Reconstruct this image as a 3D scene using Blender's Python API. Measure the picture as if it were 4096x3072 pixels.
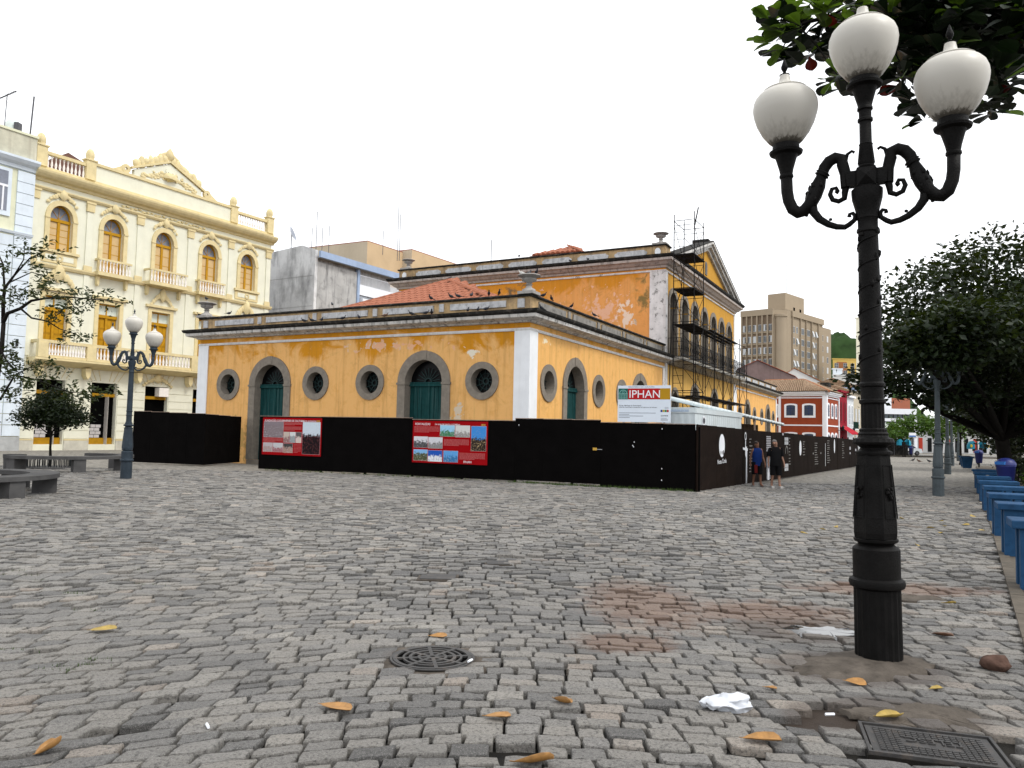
import bpy, bmesh, math, random
import numpy as np
from mathutils import Vector, Matrix, noise
from mathutils.geometry import tessellate_polygon
random.seed(7); np.random.seed(7)
PI = math.pi
sc = bpy.context.scene
for o in list(bpy.data.objects): bpy.data.objects.remove(o)
COL = sc.collection

# ---------------------------------------------------------------- camera
CAM_H = 1.75; PITCH = 0.064; ROLL = 0.022
cd = bpy.data.cameras.new('camera'); cam = bpy.data.objects.new('camera', cd); COL.objects.link(cam)
cd.sensor_width = 36.0; cd.lens = 36.0*3100/4096; cd.clip_start = 0.05; cd.clip_end = 3000
_F = Vector((0, math.cos(PITCH), math.sin(PITCH))); _R = Vector((1, 0, 0)); _U = Vector((0, -math.sin(PITCH), math.cos(PITCH)))
_c, _s = math.cos(ROLL), math.sin(ROLL)
_R2 = _c*_R + _s*_U; _U2 = -_s*_R + _c*_U
_M = Matrix((( _R2.x, _U2.x, -_F.x, 0), (_R2.y, _U2.y, -_F.y, 0), (_R2.z, _U2.z, -_F.z, CAM_H), (0, 0, 0, 1)))
cam.matrix_world = _M
sc.camera = cam
sc.render.resolution_x = 1024; sc.render.resolution_y = 768

# ---------------------------------------------------------------- sky (bright overcast) and soft sun
SUN_EL, SUN_AZ = math.radians(52), math.radians(118)      # azimuth from +Y towards +X
w = bpy.data.worlds.new('World'); sc.world = w; w.use_nodes = True
nt = w.node_tree; nt.nodes.clear()
sky = nt.nodes.new('ShaderNodeTexSky'); sky.sky_type = 'NISHITA'; sky.sun_disc = False
sky.sun_elevation = SUN_EL; sky.sun_rotation = SUN_AZ; sky.dust_density = 4.0; sky.air_density = 1.0
hs = nt.nodes.new('ShaderNodeHueSaturation'); hs.inputs['Saturation'].default_value = 0.04
mx = nt.nodes.new('ShaderNodeMix'); mx.data_type = 'RGBA'; mx.inputs[0].default_value = 0.8
mx.inputs[7].default_value = (12.0, 12.25, 12.6, 1)      # even cloud layer
bg = nt.nodes.new('ShaderNodeBackground'); bg.inputs['Strength'].default_value = 0.12
ow = nt.nodes.new('ShaderNodeOutputWorld')
nt.links.new(sky.outputs[0], hs.inputs['Color']); nt.links.new(hs.outputs[0], mx.inputs[6])
nt.links.new(mx.outputs[2], bg.inputs['Color']); nt.links.new(bg.outputs[0], ow.inputs[0])
sl = bpy.data.lights.new('sun', 'SUN'); sl.energy = 1.5; sl.angle = math.radians(14); sl.color = (1, .965, .9)
sun = bpy.data.objects.new('sun', sl); COL.objects.link(sun)
sd = Vector((math.sin(SUN_AZ)*math.cos(SUN_EL), math.cos(SUN_AZ)*math.cos(SUN_EL), math.sin(SUN_EL)))
sun.rotation_euler = sd.to_track_quat('Z', 'Y').to_euler(); sun.location = (20, -20, 40)
vs = sc.view_settings; vs.view_transform = 'Standard'; vs.look = 'None'; vs.gamma = 1; vs.use_curve_mapping = False
vs.exposure = 0.28

# ---------------------------------------------------------------- materials
def _n(t, k, **kw):
    n = t.nodes.new('ShaderNode'+k)
    for a, b in kw.items(): setattr(n, a, b)
    return n
def _noise(t, vec, scale, detail=5, rough=.6, dist=0.):
    n = _n(t, 'TexNoise'); n.inputs['Scale'].default_value = scale; n.inputs['Detail'].default_value = detail
    n.inputs['Roughness'].default_value = rough; n.inputs['Distortion'].default_value = dist
    t.links.new(vec, n.inputs['Vector']); return n.outputs[0]
def _ramp(t, fac, p0, p1, c0=(0, 0, 0, 1), c1=(1, 1, 1, 1)):
    r = _n(t, 'ValToRGB'); e = r.color_ramp.elements
    e[0].position = p0; e[1].position = p1; e[0].color = c0; e[1].color = c1
    t.links.new(fac, r.inputs[0]); return r.outputs[0]
def _mix(t, fac, a, b, mode='MIX'):
    m = _n(t, 'Mix', data_type='RGBA', blend_type=mode)
    for i, v in ((0, fac), (6, a), (7, b)):
        if isinstance(v, (int, float)): m.inputs[i].default_value = v
        elif isinstance(v, tuple): m.inputs[i].default_value = v if len(v) == 4 else v+(1,)
        else: t.links.new(v, m.inputs[i])
    return m.outputs[2]
def _map(t, vec, scale=(1, 1, 1), rot=(0, 0, 0), loc=(0, 0, 0)):
    m = _n(t, 'Mapping'); m.inputs['Scale'].default_value = scale; m.inputs['Rotation'].default_value = rot; m.inputs['Location'].default_value = loc
    t.links.new(vec, m.inputs[0]); return m.outputs[0]
def _math(t, op, a, b=None, c=None):
    m = _n(t, 'Math', operation=op)
    for i, v in enumerate((a, b, c)):
        if v is None: continue
        if isinstance(v, (int, float)): m.inputs[i].default_value = v
        else: t.links.new(v, m.inputs[i])
    return m.outputs[0]
def base_mat(name):
    m = bpy.data.materials.new(name); m.use_nodes = True; t = m.node_tree
    b = t.nodes['Principled BSDF']; tc = _n(t, 'TexCoord')
    return m, t, b, tc.outputs['Object']
_mats = {}
def mat(name, col, rough=.8, var=.2, scale=2.5, bump=.15, bscale=40, streak=0., streak_col=(.03, .03, .028), dirt=0., dirt_col=(.04, .04, .035), dirt_scale=1.2, spec=.12, metal=0., sscale=4., dlo=.52, dhi=.68):
    if name in _mats: return _mats[name]
    m, t, b, co = base_mat(name)
    c = tuple(col)+(1,)
    n1 = _noise(t, co, scale)
    dark = tuple(x*(1-var) for x in col)+(1,); lite = tuple(min(1, x*(1+var*.7)) for x in col)+(1,)
    out = _ramp(t, n1, .3, .7, dark, lite)
    n3 = _noise(t, co, scale*9, 4); out = _mix(t, _math(t, 'MULTIPLY', n3, var), out, tuple(x*.55 for x in col))
    if streak:
        ns = _noise(t, _map(t, co, (sscale, sscale, .28)), 1., 6, .65)
        out = _mix(t, _math(t, 'MULTIPLY', _ramp(t, ns, .5, .72), streak), out, streak_col)
    if dirt:
        nd = _noise(t, co, dirt_scale, 8, .68)
        out = _mix(t, _math(t, 'MULTIPLY', _ramp(t, nd, dlo, dhi), dirt), out, dirt_col)
    t.links.new(out, b.inputs['Base Color'])
    b.inputs['Roughness'].default_value = rough; b.inputs['Specular IOR Level'].default_value = spec; b.inputs['Metallic'].default_value = metal
    if bump:
        bp = _n(t, 'Bump'); bp.inputs['Strength'].default_value = bump; bp.inputs['Distance'].default_value = .02
        t.links.new(_noise(t, co, bscale, 5, .65), bp.inputs['Height']); t.links.new(bp.outputs[0], b.inputs['Normal'])
    _mats[name] = m; return m

# ---------------------------------------------------------------- mesh building
class MB:
    def __init__(s): s.v = []; s.f = []
    def add(s, vs, fs):
        b = len(s.v); s.v += [tuple(x) for x in vs]; s.f += [tuple(i+b for i in f) for f in fs]; return s
    def hexa(s, p):   # 8 corner points: bottom ring 0-3, top ring 4-7
        return s.add(p, [(3, 2, 1, 0), (4, 5, 6, 7), (0, 1, 5, 4), (1, 2, 6, 5), (2, 3, 7, 6), (3, 0, 4, 7)])
    def box(s, x0, x1, y0, y1, z0, z1):
        return s.hexa([(x0, y0, z0), (x1, y0, z0), (x1, y1, z0), (x0, y1, z0), (x0, y0, z1), (x1, y0, z1), (x1, y1, z1), (x0, y1, z1)])
    def bar(s, p, q, w=.04, h=None, up=(0, 0, 1)):
        h = h or w; p = Vector(p); q = Vector(q); d = (q-p).normalized(); up = Vector(up)
        if abs(d.dot(up)) > .99: up = Vector((1, 0, 0))
        a = d.cross(up).normalized()*w/2; b = a.cross(d).normalized()*h/2
        return s.hexa([p-a-b, p+a-b, p+a+b, p-a+b, q-a-b, q+a-b, q+a+b, q-a+b])
    def tube(s, pts, r, n=8, caps=True):
        pts = [Vector(p) for p in pts]; m = len(pts)
        rs = r if isinstance(r, (list, tuple)) else [r]*m
        up = Vector((0, 0, 1)); d0 = (pts[1]-pts[0]).normalized()
        if abs(d0.dot(up)) > .95: up = Vector((1, 0, 0))
        a = d0.cross(up).normalized(); vs = []; fs = []
        for i, p in enumerate(pts):
            d = (pts[min(i+1, m-1)]-pts[max(i-1, 0)]).normalized()
            a = (a-d*a.dot(d)).normalized(); b = d.cross(a)
            for k in range(n):
                t = 2*PI*k/n; vs.append(p+(a*math.cos(t)+b*math.sin(t))*rs[i])
        for i in range(m-1):
            for k in range(n): fs.append((i*n+k, i*n+(k+1) % n, (i+1)*n+(k+1) % n, (i+1)*n+k))
        if caps: fs.append(tuple(range(n-1, -1, -1))); fs.append(tuple((m-1)*n+k for k in range(n)))
        return s.add(vs, fs)
    def lathe(s, prof, n=16, c=(0, 0, 0), flute=None, axis=None):
        vs = []; fs = []; m = len(prof)
        for r, z in prof:
            for k in range(n):
                t = 2*PI*k/n; rr = r*(1-(flute or 0)*(k % 2)); vs.append((c[0]+rr*math.cos(t), c[1]+rr*math.sin(t), c[2]+z))
        for i in range(m-1):
            for k in range(n): fs.append((i*n+k, i*n+(k+1) % n, (i+1)*n+(k+1) % n, (i+1)*n+k))
        fs.append(tuple(range(n-1, -1, -1))); fs.append(tuple((m-1)*n+k for k in range(n)))
        return s.add(vs, fs)
    def prism(s, poly, off):
        off = Vector(off); n = len(poly); p = [Vector(q) for q in poly]
        tris = tessellate_polygon([p])
        fs = [tuple(t) for t in tris]+[tuple(i+n for i in reversed(t)) for t in tris]+[(i, (i+1) % n, (i+1) % n+n, i+n) for i in range(n)]
        return s.add(p+[q+off for q in p], fs)
    def blob(s, c, r, sub=1, jit=.15, seed=0):
        bm = bmesh.new(); bmesh.ops.create_icosphere(bm, subdivisions=sub, radius=1)
        R = r if isinstance(r, (tuple, list)) else (r, r, r); rnd = random.Random(seed)
        vs = []
        for v in bm.verts:
            k = 1+rnd.uniform(-jit, jit); vs.append((c[0]+v.co.x*R[0]*k, c[1]+v.co.y*R[1]*k, c[2]+v.co.z*R[2]*k))
        fs = [tuple(v.index for v in f.verts) for f in bm.faces]; bm.free(); return s.add(vs, fs)
    def build(s, name, m, parent=None, smooth=False, recalc=True):
        me = bpy.data.meshes.new(name); me.from_pydata(s.v, [], s.f)
        if recalc and len(s.f) < 20000:
            bm = bmesh.new(); bm.from_mesh(me); bmesh.ops.recalc_face_normals(bm, faces=bm.faces); bm.to_mesh(me); bm.free()
        if smooth:
            me.polygons.foreach_set('use_smooth', [True]*len(me.polygons))
            if smooth is not True: me.set_sharp_from_angle(angle=math.radians(smooth))
        o = bpy.data.objects.new(name, me); COL.objects.link(o)
        if m: me.materials.append(m)
        if parent: o.parent = parent
        return o
class Fr:      # a facade: s along it, z up, d outwards
    def __init__(s, O, deg=0, n=None):
        a = math.radians(deg); s.O = Vector(O); s.S = Vector((math.cos(a), math.sin(a), 0)); s.N = Vector((s.S.y, -s.S.x, 0)) if n is None else Vector(n)
    def p(s, a, z, d=0): q = s.O+s.S*a+s.N*d; return Vector((q.x, q.y, q.z+z))
    def box(s, mb, s0, s1, z0, z1, d0, d1):
        return mb.hexa([s.p(s0, z0, d0), s.p(s1, z0, d0), s.p(s1, z0, d1), s.p(s0, z0, d1), s.p(s0, z1, d0), s.p(s1, z1, d0), s.p(s1, z1, d1), s.p(s0, z1, d1)])
    def prism(s, mb, pts, d0, d1):
        return mb.prism([s.p(a, z, d0) for a, z in pts], s.N*(d1-d0))
    def ring(s, mb, cs, cz, r0, r1, d0, d1, a0=0., a1=360., n=32, ez=1.):
        vs = []; fs = []; full = abs(a1-a0) >= 359.9; m = n if full else n+1
        for k in range(m):
            t = math.radians(a0+(a1-a0)*k/n); c, z = math.cos(t), math.sin(t)*ez
            for r, d in ((r0, d0), (r1, d0), (r1, d1), (r0, d1)): vs.append(s.p(cs+r*c, cz+r*z, d))
        for k in range(n):
            i, j = k*4, ((k+1) % m)*4
            for e in range(4): fs.append((i+e, i+(e+1) % 4, j+(e+1) % 4, j+e))
        if not full: fs += [(0, 1, 2, 3), ((m-1)*4+3, (m-1)*4+2, (m-1)*4+1, (m-1)*4)]
        return mb.add(vs, fs)
    def sweep(s, mb, prof, s0, s1):   # moulding profile [(d,z)..] along s
        n = len(prof); vs = [s.p(s0, z, d) for d, z in prof]+[s.p(s1, z, d) for d, z in prof]
        return mb.add(vs, [(i, (i+1) % n, (i+1) % n+n, i+n) for i in range(n)]+[tuple(range(n-1, -1, -1)), tuple(range(n, 2*n))])
    def wall(s, mb, outer, holes, depth=.3, d=0.):
        loops = [[s.p(a, z, d) for a, z in outer]]+[[s.p(a, z, d) for a, z in h] for h in holes]
        flat = [p for l in loops for p in l]
        mb.add(flat, [tuple(t) for t in tessellate_polygon(loops)])
        for l in loops[1:]:
            n = len(l); mb.add(l+[q-s.N*depth for q in l], [(i, (i+1) % n, (i+1) % n+n, i+n) for i in range(n)])
        return mb
def arch(cs, zb, zs, r, n=20, rise=None):   # arched opening outline
    rise = r if rise is None else rise
    return [(cs-r, zb), (cs+r, zb)]+[(cs+r*math.cos(PI*k/n), zs+rise*math.sin(PI*k/n)) for k in range(n+1)]
def circ(cs, cz, r, n=28, ez=1): return [(cs+r*math.cos(2*PI*k/n), cz+r*ez*math.sin(2*PI*k/n)) for k in range(n)]
def rect(s0, s1, z0, z1): return [(s0, z0), (s1, z0), (s1, z1), (s0, z1)]

def tag(o, label=None, cat=None, group=None, kind=None):
    for k, v in (('label', label), ('category', cat), ('group', group), ('kind', kind)):
        if v: o[k] = v
    return o
def empty(name, loc=(0, 0, 0), rz=0., label=None, cat=None, group=None):
    o = bpy.data.objects.new(name, None); COL.objects.link(o); o.location = loc; o.rotation_euler = (0, 0, rz)
    o.empty_display_size = .1
    return tag(o, label, cat, group)
def copy_tree(o, parent=None):
    c = o.copy(); COL.objects.link(c); c.parent = parent
    for ch in list(o.children): copy_tree(ch, c)
    return c
def inst(src, parent, mtx=None):
    c = src.copy(); COL.objects.link(c); c.parent = parent
    if mtx is not None: c.matrix_basis = mtx
    return c
def text_obj(body, size, name, m, parent, mtx, font=None, ext=.0015, align='LEFT', sx=1.):
    cu = bpy.data.curves.new(name, 'FONT'); cu.body = body; cu.size = size; cu.extrude = ext; cu.align_x = align
    tmp = bpy.data.objects.new(name, cu); COL.objects.link(tmp)
    dg = bpy.context.evaluated_depsgraph_get(); me = bpy.data.meshes.new_from_object(tmp.evaluated_get(dg))
    bpy.data.objects.remove(tmp); bpy.data.curves.remove(cu)
    me.name = name; me.materials.clear(); me.materials.append(m)
    me.transform(Matrix.Diagonal((sx, 1, 1, 1)))
    o = bpy.data.objects.new(name, me); COL.objects.link(o); o.parent = parent; o.matrix_basis = mtx; return o
def face_mtx(fr, s, z, d, rot=0.):      # text plane lying on a facade
    X, Z, N = fr.S, Vector((0, 0, 1)), fr.N; p = fr.p(s, z, d)
    M = Matrix(((X.x, Z.x, N.x, p.x), (X.y, Z.y, N.y, p.y), (X.z, Z.z, N.z, p.z), (0, 0, 0, 1)))
    return M @ Matrix.Rotation(rot, 4, 'Z')
# ================================================================ GROUND
def ground_material(name, stone):
    m, t, b, co = base_mat(name)
    geo = _n(t, 'NewGeometry'); P = geo.outputs['Position']
    if stone:
        at = _n(t, 'Attribute', attribute_name='tint'); tint = at.outputs['Fac']
        cr = _n(t, 'ValToRGB'); el = cr.color_ramp.elements
        el[0].position = 0; el[0].color = (.075, .073, .071, 1); el[1].position = 1; el[1].color = (.32, .278, .235, 1)
        for p, c in ((.25, (.13, .126, .121)), (.45, (.198, .187, .17)), (.6, (.24, .223, .198)), (.72, (.188, .18, .17)), (.85, (.285, .268, .24)), (.95, (.24, .198, .163))):
            e = el.new(p); e.color = c+(1,)
        t.links.new(tint, cr.inputs[0]); out = cr.outputs[0]
        sp = _noise(t, P, 150, 3, .7); out = _mix(t, _math(t, 'MULTIPLY', _ramp(t, sp, .5, .68), .5), out, (.5, .48, .455))
        sp2 = _noise(t, P, 48, 5, .75); out = _mix(t, _math(t, 'MULTIPLY', _ramp(t, sp2, .5, .64), .8), out, (.028, .026, .024))
        big = _noise(t, P, .45, 4, .55); out = _mix(t, _math(t, 'MULTIPLY', _ramp(t, big, .4, .66), .3), out, (.09, .085, .078))
    else:
        # compacted dirt in the joints; beyond the built stones the rows go on as fine stripes
        ns = _noise(t, _map(t, P, (3.6, 7.2, 1)), 1, 4, .7)
        out = _ramp(t, ns, .36, .62, (.08, .074, .065, 1), (.31, .29, .255, 1))
        near = _math(t, 'LESS_THAN', _sep(t, P, 1), 30.)
        dirt = _ramp(t, _noise(t, P, 14, 5), .3, .7, (.006, .0055, .005, 1), (.02, .017, .013, 1))
        moss = _ramp(t, _noise(t, P, 1.3, 5, .7), .6, .7)
        dirt = _mix(t, _math(t, 'MULTIPLY', moss, .75), dirt, (.04, .055, .014))
        out = _mix(t, near, out, dirt)
    # reddish sand washed across the stones, darker damp earth round the puddle
    def spot(cx, cy, rx, ry, rot=0.):
        q = _map(t, P, (1, 1, 0), (0, 0, 0), (-cx, -cy, 0)); q = _map(t, q, (1/rx, 1/ry, 0), (0, 0, rot))
        ln = _n(t, 'VectorMath', operation='LENGTH'); t.links.new(q, ln.inputs[0]); return _math(t, 'SUBTRACT', 1., ln.outputs['Value'])
    nz = _noise(t, P, 3.4, 8, .8)
    sm = None
    for a in ((1.45, 8.3, 1.0, 1.9), (1.0, 6.7, .7, .5), (2.6, 8.0, 1.4, .9), (4.6, 9.4, 2., .6)):
        s_ = _math(t, 'MAXIMUM', spot(*a), 0.); sm = s_ if sm is None else _math(t, 'MAXIMUM', sm, s_)
    k = _ramp(t, _math(t, 'ADD', _math(t, 'MULTIPLY', sm, .75), _math(t, 'MULTIPLY', nz, 1.1)), .72, 1.1)
    k = _math(t, 'MULTIPLY', k, _ramp(t, sm, .0, .35))
    out = _mix(t, _math(t, 'MULTIPLY', k, .62), out, (.15, .078, .045))
    dm = None
    for a in ((2.75, 7.3, .95, .62), (2.7, 6.1, .95, .6), (2.0, 5.05, .3, .35), (2.5, 5.1, .8, .45), (-.57, 6.14, .48, .42)):
        s_ = _math(t, 'MAXIMUM', spot(*a), 0.); dm = s_ if dm is None else _math(t, 'MAXIMUM', dm, s_)
    k2 = _ramp(t, _math(t, 'ADD', dm, _math(t, 'MULTIPLY', nz, .4)), .3, .6); k2 = _math(t, 'MULTIPLY', k2, _ramp(t, dm, .0, .3))
    out = _mix(t, _math(t, 'MULTIPLY', k2, .6), out, (.075, .055, .043))
    t.links.new(out, b.inputs['Base Color']); b.inputs['Roughness'].default_value = .62 if stone else .8; b.inputs['Specular IOR Level'].default_value = .4 if stone else .2
    bp = _n(t, 'Bump'); bp.inputs['Strength'].default_value = 1.; bp.inputs['Distance'].default_value = .02
    t.links.new(_noise(t, P, 42, 8, .78), bp.inputs['Height']); t.links.new(bp.outputs[0], b.inputs['Normal'])
    return m
def _sep(t, v, i):
    s = _n(t, 'SeparateXYZ'); t.links.new(v, s.inputs[0]); return s.outputs[i]
M_STONE = ground_material('granite_setts', True); M_DIRT = ground_material('joint_earth', False)
me = bpy.data.meshes.new('ground'); me.from_pydata([(-900, -300, -.065), (900, -300, -.03), (900, 1800, -.065), (-900, 1800, -.065)], [], [(0, 1, 2, 3)])
ground = bpy.data.objects.new('ground', me); COL.objects.link(ground); me.materials.append(M_DIRT); tag(ground, 'cobbled square of worn grey granite setts', kind='structure')

COV = (Vector((2.30, 4.90)), Vector((2.94, 4.70)), Vector((2.74, 4.32)), Vector((2.10, 4.52)))   # rectangular cast cover
def inpoly(x, y, poly):
    r = False; n = len(poly)
    for i in range(n):
        a, b = poly[i], poly[(i+1) % n]
        if (a[1] > y) != (b[1] > y) and x < (b[0]-a[0])*(y-a[1])/(b[1]-a[1])+a[0]: r = not r
    return r
CEM1 = [(2.15, 6.0), (2.3, 6.35), (2.7, 6.62), (3.1, 6.7), (3.4, 6.5), (3.42, 6.28), (3.2, 6.05), (2.95, 5.95), (2.75, 5.74), (2.45, 5.76)]
CEM2 = [(2.17, 5.2), (2.5, 5.3), (2.85, 5.42), (3.02, 5.3), (3.06, 5.1), (3.0, 4.88), (2.7, 4.95), (2.42, 4.98)]
HOLE = [(1.95, 5.35), (2.2, 5.38), (2.2, 5.2), (2.4, 5.0), (2.2, 4.84), (2.0, 4.93), (1.9, 5.15)]
PUD = [(2.52, 7.3), (2.7, 7.46), (2.95, 7.44), (3.1, 7.36), (3.3, 7.32), (3.35, 7.2), (3.15, 7.1), (2.9, 7.05), (2.7, 7.12)]
COVR = [(2.30, 5.0), (3.08, 4.76), (2.82, 4.16), (1.98, 4.46)]
PATR = [(4.2, 8.65), (4.95, 8.75), (4.95, 9.1), (4.25, 9.0)]
MH2 = (-.84, 9.49, .24)
def shrink(q, k): cx, cy = sum(p[0] for p in q)/len(q), sum(p[1] for p in q)/len(q); return [(cx+(p[0]-cx)*k, cy+(p[1]-cy)*k) for p in q]
SKIP = [shrink(CEM1, .88), shrink(CEM2, .92), HOLE, COVR, PATR]
def gwarp(x, v):
    x = max(-7, min(7, x))
    g = -.75*math.log(math.cosh(.55*x))/.55 if x < 0 else -.32*math.log(math.cosh(.6*x))/.6
    fall = math.exp(-((v-3)/5.5)**2) if v > 3 else 1.
    return v+g*fall*.8
def kerb_x(y): return 5.98+(y-9.1)*(9.908-5.82)/(16.05-9.1)
rs = random.Random(3)
stones = []      # outline corners, height, tilt, tint
v = 1.2
while v < 31.5:
    rowh = rs.uniform(.122, .164)
    xlim = 1.0+.78*(v+1.5); x = -xlim+rs.uniform(0, .3)-.6
    while x < xlim+.6:
        L = rs.choice((rs.uniform(.15, .2), rs.uniform(.19, .24), rs.uniform(.21, .27), rs.uniform(.24, .32)))
        if v > 20: L *= 1.25
        xm, vm = x+L/2, v+rowh/2; ym = gwarp(xm, vm)
        ok = ym > 1.2 and xm < kerb_x(ym)-.12 and abs(xm) < .75*ym+1.6
        if ok and ym < 10: ok = not any(inpoly(xm, ym, q) for q in SKIP) and math.hypot(xm+.57, ym-6.14) > .37 and math.hypot(xm+.84, ym-9.49) > .26
        if ok and rs.random() < .004 and ym < 14: ok = False
        if ok: stones.append((x, v, L, rowh))
        x += L
    v += rowh
def stone_geo(x, v, L, h, r, detail):
    g = r.uniform(.010, .018) if r.random() < .8 else r.uniform(.018, .032)
    xm, vm = x+L/2, v+h/2; skew = r.uniform(-.02, .02); rot = r.uniform(-.045, .045)
    fv = .5 if v < 9 else .62; a0, a1, b0, b1 = -L/2+g*.5, L/2-g*.5, -h/2+g*fv, h/2-g*fv
    if detail == 2: base = [(a0, b0), (a0*.5, b0), (0, b0), (a1*.5, b0), (a1, b0), (a1, 0), (a1, b1), (a1*.5, b1), (0, b1), (a0*.5, b1), (a0, b1), (a0, 0)]
    elif detail == 1: base = [(a0, b0), (0, b0), (a1, b0), (a1, 0), (a1, b1), (0, b1), (a0, b1), (a0, 0)]
    else: base = [(a0, b0), (a1, b0), (a1, b1), (a0, b1)]
    jit = .007 if detail else .01
    ring = []
    for (p, q) in base:
        c = (abs(abs(p)-a1) < 1e-6 or abs(p-a0) < 1e-6) and (abs(q-b0) < 1e-6 or abs(q-b1) < 1e-6)
        k = r.uniform(.95, .995) if (c and detail) else 1.
        p = p*k+r.uniform(-jit, jit)+q*skew*3; q = q*k+r.uniform(-jit, jit)+p*rot
        ring.append((p, q))
    zs = 1. if v < 8 else 1.8; z = r.gauss(0, .0055*zs); tx, ty = r.gauss(0, .022*zs), r.gauss(0, .035*zs); ins = .007 if detail else .010
    n = len(ring); pts = []
    for lvl in (0, 1, 2):
        for (p, q) in ring:
            l = math.hypot(p, q); f = 1-(0, .25*ins, ins)[lvl]/l if l > .02 else 1
            X, V = xm+p*f, vm+q*f; Y = gwarp(X, V)
            zz = -.08 if lvl == 0 else (z+p*tx+q*ty-(.009 if lvl == 1 else 0.)+(r.uniform(-.0035, .0035) if detail else 0))
            pts.append((X, Y, zz))
    X, V = xm, vm; pts.append((X, gwarp(X, V), z+.004+r.uniform(-.002, .004)))
    fs = []
    for lvl in (0, 1):
        for i in range(n): fs.append((lvl*n+i, lvl*n+(i+1) % n, (lvl+1)*n+(i+1) % n, (lvl+1)*n+i))
    for i in range(n): fs.append((2*n+i, 2*n+(i+1) % n, 3*n))
    return pts, fs
def mesh_with_tint(name, V, Fc, T):
    me = bpy.data.meshes.new(name); me.from_pydata(V, [], Fc)
    at = me.attributes.new('tint', 'FLOAT', 'POINT'); at.data.foreach_set('value', T); me.materials.append(M_STONE); return me
order = sorted(range(len(stones)), key=lambda i: (gwarp(stones[i][0]+stones[i][2]/2, stones[i][1])**2+stones[i][0]**2*.6) if (abs(stones[i][0]+.1) < .68*gwarp(stones[i][0], stones[i][1]) and gwarp(stones[i][0], stones[i][1]) > 3.98) else 1e6)
near = set(order[:300]); V = []; Fc = []; T = []
for i, (x, v_, L, h_) in enumerate(stones):
    ym = gwarp(x+L/2, v_); det = 2 if ym < 9 else (1 if ym < 15 else 0)
    tint = min(1, max(0, rs.gauss(.48, .24)))
    pts, fs = stone_geo(x, v_, L, h_, rs, det)
    if 6.9 < ym < 7.6 and inpoly(x+L/2, ym, PUD): pts = [(a_, b_, c_-.02) for a_, b_, c_ in pts]
    if i in near:
        c = Vector(pts[-1]); me = mesh_with_tint('cobblestone', [tuple(Vector(p)-c) for p in pts], fs, [tint]*len(pts))
        o = bpy.data.objects.new('cobblestone', me); COL.objects.link(o); o.parent = ground; o.location = c
    else:
        b = len(V); V += pts; Fc += [tuple(k+b for k in f) for f in fs]; T += [tint]*len(pts)
me = mesh_with_tint('cobblestones', V, Fc, T); o = bpy.data.objects.new('cobblestones', me); COL.objects.link(o); o.parent = ground; tag(o, kind='stuff')

# ---- cement patches, puddle
def flat_patch(name, poly, z, m, dome=0., seed=1, thick=.03):
    r = random.Random(seed); pts = []
    n = len(poly)
    for i in range(n):
        a, b = Vector(poly[i]), Vector(poly[(i+1) % n])
        for k in range(7):
            p = a.lerp(b, k/7); e_ = noise.noise(Vector((p.x*9, p.y*9, seed)))*.07; pts.append(p+Vector((e_+r.uniform(-.02, .02), e_+r.uniform(-.02, .02))))
    c = sum(pts, Vector((0, 0)))/len(pts); V = []; F_ = []
    m_ = len(pts)
    for f, zz in ((1, z-thick), (.97, z), (.6, z+dome*.7), (.3, z+dome)):
        for p in pts: q = c+(p-c)*f; V.append((q.x, q.y, zz+(r.uniform(-.003, .003) if f < .9 else 0)))
    V.append((c.x, c.y, z+dome))
    for l in range(3):
        for i in range(m_): F_.append((l*m_+i, l*m_+(i+1) % m_, (l+1)*m_+(i+1) % m_, (l+1)*m_+i))
    for i in range(m_): F_.append((3*m_+i, 3*m_+(i+1) % m_, 4*m_))
    return MB().add(V, F_).build(name, m, None, smooth=60)
M_CEM = mat('old_cement', (.115, .098, .082), .9, .45, 5, .8, 45, dirt=.8, dirt_col=(.04, .033, .027), dirt_scale=6)
o = flat_patch('cement_patch', CEM1, -.006, M_CEM, .04, 2); tag(o, kind='structure')
o = flat_patch('cement_patch', CEM2, -.007, M_CEM, .012, 3); tag(o, kind='structure')
o = flat_patch('cement_patch', [(4.25, 8.68), (4.9, 8.76), (4.9, 9.05), (4.28, 8.98)], .002, M_CEM, .004, 5); tag(o, kind='structure')
o = flat_patch('cement_patch', [(-.57+.49*math.cos(a*PI/6), 6.14+.44*math.sin(a*PI/6)) for a in range(12)], -.012, M_CEM, .001, 9); tag(o, kind='structure')
m, t, b, co = base_mat('rain_water'); b.inputs['Base Color'].default_value = (.03, .028, .025, 1); b.inputs['Roughness'].default_value = .03; b.inputs['IOR'].default_value = 1.8; b.inputs['Specular IOR Level'].default_value = 1.
o = flat_patch('puddle', PUD, .012, m, 0, 4, .012); tag(o, kind='structure')
for me_v in o.data.vertices: me_v.co.z = .004 if me_v.co.z > .006 else -.03

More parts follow.
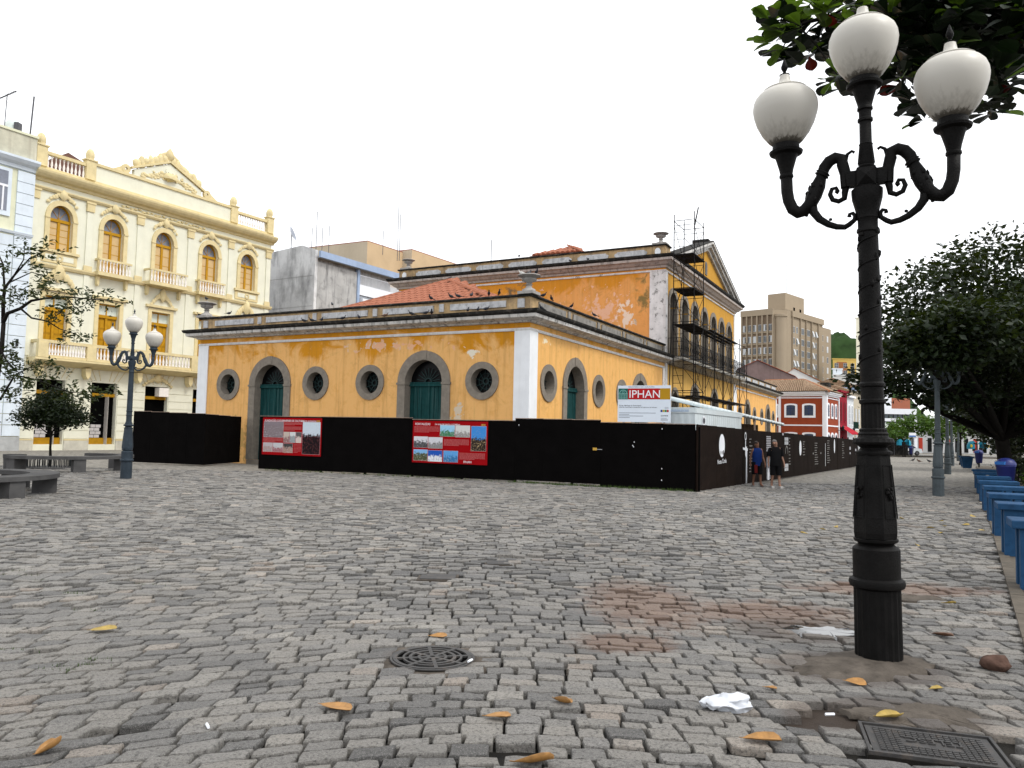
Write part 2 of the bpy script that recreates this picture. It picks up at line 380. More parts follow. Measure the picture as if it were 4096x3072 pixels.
# ---- kerb strip and planting bed on the right
M_KERB = mat('kerb_cement', (.125, .108, .088), .9, .3, 4, .35, 50, dirt=.5, dirt_scale=3)
M_SOIL = mat('bed_soil', (.05, .042, .03), .95, .4, 3, .5, 20, dirt=.6, dirt_col=(.03, .05, .012), dirt_scale=1.)
def strip(name, y0, y1, off0, off1, z0, z1, m, n=1, kind='structure', parent=None, gap=0.):
    d = Vector((kerb_x(y1)-kerb_x(y0), y1-y0, 0)); L = d.length; d.normalize(); nrm = Vector((d.y, -d.x, 0)); base = Vector((kerb_x(y0), y0, 0)); obs = []
    for k in range(n):
        mb = MB(); a, b_ = base+d*(L*k/n+gap), base+d*(L*(k+1)/n-gap)
        q = [a+nrm*off0, b_+nrm*off0, b_+nrm*off1, a+nrm*off1]
        mb.hexa([p+Vector((0, 0, z0)) for p in q]+[p+Vector((0, 0, z1)) for p in q])
        o = mb.build(name, m, parent); obs.append(o)
    return obs
pav = strip('pavement', -2, 62, .0, 4.6, -.2, .012, M_KERB)[0]; tag(pav, kind='structure')
for o in strip('kerb_stone', 5, 45, -.14, -.004, -.2, .03, M_KERB, 40, parent=pav, gap=.01): pass
bed = strip('planting_bed', -2, 62, 4.6, 16, -.2, .03, M_SOIL)[0]; tag(bed, kind='structure')
# far asphalt road behind the square
o = MB().box(-60, 160, 98, 112, -.25, .0).build('road', mat('asphalt', (.12, .115, .11), .9, .2, 1.5, .2, 60)); tag(o, kind='structure')
o = MB().box(20, 140, 96.6, 98, -.2, .12).build('pavement', M_KERB); tag(o, kind='structure')
# ================================================================ CUSTOMS HOUSE (yellow, arched, one-storey wings and a two-storey centre)
def plaster_yellow(name, pale, deep, split, peel_boxes, streak=.35):
    m, t, b, co = base_mat(name)
    x, y, z = _sep(t, co, 0), _sep(t, co, 1), _sep(t, co, 2)
    n1 = _noise(t, co, .55, 6, .62, .6); n2 = _noise(t, co, 2.2, 7, .7, .4)
    hgt = _math(t, 'SUBTRACT', z, split)
    k = _ramp(t, _math(t, 'ADD', _math(t, 'MULTIPLY', hgt, .42), _math(t, 'ADD', _math(t, 'MULTIPLY', n1, 2.3), -.78)), .40, .64)
    out = _mix(t, k, pale, deep)
    out = _mix(t, _math(t, 'MULTIPLY', _ramp(t, n2, .5, .75), .35), out, tuple(c*.85 for c in deep))
    ns = _noise(t, _map(t, co, (3.2, 3.2, .22)), 1., 7, .7)
    out = _mix(t, _math(t, 'MULTIPLY', _ramp(t, ns, .5, .74), streak), out, (.27, .135, .03))
    out = _mix(t, _math(t, 'MULTIPLY', _ramp(t, _noise(t, co, .9, 8, .78, 1.), .53, .7), .5), out, (.40, .21, .06))
    out = _mix(t, _math(t, 'MULTIPLY', _ramp(t, _noise(t, co, 5., 8, .8, .6), .6, .7), .35), out, (.82, .6, .33))
    out = _mix(t, _math(t, 'MULTIPLY', _ramp(t, _noise(t, _map(t, co, (4, 4, .3), loc=(3, 1, 2)), 1., 5, .7), .55, .8), .3), out, (.72, .5, .2))
    # flaked plaster patches
    for (ax, lo, hi, z0, z1, th, col) in peel_boxes:
        v = (x, y)[ax]
        inb = _math(t, 'MULTIPLY', _math(t, 'MULTIPLY', _math(t, 'GREATER_THAN', v, lo), _math(t, 'LESS_THAN', v, hi)), _math(t, 'MULTIPLY', _math(t, 'GREATER_THAN', z, z0), _math(t, 'LESS_THAN', z, z1)))
        cz = (z0+z1)/2; fall = _math(t, 'SUBTRACT', 1., _math(t, 'DIVIDE', _math(t, 'ABSOLUTE', _math(t, 'SUBTRACT', z, cz)), (z1-z0)/2))
        cv = (lo+hi)/2; fv = _math(t, 'SUBTRACT', 1., _math(t, 'DIVIDE', _math(t, 'ABSOLUTE', _math(t, 'SUBTRACT', v, cv)), (hi-lo)/2))
        nn = _noise(t, co, 2.0, 8, .62, .3)
        s_ = _math(t, 'ADD', nn, _math(t, 'MULTIPLY', _math(t, 'MINIMUM', fall, fv), .22))
        out = _mix(t, _math(t, 'MULTIPLY', inb, _ramp(t, s_, th, th+(.03 if col[0] > .3 else .16))), out, col)
    t.links.new(out, b.inputs['Base Color']); b.inputs['Roughness'].default_value = .9; b.inputs['Specular IOR Level'].default_value = .15
    bp = _n(t, 'Bump'); bp.inputs['Strength'].default_value = .25; bp.inputs['Distance'].default_value = .02
    t.links.new(_noise(t, co, 22, 6, .65), bp.inputs['Height']); t.links.new(bp.outputs[0], b.inputs['Normal']); return m
M_YF = plaster_yellow('ochre_plaster_front', (.77, .43, .155), (.60, .25, .014), 5.3, [(1, 4.6, 10.2, 5.35, 6.0, .62, (.62, .55, .47)), (1, 3.0, 10.5, 5.3, 6.05, .645, (.72, .40, .24)), (1, 2.2, 3.3, 4.8, 5.6, .66, (.75, .68, .55)), (1, 2.9, 4.0, 2.2, 3.1, .62, (.6, .5, .38)), (1, 15.6, 17, 0, 2.6, .62, (.5, .3, .1))], .55)
M_YS = plaster_yellow('ochre_plaster_side', (.78, .435, .145), (.64, .29, .025), 6.2, [(0, .8, 2.6, 5.5, 6.0, .66, (.8, .7, .5))], .5)
M_YM = plaster_yellow('ochre_plaster_centre', (.80, .36, .11), (.68, .27, .025), 11.2, [(1, 1.2, 8, 7.5, 11.9, .66, (.80, .46, .30)), (1, .9, 4.2, 7.3, 11.5, .70, (.84, .66, .52)), (1, .6, 2.2, 8.5, 12.6, .6, (.25, .17, .06)), (1, 7.0, 11.6, 9.5, 12., .67, (.8, .5, .38)), (1, 9.4, 12, 10.4, 12.5, .58, (.2, .13, .07))], .3)
M_WHITE = mat('lime_white', (.80, .815, .84), .85, .06, 1.5, .12, 30, streak=.12, streak_col=(.45, .44, .42))
M_WHITE2 = mat('flaking_white', (.78, .76, .75), .88, .15, 2, .2, 30, streak=.4, streak_col=(.33, .27, .25), dirt=.75, dirt_col=(.12, .11, .10), dirt_scale=2.4, dlo=.56, dhi=.62)
M_STONEF = mat('granite_trim', (.235, .205, .17), .85, .18, 5, .25, 60, dirt=.35, dirt_col=(.11, .1, .09), dirt_scale=3)
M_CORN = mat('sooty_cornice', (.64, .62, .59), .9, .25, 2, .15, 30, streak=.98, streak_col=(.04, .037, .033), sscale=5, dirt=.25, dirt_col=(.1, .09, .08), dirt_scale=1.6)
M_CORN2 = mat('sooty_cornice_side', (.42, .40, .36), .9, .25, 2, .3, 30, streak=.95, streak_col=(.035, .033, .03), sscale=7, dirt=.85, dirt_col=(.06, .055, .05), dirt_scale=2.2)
M_SOOT = mat('black_crust', (.03, .029, .027), .95, .5, 3, .45, 25, dirt=.5, dirt_col=(.16, .14, .12), dirt_scale=3.5)
M_PARA = mat('parapet_ochre', (.52, .36, .19), .9, .35, 1.6, .3, 30, streak=.6, streak_col=(.13, .11, .08), dirt=.85, dirt_col=(.15, .12, .095), dirt_scale=1.9, dlo=.45, dhi=.7)
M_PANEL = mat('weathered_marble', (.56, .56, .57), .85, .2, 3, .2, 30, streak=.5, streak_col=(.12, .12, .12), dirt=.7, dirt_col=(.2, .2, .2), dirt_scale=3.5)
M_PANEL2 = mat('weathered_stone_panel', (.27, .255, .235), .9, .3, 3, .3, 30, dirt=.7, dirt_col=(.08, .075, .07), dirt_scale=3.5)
M_GREEN = mat('green_door_paint', (.006, .048, .048), .75, .25, 3, .12, 30, streak=.35, streak_col=(.10, .17, .165), sscale=9)
M_DARK = mat('dark_interior', (.003, .003, .003), 1., 0, 1, 0, spec=0.)
M_GLASS = mat('dark_glass', (.003, .0035, .004), .3, .1, 2, 0, spec=.12)
M_IRON = mat('old_iron', (.008, .010, .011), .6, .3, 6, .1, 60, spec=.3)
M_TERRA = mat('new_terracotta', (.34, .13, .078), .85, .4, 5, .2, 30, dirt=.5, dirt_col=(.25, .1, .06), dirt_scale=4)

CU_YAW = .492
ch = empty('customs_house', (.683, 31.841, 0), PI/2-CU_YAW, 'long ochre-yellow customs house with round windows, arched green doors and a pedimented two-storey centre', 'building')
FF = Fr((0, 0, 0), 90, n=(-1, 0, 0)); FS = Fr((0, 0, 0), 0); FM = Fr((18.7, 0, 0), 90, n=(-1, 0, 0)); FB = Fr((0, 0, 0), 0)
WL, WD = 19.69, 18.7            # wing facade width and depth
def sweep_path(mb, prof, path, closed=False):
    # path: list of (x,y); outward is to the right of travel, mitred corners; prof [(d,z)]
    P = [Vector(p) for p in path]; n = len(P); k = len(prof); rings = []
    for i in range(n):
        a = P[i]-P[i-1] if (i > 0 or closed) else None; b = P[(i+1) % n]-P[i] if (i < n-1 or closed) else None
        na = Vector((a.y, -a.x)).normalized() if a is not None else None; nb = Vector((b.y, -b.x)).normalized() if b is not None else None
        if na is None: m = nb
        elif nb is None: m = na
        else: m = (na+nb); m = m/(m.dot(na))
        rings.append([(P[i].x+m.x*d, P[i].y+m.y*d, z) for d, z in prof])
    vs = [p for r in rings for p in r]; fs = []
    for i in range(n if closed else n-1):
        j = (i+1) % n
        for e in range(k): fs.append((i*k+e, i*k+(e+1) % k, j*k+(e+1) % k, j*k+e))
    if not closed: fs += [tuple(range(k-1, -1, -1)), tuple((n-1)*k+e for e in range(k))]
    return mb.add(vs, fs)
WPATH = [(WD, WL), (0, WL), (0, 0), (WD, 0)]       # travelling so that outward is right-hand
def flip(path): return list(reversed(path))
# orientation check: from (0,WL) to (0,0) heading -y, right-hand = -x (outward)  -> correct
P_CORN_M = [(0, 6.22), (.10, 6.24), (.12, 6.33), (.26, 6.38), (.40, 6.50), (.54, 6.54), (.56, 6.66), (0, 6.68)]
P_CORN = [(0, 6.37), (.12, 6.385), (.16, 6.44), (.40, 6.49), (.52, 6.53), (.55, 6.66), (0, 6.68)]
P_CORN_TOP = [(0, 6.685), (.60, 6.685), (.66, 6.75), (.68, 6.84), (.30, 6.90), (0, 6.91)]
P_LINE = [(0, 6.03), (.05, 6.03), (.07, 6.09), (.04, 6.15), (0, 6.15)]
doorsF, ocF = (5.21, 14.5), (2.22, 8.21, 11.5, 17.43)
doorsS, ocS = (4.75, 14.0), (1.87, 7.69, 11.0, 16.85)
OCZ, OCR, OCI, SP = 3.97, .815, .54, 3.94
def wing_wall(fr, L, doors, ocs, m, x0=0, depth=.42, zt=6.6, name='wall'):
    holes = [circ(c, OCZ, OCI) for c in ocs]+[arch(c, .12, SP, 1.0) for c in doors]
    mb = MB(); fr.wall(mb, rect(x0, x0+L, -.2, zt), holes, depth); return mb.build(name, m, ch)
wing_wall(FF, WL, doorsF, ocF, M_YF); wing_wall(FS, WD, doorsS, ocS, M_YS)
W2 = 38.8; K2 = 1.11; L2 = 20.8
doors2 = tuple(W2+K2*d for d in doorsS); oc2 = tuple(W2+K2*d for d in ocS)
wing_wall(FS, L2, doors2, oc2, M_YS, W2)
for bx in ((1, WD-.1, WL-.02, WL, -.2, 6.6), (W2+L2-.02, W2+L2, 0, 15, -.2, 6.6), (18.8, 38.7, 20.6, 20.7, 0, 13), (38.7, 38.8, .3, 20.6, 5, 13)):
    MB().box(*bx).build('wall', M_YS, ch)
# rear of the openings so no light leaks through
for fr, cs in ((FF, ocF+doorsF), (FS, ocS+doorsS), (FS, oc2+doors2)):
    mb = MB(); fr.box(mb, min(cs)-1.3, max(cs)+1.3, 0, 5.4, -.9, -.85); mb.build('dark_interior', M_DARK, ch)
def oculus(fr, c, far=False):
    mb = MB(); fr.ring(mb, c, OCZ, OCI-.012, OCR, -.43, .06, n=28); o = mb.build('window_surround', M_STONEF, ch)
    mb = MB(); fr.prism(mb, circ(c, OCZ, OCI+.02, 20), -.40, -.38); g = mb.build('pane', M_GLASS, o)
    if not far:
        mb = MB()
        for k in range(10):
            a = 2*PI*k/10; r1 = .16
            mb.bar(fr.p(c+r1*math.cos(a), OCZ+r1*math.sin(a), -.33), fr.p(c+OCI*math.cos(a+.25), OCZ+OCI*math.sin(a+.25), -.33), .018, .03)
        fr.ring(mb, c, OCZ, .10, .16, -.35, -.31, n=12); fr.ring(mb, c, OCZ, .33, .355, -.34, -.32, n=20)
        mb.build('iron_grille', mat('pale_grille', (.02, .04, .04), .6, .2, 5, 0), o)
def door(fr, c, far=False):
    mb = MB(); fr.ring(mb, c, SP, 1.0-.012, 1.4, -.43, .07, 0, 180, 24)
    o = mb.build('door_surround', M_STONEF, ch)
    for a_, b_ in ((c-1.4, c-.985), (c+.985, c+1.4)):
        mb = MB(); fr.box(mb, a_, b_, .17, SP-.103, -.43, .07); mb.build('jamb', M_STONEF, o)
    for a_, b_ in ((c-1.44, c-.965), (c+.965, c+1.44)):
        mb = MB(); fr.box(mb, a_, b_, SP-.1, SP-.003, -.44, .1); mb.build('impost', M_STONEF, o)
    mb = MB(); fr.prism(mb, [(c-.13, SP+1.02), (c+.13, SP+1.02), (c+.17, SP+1.41), (c-.17, SP+1.41)], .05, .09); mb.build('keystone', M_STONEF, o)
    mb = MB(); fr.box(mb, c-1.3, c+1.3, -.05, .16, -.4, .12); mb.build('threshold', M_STONEF, o)
    mb = MB(); fr.prism(mb, arch(c, 3.7, SP, 1.02, 12), -.46, -.42); mb.build('fanlight', M_GLASS, o)
    mb = MB(); fr.box(mb, c-1.02, c+1.02, SP-.16, SP-.04, -.40, -.28); fr.box(mb, c-1.02, c+1.02, SP-.03, SP+.03, -.38, -.3); mb.build('transom', M_GREEN, o)
    if far:
        mb = MB(); fr.box(mb, c-1.0, c+1.0, .16, SP-.16, -.40, -.35); mb.build('door_leaf', M_GREEN, o); return
    mb = MB()
    for k in range(9):
        a = PI*(k+.5)/9; mb.bar(fr.p(c+.2*math.cos(a), SP+.05+.2*math.sin(a), -.36), fr.p(c+.62*math.cos(a), SP+.05+.62*math.sin(a), -.36), .022, .03)
    fr.ring(mb, c, SP+.03, .14, .2, -.38, -.33, 0, 180, 12); mb.build('fan_grille', mat('pale_grille', (.05, .085, .085)), o)
    pw = 2.0/9
    for k in range(9):
        if k == 4: continue
        x0 = c-1.0+pw*k
        mb = MB(); fr.box(mb, x0+.012, x0+pw-.012, .16, SP-.17, -.41, -.36+.006*(k % 2)); mb.build('plank', M_GREEN, o)
    mb = MB(); fr.box(mb, c-.11, c+.11, .16, SP-.17, -.42, -.33); mb.build('meeting_stile', M_GREEN, o)
    mb = MB(); fr.box(mb, c-1.0, c+1.0, .16, SP-.17, -.45, -.415); mb.build('door_backing', M_DARK, o)
for c in ocF: oculus(FF, c)
for c in ocS: oculus(FS, c)
for c in oc2: oculus(FS, c, True)
for c in doorsF: door(FF, c)
for c in doorsS: door(FS, c)
for c in doors2: door(FS, c, True)
# white corner pilasters of the wing
mb = MB(); mb.box(-.05, .70, -.05, .0-.003+.0, -.1, 6.03); mb.box(-.05, -.003, -.003, .68, -.1, 6.03); mb.build('corner_pilaster', M_WHITE, ch)
mb = MB(); FF.box(mb, 19.0, WL+.04, -.1, 6.03, .003, .05); mb.build('corner_pilaster', M_WHITE, ch)
mb = MB(); FS.box(mb, 18.25, 18.66, -.1, 6.03, .003, .06); mb.build('corner_pilaster', M_WHITE2, ch)
mb = MB(); FS.box(mb, W2+.1, W2+.55, -.1, 6.03, .003, .06); mb.build('corner_pilaster', M_WHITE, ch)
mb = MB(); FS.box(mb, W2+L2-.5, W2+L2, -.1, 6.03, .003, .06); mb.build('corner_pilaster', M_WHITE, ch)
# plaster strip above the line is the wall itself; mouldings
PW = [(6, WL), (0, WL), (0, 0), (WD-.05, 0)]
sweep_path(MBl := MB(), P_LINE, PW); MBl.build('string_moulding', mat('moulding_white', (.72, .71, .70), .85, .12, 2, .2, 30, streak=.4, streak_col=(.25, .22, .2)), ch)
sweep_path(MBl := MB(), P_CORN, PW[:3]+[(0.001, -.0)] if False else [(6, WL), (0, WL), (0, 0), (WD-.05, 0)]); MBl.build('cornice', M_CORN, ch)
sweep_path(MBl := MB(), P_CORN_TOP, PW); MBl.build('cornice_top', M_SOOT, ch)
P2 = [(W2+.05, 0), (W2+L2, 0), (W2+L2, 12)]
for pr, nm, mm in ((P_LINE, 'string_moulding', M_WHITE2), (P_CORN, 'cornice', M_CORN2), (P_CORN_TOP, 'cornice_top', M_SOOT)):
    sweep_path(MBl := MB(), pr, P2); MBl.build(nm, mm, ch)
# parapets
def parapet(path, z0, z1, th=.3):
    sweep_path(mb := MB(), [(-th, z0), (0, z0), (0, z1), (-th, z1)], path); mb.build('parapet', M_PARA, ch)
    sweep_path(mb := MB(), [(-th-.06, z1), (.08, z1), (.11, z1+.05), (.08, z1+.10), (-th-.06, z1+.12)], path); mb.build('coping', M_SOOT, ch)
parapet([(6, WL), (0, WL), (0, 0), (WD-.05, 0)], 6.86, 7.46); parapet(P2, 6.86, 7.46)
def panel(fr, s0, s1, z0, z1, m, nm='parapet_panel', d=.05, notch=False):
    mb = MB()
    if notch:
        q = .17; h = (z1-z0); zc = (z0+z1)/2; pts = []
        for sx, s_ in ((1, s1), (-1, s0)):
            for k in range(7):
                a = -PI/2+PI*k/6
                aa = a if sx > 0 else a+PI
                pts.append((s_-sx*q+q*math.cos(aa), zc+h*.34*math.sin(aa)))
        core = [(s0+q*1.2, z0), (s1-q*1.2, z0)]+pts[:7]+[(s1-q*1.2, z1), (s0+q*1.2, z1)]+pts[7:]
        fr.prism(mb, core, .003, d)
    else: fr.box(mb, s0, s1, z0, z1, .003, d)
    return mb.build(nm, m, ch)
for k in range(5):
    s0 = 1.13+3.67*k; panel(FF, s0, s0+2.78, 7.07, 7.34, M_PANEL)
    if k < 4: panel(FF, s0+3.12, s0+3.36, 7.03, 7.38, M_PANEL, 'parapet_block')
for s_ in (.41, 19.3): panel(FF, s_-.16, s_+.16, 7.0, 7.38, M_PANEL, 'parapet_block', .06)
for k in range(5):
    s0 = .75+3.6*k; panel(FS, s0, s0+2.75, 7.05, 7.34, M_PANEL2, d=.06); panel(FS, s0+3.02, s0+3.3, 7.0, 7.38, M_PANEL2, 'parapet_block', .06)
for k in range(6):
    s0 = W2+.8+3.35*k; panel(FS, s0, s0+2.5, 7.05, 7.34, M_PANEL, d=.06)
# urns
def urn(x, y, z, k=1., par=None):
    mb = MB(); mb.box(x-.36*k, x+.36*k, y-.36*k, y+.36*k, z-.02, z+.1*k)
    mb.lathe([(.30, .1), (.27, .2), (.14, .27), (.10, .36), (.16, .40), (.10, .44), (.14, .5), (.30, .56), (.33, .64), (.27, .67), (.30, .69), (.50, .77), (.48, .80), (.2, .76), (.06, .82), (.05, .9), (.0, .92)] if k else [], 18, (x, y, z))
    return mb.build('urn', mat('urn_stone', (.40, .38, .36), .9, .3, 4, .3, 30, dirt=.8, dirt_col=(.08, .075, .07), dirt_scale=4), ch, smooth=50)
urn(.0+.15, .15, 7.57, 1.); urn(.15, WL-.2, 7.57, 1.)
# ---------------- two-storey centre
MZ = 13.0
mb = MB(); FM.wall(mb, rect(0, 20.7, 6.5, 12.62), [], .3); mb.build('wall', M_YM, ch)
winx = [20.4+2.68*i for i in range(7)]; WR = .82
holes = [arch(c, 6.95, 10.28, WR) for c in winx]
lowx = ((20.95, .62, 4.1), (25.9, 1.0, 4.3), (31.6, 1.0, 4.3), (36.6, .62, 4.1))
holes += [arch(c, .1, zs, r) for c, r, zs in lowx]
M_YG = plaster_yellow('ochre_plaster_gable', (.66, .40, .11), (.54, .28, .04), 9., [], .6)
mb = MB(); FS.wall(mb, rect(18.7, W2, -.2, 12.62), holes, .45); mb.build('wall', M_YG, ch)
mb = MB(); FS.box(mb, 19, 38.5, 0.1, 12, -1.0, -.95); mb.build('dark_interior', M_DARK, ch)
for c in winx:
    mb = MB(); FS.ring(mb, c, 10.28, WR-.012, 1.12, -.46, .07, 0, 180, 20)
    o = mb.build('window_surround', M_STONEF, ch)
    for a_, b_ in ((-1.12, -WR+.015), (WR-.015, 1.12)):
        mb = MB(); FS.box(mb, c+a_, c+b_, 6.95, 10.187, -.46, .07); mb.build('jamb', M_STONEF, o)
        mb = MB(); FS.box(mb, c+a_*1.03, c+b_*1.03, 10.19, 10.277, -.45, .1); mb.build('impost', M_STONEF, o)
    mb = MB(); FS.prism(mb, arch(c, 6.95, 10.28, WR+.02, 12), -.5, -.47); mb.build('pane', M_GLASS, o)
    mb = MB(); FS.box(mb, c-WR, c-WR+.5, 6.95, 10.2, -.42, -.36); mb.build('shutter', mat('grey_shutter', (.10, .12, .115), .7, .3, 4), o)
for c, r, zs in lowx:
    mb = MB(); FS.ring(mb, c, zs, r-.012, r+.28, -.46, .06, 0, 180, 18); o = mb.build('door_surround', M_STONEF, ch)
    for a_, b_ in ((c-r-.28, c-r+.012), (c+r-.012, c+r+.28)):
        mb = MB(); FS.box(mb, a_, b_, 0, zs-.004, -.46, .06); mb.build('jamb', M_STONEF, o)
    mb = MB(); FS.prism(mb, arch(c, .1, zs, r+.02, 12), -.5, -.47); mb.build('door_leaf', M_DARK, o)
mb = MB(); mb.box(18.7-.05, 19.12, -.05, -.003, 6.6, 12.2); mb.box(18.7-.05, 18.7-.003, -.003, 1.0, 7.5, 12.2); mb.build('corner_pilaster', M_WHITE2, ch)
mb = MB(); mb.box(18.72, 19.12, -.07, -.003, -.1, 6.4); mb.build('corner_pilaster', M_WHITE2, ch)
mb = MB(); FS.box(mb, 38.3, W2+.04, -.1, 12.2, .003, .06); mb.build('corner_pilaster', M_WHITE, ch)
mb = MB(); FM.box(mb, 19.9, 20.72, 7, 12.2, .003, .05); mb.build('corner_pilaster', M_WHITE2, ch)
PM = [(38.7, 20.7), (18.7, 20.7), (18.7, 0), (W2, 0), (W2, 8)]
dz = 6.22
sweep_path(mb := MB(), [(d, z+6.17) for d, z in P_LINE], PM); mb.build('string_moulding', M_WHITE2, ch)
sweep_path(mb := MB(), [(d*1.05, (z-6.22)*1.25+12.42) for d, z in P_CORN_M], PM); mb.build('cornice', M_CORN2 if False else mat('pinkish_cornice', (.56, .49, .45), .9, .25, 2, .3, 30, streak=.6, streak_col=(.05, .045, .04), sscale=5, dirt=.6, dirt_col=(.10, .09, .08), dirt_scale=2), ch)
sweep_path(mb := MB(), [(d*1.05, (z-6.685)*1.2+12.998) for d, z in P_CORN_TOP], PM); mb.build('cornice_top', M_SOOT, ch)
mpar = [(38.7, 20.7), (18.7, 20.7), (18.7, 0), (19.75, 0)]
sweep_path(mb := MB(), [(-.4, 13.2), (0, 13.2), (0, 13.86), (-.4, 13.86)], mpar); mb.build('parapet', M_PARA, ch)
sweep_path(mb := MB(), [(-.46, 13.86), (.08, 13.86), (.11, 13.91), (.08, 13.96), (-.46, 13.98)], mpar); mb.build('coping', M_SOOT, ch)
for k in range(7): panel(FM, 1.2+2.62*k, 3.42+2.62*k, 13.28, 13.68, M_PANEL, d=.05, notch=True)
for s_ in (.5, 20.2):
    mb = MB(); FM.prism(mb, circ(s_, 13.48, .19, 16, 1.25), .003, .06); mb.build('parapet_block', M_WHITE, ch)
urn(19.15, .45, 13.96, 1.25); urn(19.15, 20.2, 13.96, 1.25); urn(38.3, .4, 13.2, 1.25)
# pediment facing the street
GX, GZ, EZ = 28.8, 16.35, 13.25
mb = MB(); FS.prism(mb, [(19.3, EZ), (38.4, EZ), (GX, GZ-.25)], -.35, .0); mb.build('pediment_wall', M_YG, ch)
for (a, b_) in (((19.0, EZ-.05), (GX, GZ)), ((GX, GZ), (38.75, EZ-.05))):
    mb = MB(); (s0, z0), (s1, z1) = a, b_
    for dz0, dz1, d1 in ((-.62, -.38, .18), (-.377, -.16, .4), (-.157, .02, .56)):
        mb.hexa([FS.p(s0, z0+dz0, -.3), FS.p(s1, z1+dz0, -.3), FS.p(s1, z1+dz0, d1), FS.p(s0, z0+dz0, d1), FS.p(s0, z0+dz1, -.3), FS.p(s1, z1+dz1, -.3), FS.p(s1, z1+dz1, d1), FS.p(s0, z0+dz1, d1)])
    mb.build('raking_cornice', M_CORN, ch)
    mb = MB(); mb.hexa([FS.p(s0, z0+.023, -.6), FS.p(s1, z1+.023, -.6), FS.p(s1, z1+.023, .58), FS.p(s0, z0+.023, .58), FS.p(s0, z0+.1, -.6), FS.p(s1, z1+.1, -.6), FS.p(s1, z1+.1, .58), FS.p(s0, z0+.1, .58)]); mb.build('cornice_top', M_SOOT, ch)
mb = MB(); FS.prism(mb, arch(GX, 13.9, 14.6, .3, 10), .003, .05); o = mb.build('niche_window', M_STONEF, ch)
mb = MB(); FS.prism(mb, arch(GX, 13.98, 14.6, .2, 10), .053, .06); mb.build('pane', M_GLASS, o)
mb = MB(); FS.box(mb, GX-.5, GX+.3, GZ-.1, GZ+.15, -.9, .3); mb.build('apex_block', M_SOOT, ch)
# balcony with iron railing
mb = MB(); FS.sweep(mb, [(.0, 6.35), (.25, 6.37), (.6, 6.55), (.95, 6.6), (1.0, 6.72), (1.0, 6.8), (0, 6.82)], 19.0, 38.7); bal = mb.build('balcony', M_CORN2, ch)
mb = MB()
for z in (6.95, 7.0, 7.85, 8.0): mb.bar(FS.p(19.2, z, .92), FS.p(38.5, z, .92), .035, .03)
for k in range(108):
    s_ = 19.2+k*.18; mb.bar(FS.p(s_, 6.8, .92), FS.p(s_, 8.0, .92), .018)
for s_ in (19.2, 38.5):
    for k in range(6): mb.bar(FS.p(s_, 6.8, .1+.16*k), FS.p(s_, 8, .1+.16*k), .018)
    mb.bar(FS.p(s_, 8, 0), FS.p(s_, 8, .92), .035)
for k in range(36):
    s_ = 19.45+k*.54; mb.tube([FS.p(s_+.2*math.cos(a*PI/4), 7.42+.2*math.sin(a*PI/4), .92) for a in range(9)], .012, 4, False)
mb.build('iron_railing', M_IRON, bal)
# ---------------- roofs
APX = Vector((9, 9.8, 10.45)); RC = [Vector((.7, .7, 6.9)), Vector((.7, 14.9, 6.9)), Vector((WD-.4, 14.9, 6.9)), Vector((WD-.4, .7, 6.9))]
mb = MB(); mb.add(RC+[APX], [(0, 1, 4), (1, 2, 4), (2, 3, 4), (3, 0, 4)]); roof = mb.build('roof', mat('roof_underlay', (.10, .04, .025), .9, .2, 3, 0), ch)
def tile_mesh(w=.40, l=.62, h=.15):
    mb = MB(); vs = []
    for e, (yy, k) in enumerate(((0, 1.), (l+.08, .86))):
        for i in range(6):
            a = PI*i/5; vs.append((math.cos(a)*w/2*k*.95, yy, math.sin(a)*h*k+.012*(1-e)))
    fs = [(i, i+1, i+7, i+6) for i in range(5)]+[(5, 4, 3, 2, 1, 0)]
    return vs, fs
TV, TF = tile_mesh()
tme = bpy.data.meshes.new('roof_tile'); tme.from_pydata(TV, [], TF); tme.materials.append(M_TERRA)
tiles = []
def tile_slope(A, B, T, w=.42, l=.62):      # eaves A->B, top T
    e = (B-A).normalized(); L = (B-A).length; up = (T-A)-e*((T-A).dot(e)); H = up.length; up.normalize(); nrm = e.cross(up)
    if nrm.z < 0: nrm = -nrm
    tx = (T-A).dot(e); r = 0
    while r*l < H-.2:
        y = r*l; f = y/H; x0, x1 = tx*f, L-(L-tx)*f; k = 0
        xs = np.arange(math.ceil((x0+.05)/w)*w, x1-.05, w)
        for x in xs:
            p = A+e*x+up*y+nrm*(.02+random.uniform(-.006, .006)); up2 = (up+nrm*.04+e*random.uniform(-.02, .02)).normalized()
            ex = up2.cross(nrm); M = Matrix(((ex.x, up2.x, nrm.x, p.x), (ex.y, up2.y, nrm.y, p.y), (ex.z, up2.z, nrm.z, p.z), (0, 0, 0, 1)))
            tiles.append((p.z, M))
        r += 1
tile_slope(RC[0], RC[1], APX); tile_slope(RC[3], RC[0], APX)
tiles.sort(key=lambda q: -q[0])
for zz, M in tiles[:300]:
    o = bpy.data.objects.new('roof_tile', tme); COL.objects.link(o); o.parent = ch; o.matrix_basis = M
mb = MB()
for zz, M in tiles[300:]: mb.add([M @ Vector(p) for p in TV], TF)
tag(mb.build('roof_tiles', M_TERRA, ch), kind='stuff')
mb = MB()
for c in RC:
    n = 22
    for k in range(n):
        a = c.lerp(APX, k/n); b_ = c.lerp(APX, (k+1)/n); mb.tube([a+Vector((0, 0, .06)), b_+Vector((0, 0, .10))], [.15, .12], 6)
mb.build('hip_tiles', M_TERRA, ch)
mb = MB(); a = Vector((28.8, 11, 16.95)); q = [Vector((26, 9, 15.9)), Vector((31.6, 9, 15.9)), Vector((31.6, 13.4, 15.9)), Vector((26, 13.4, 15.9))]
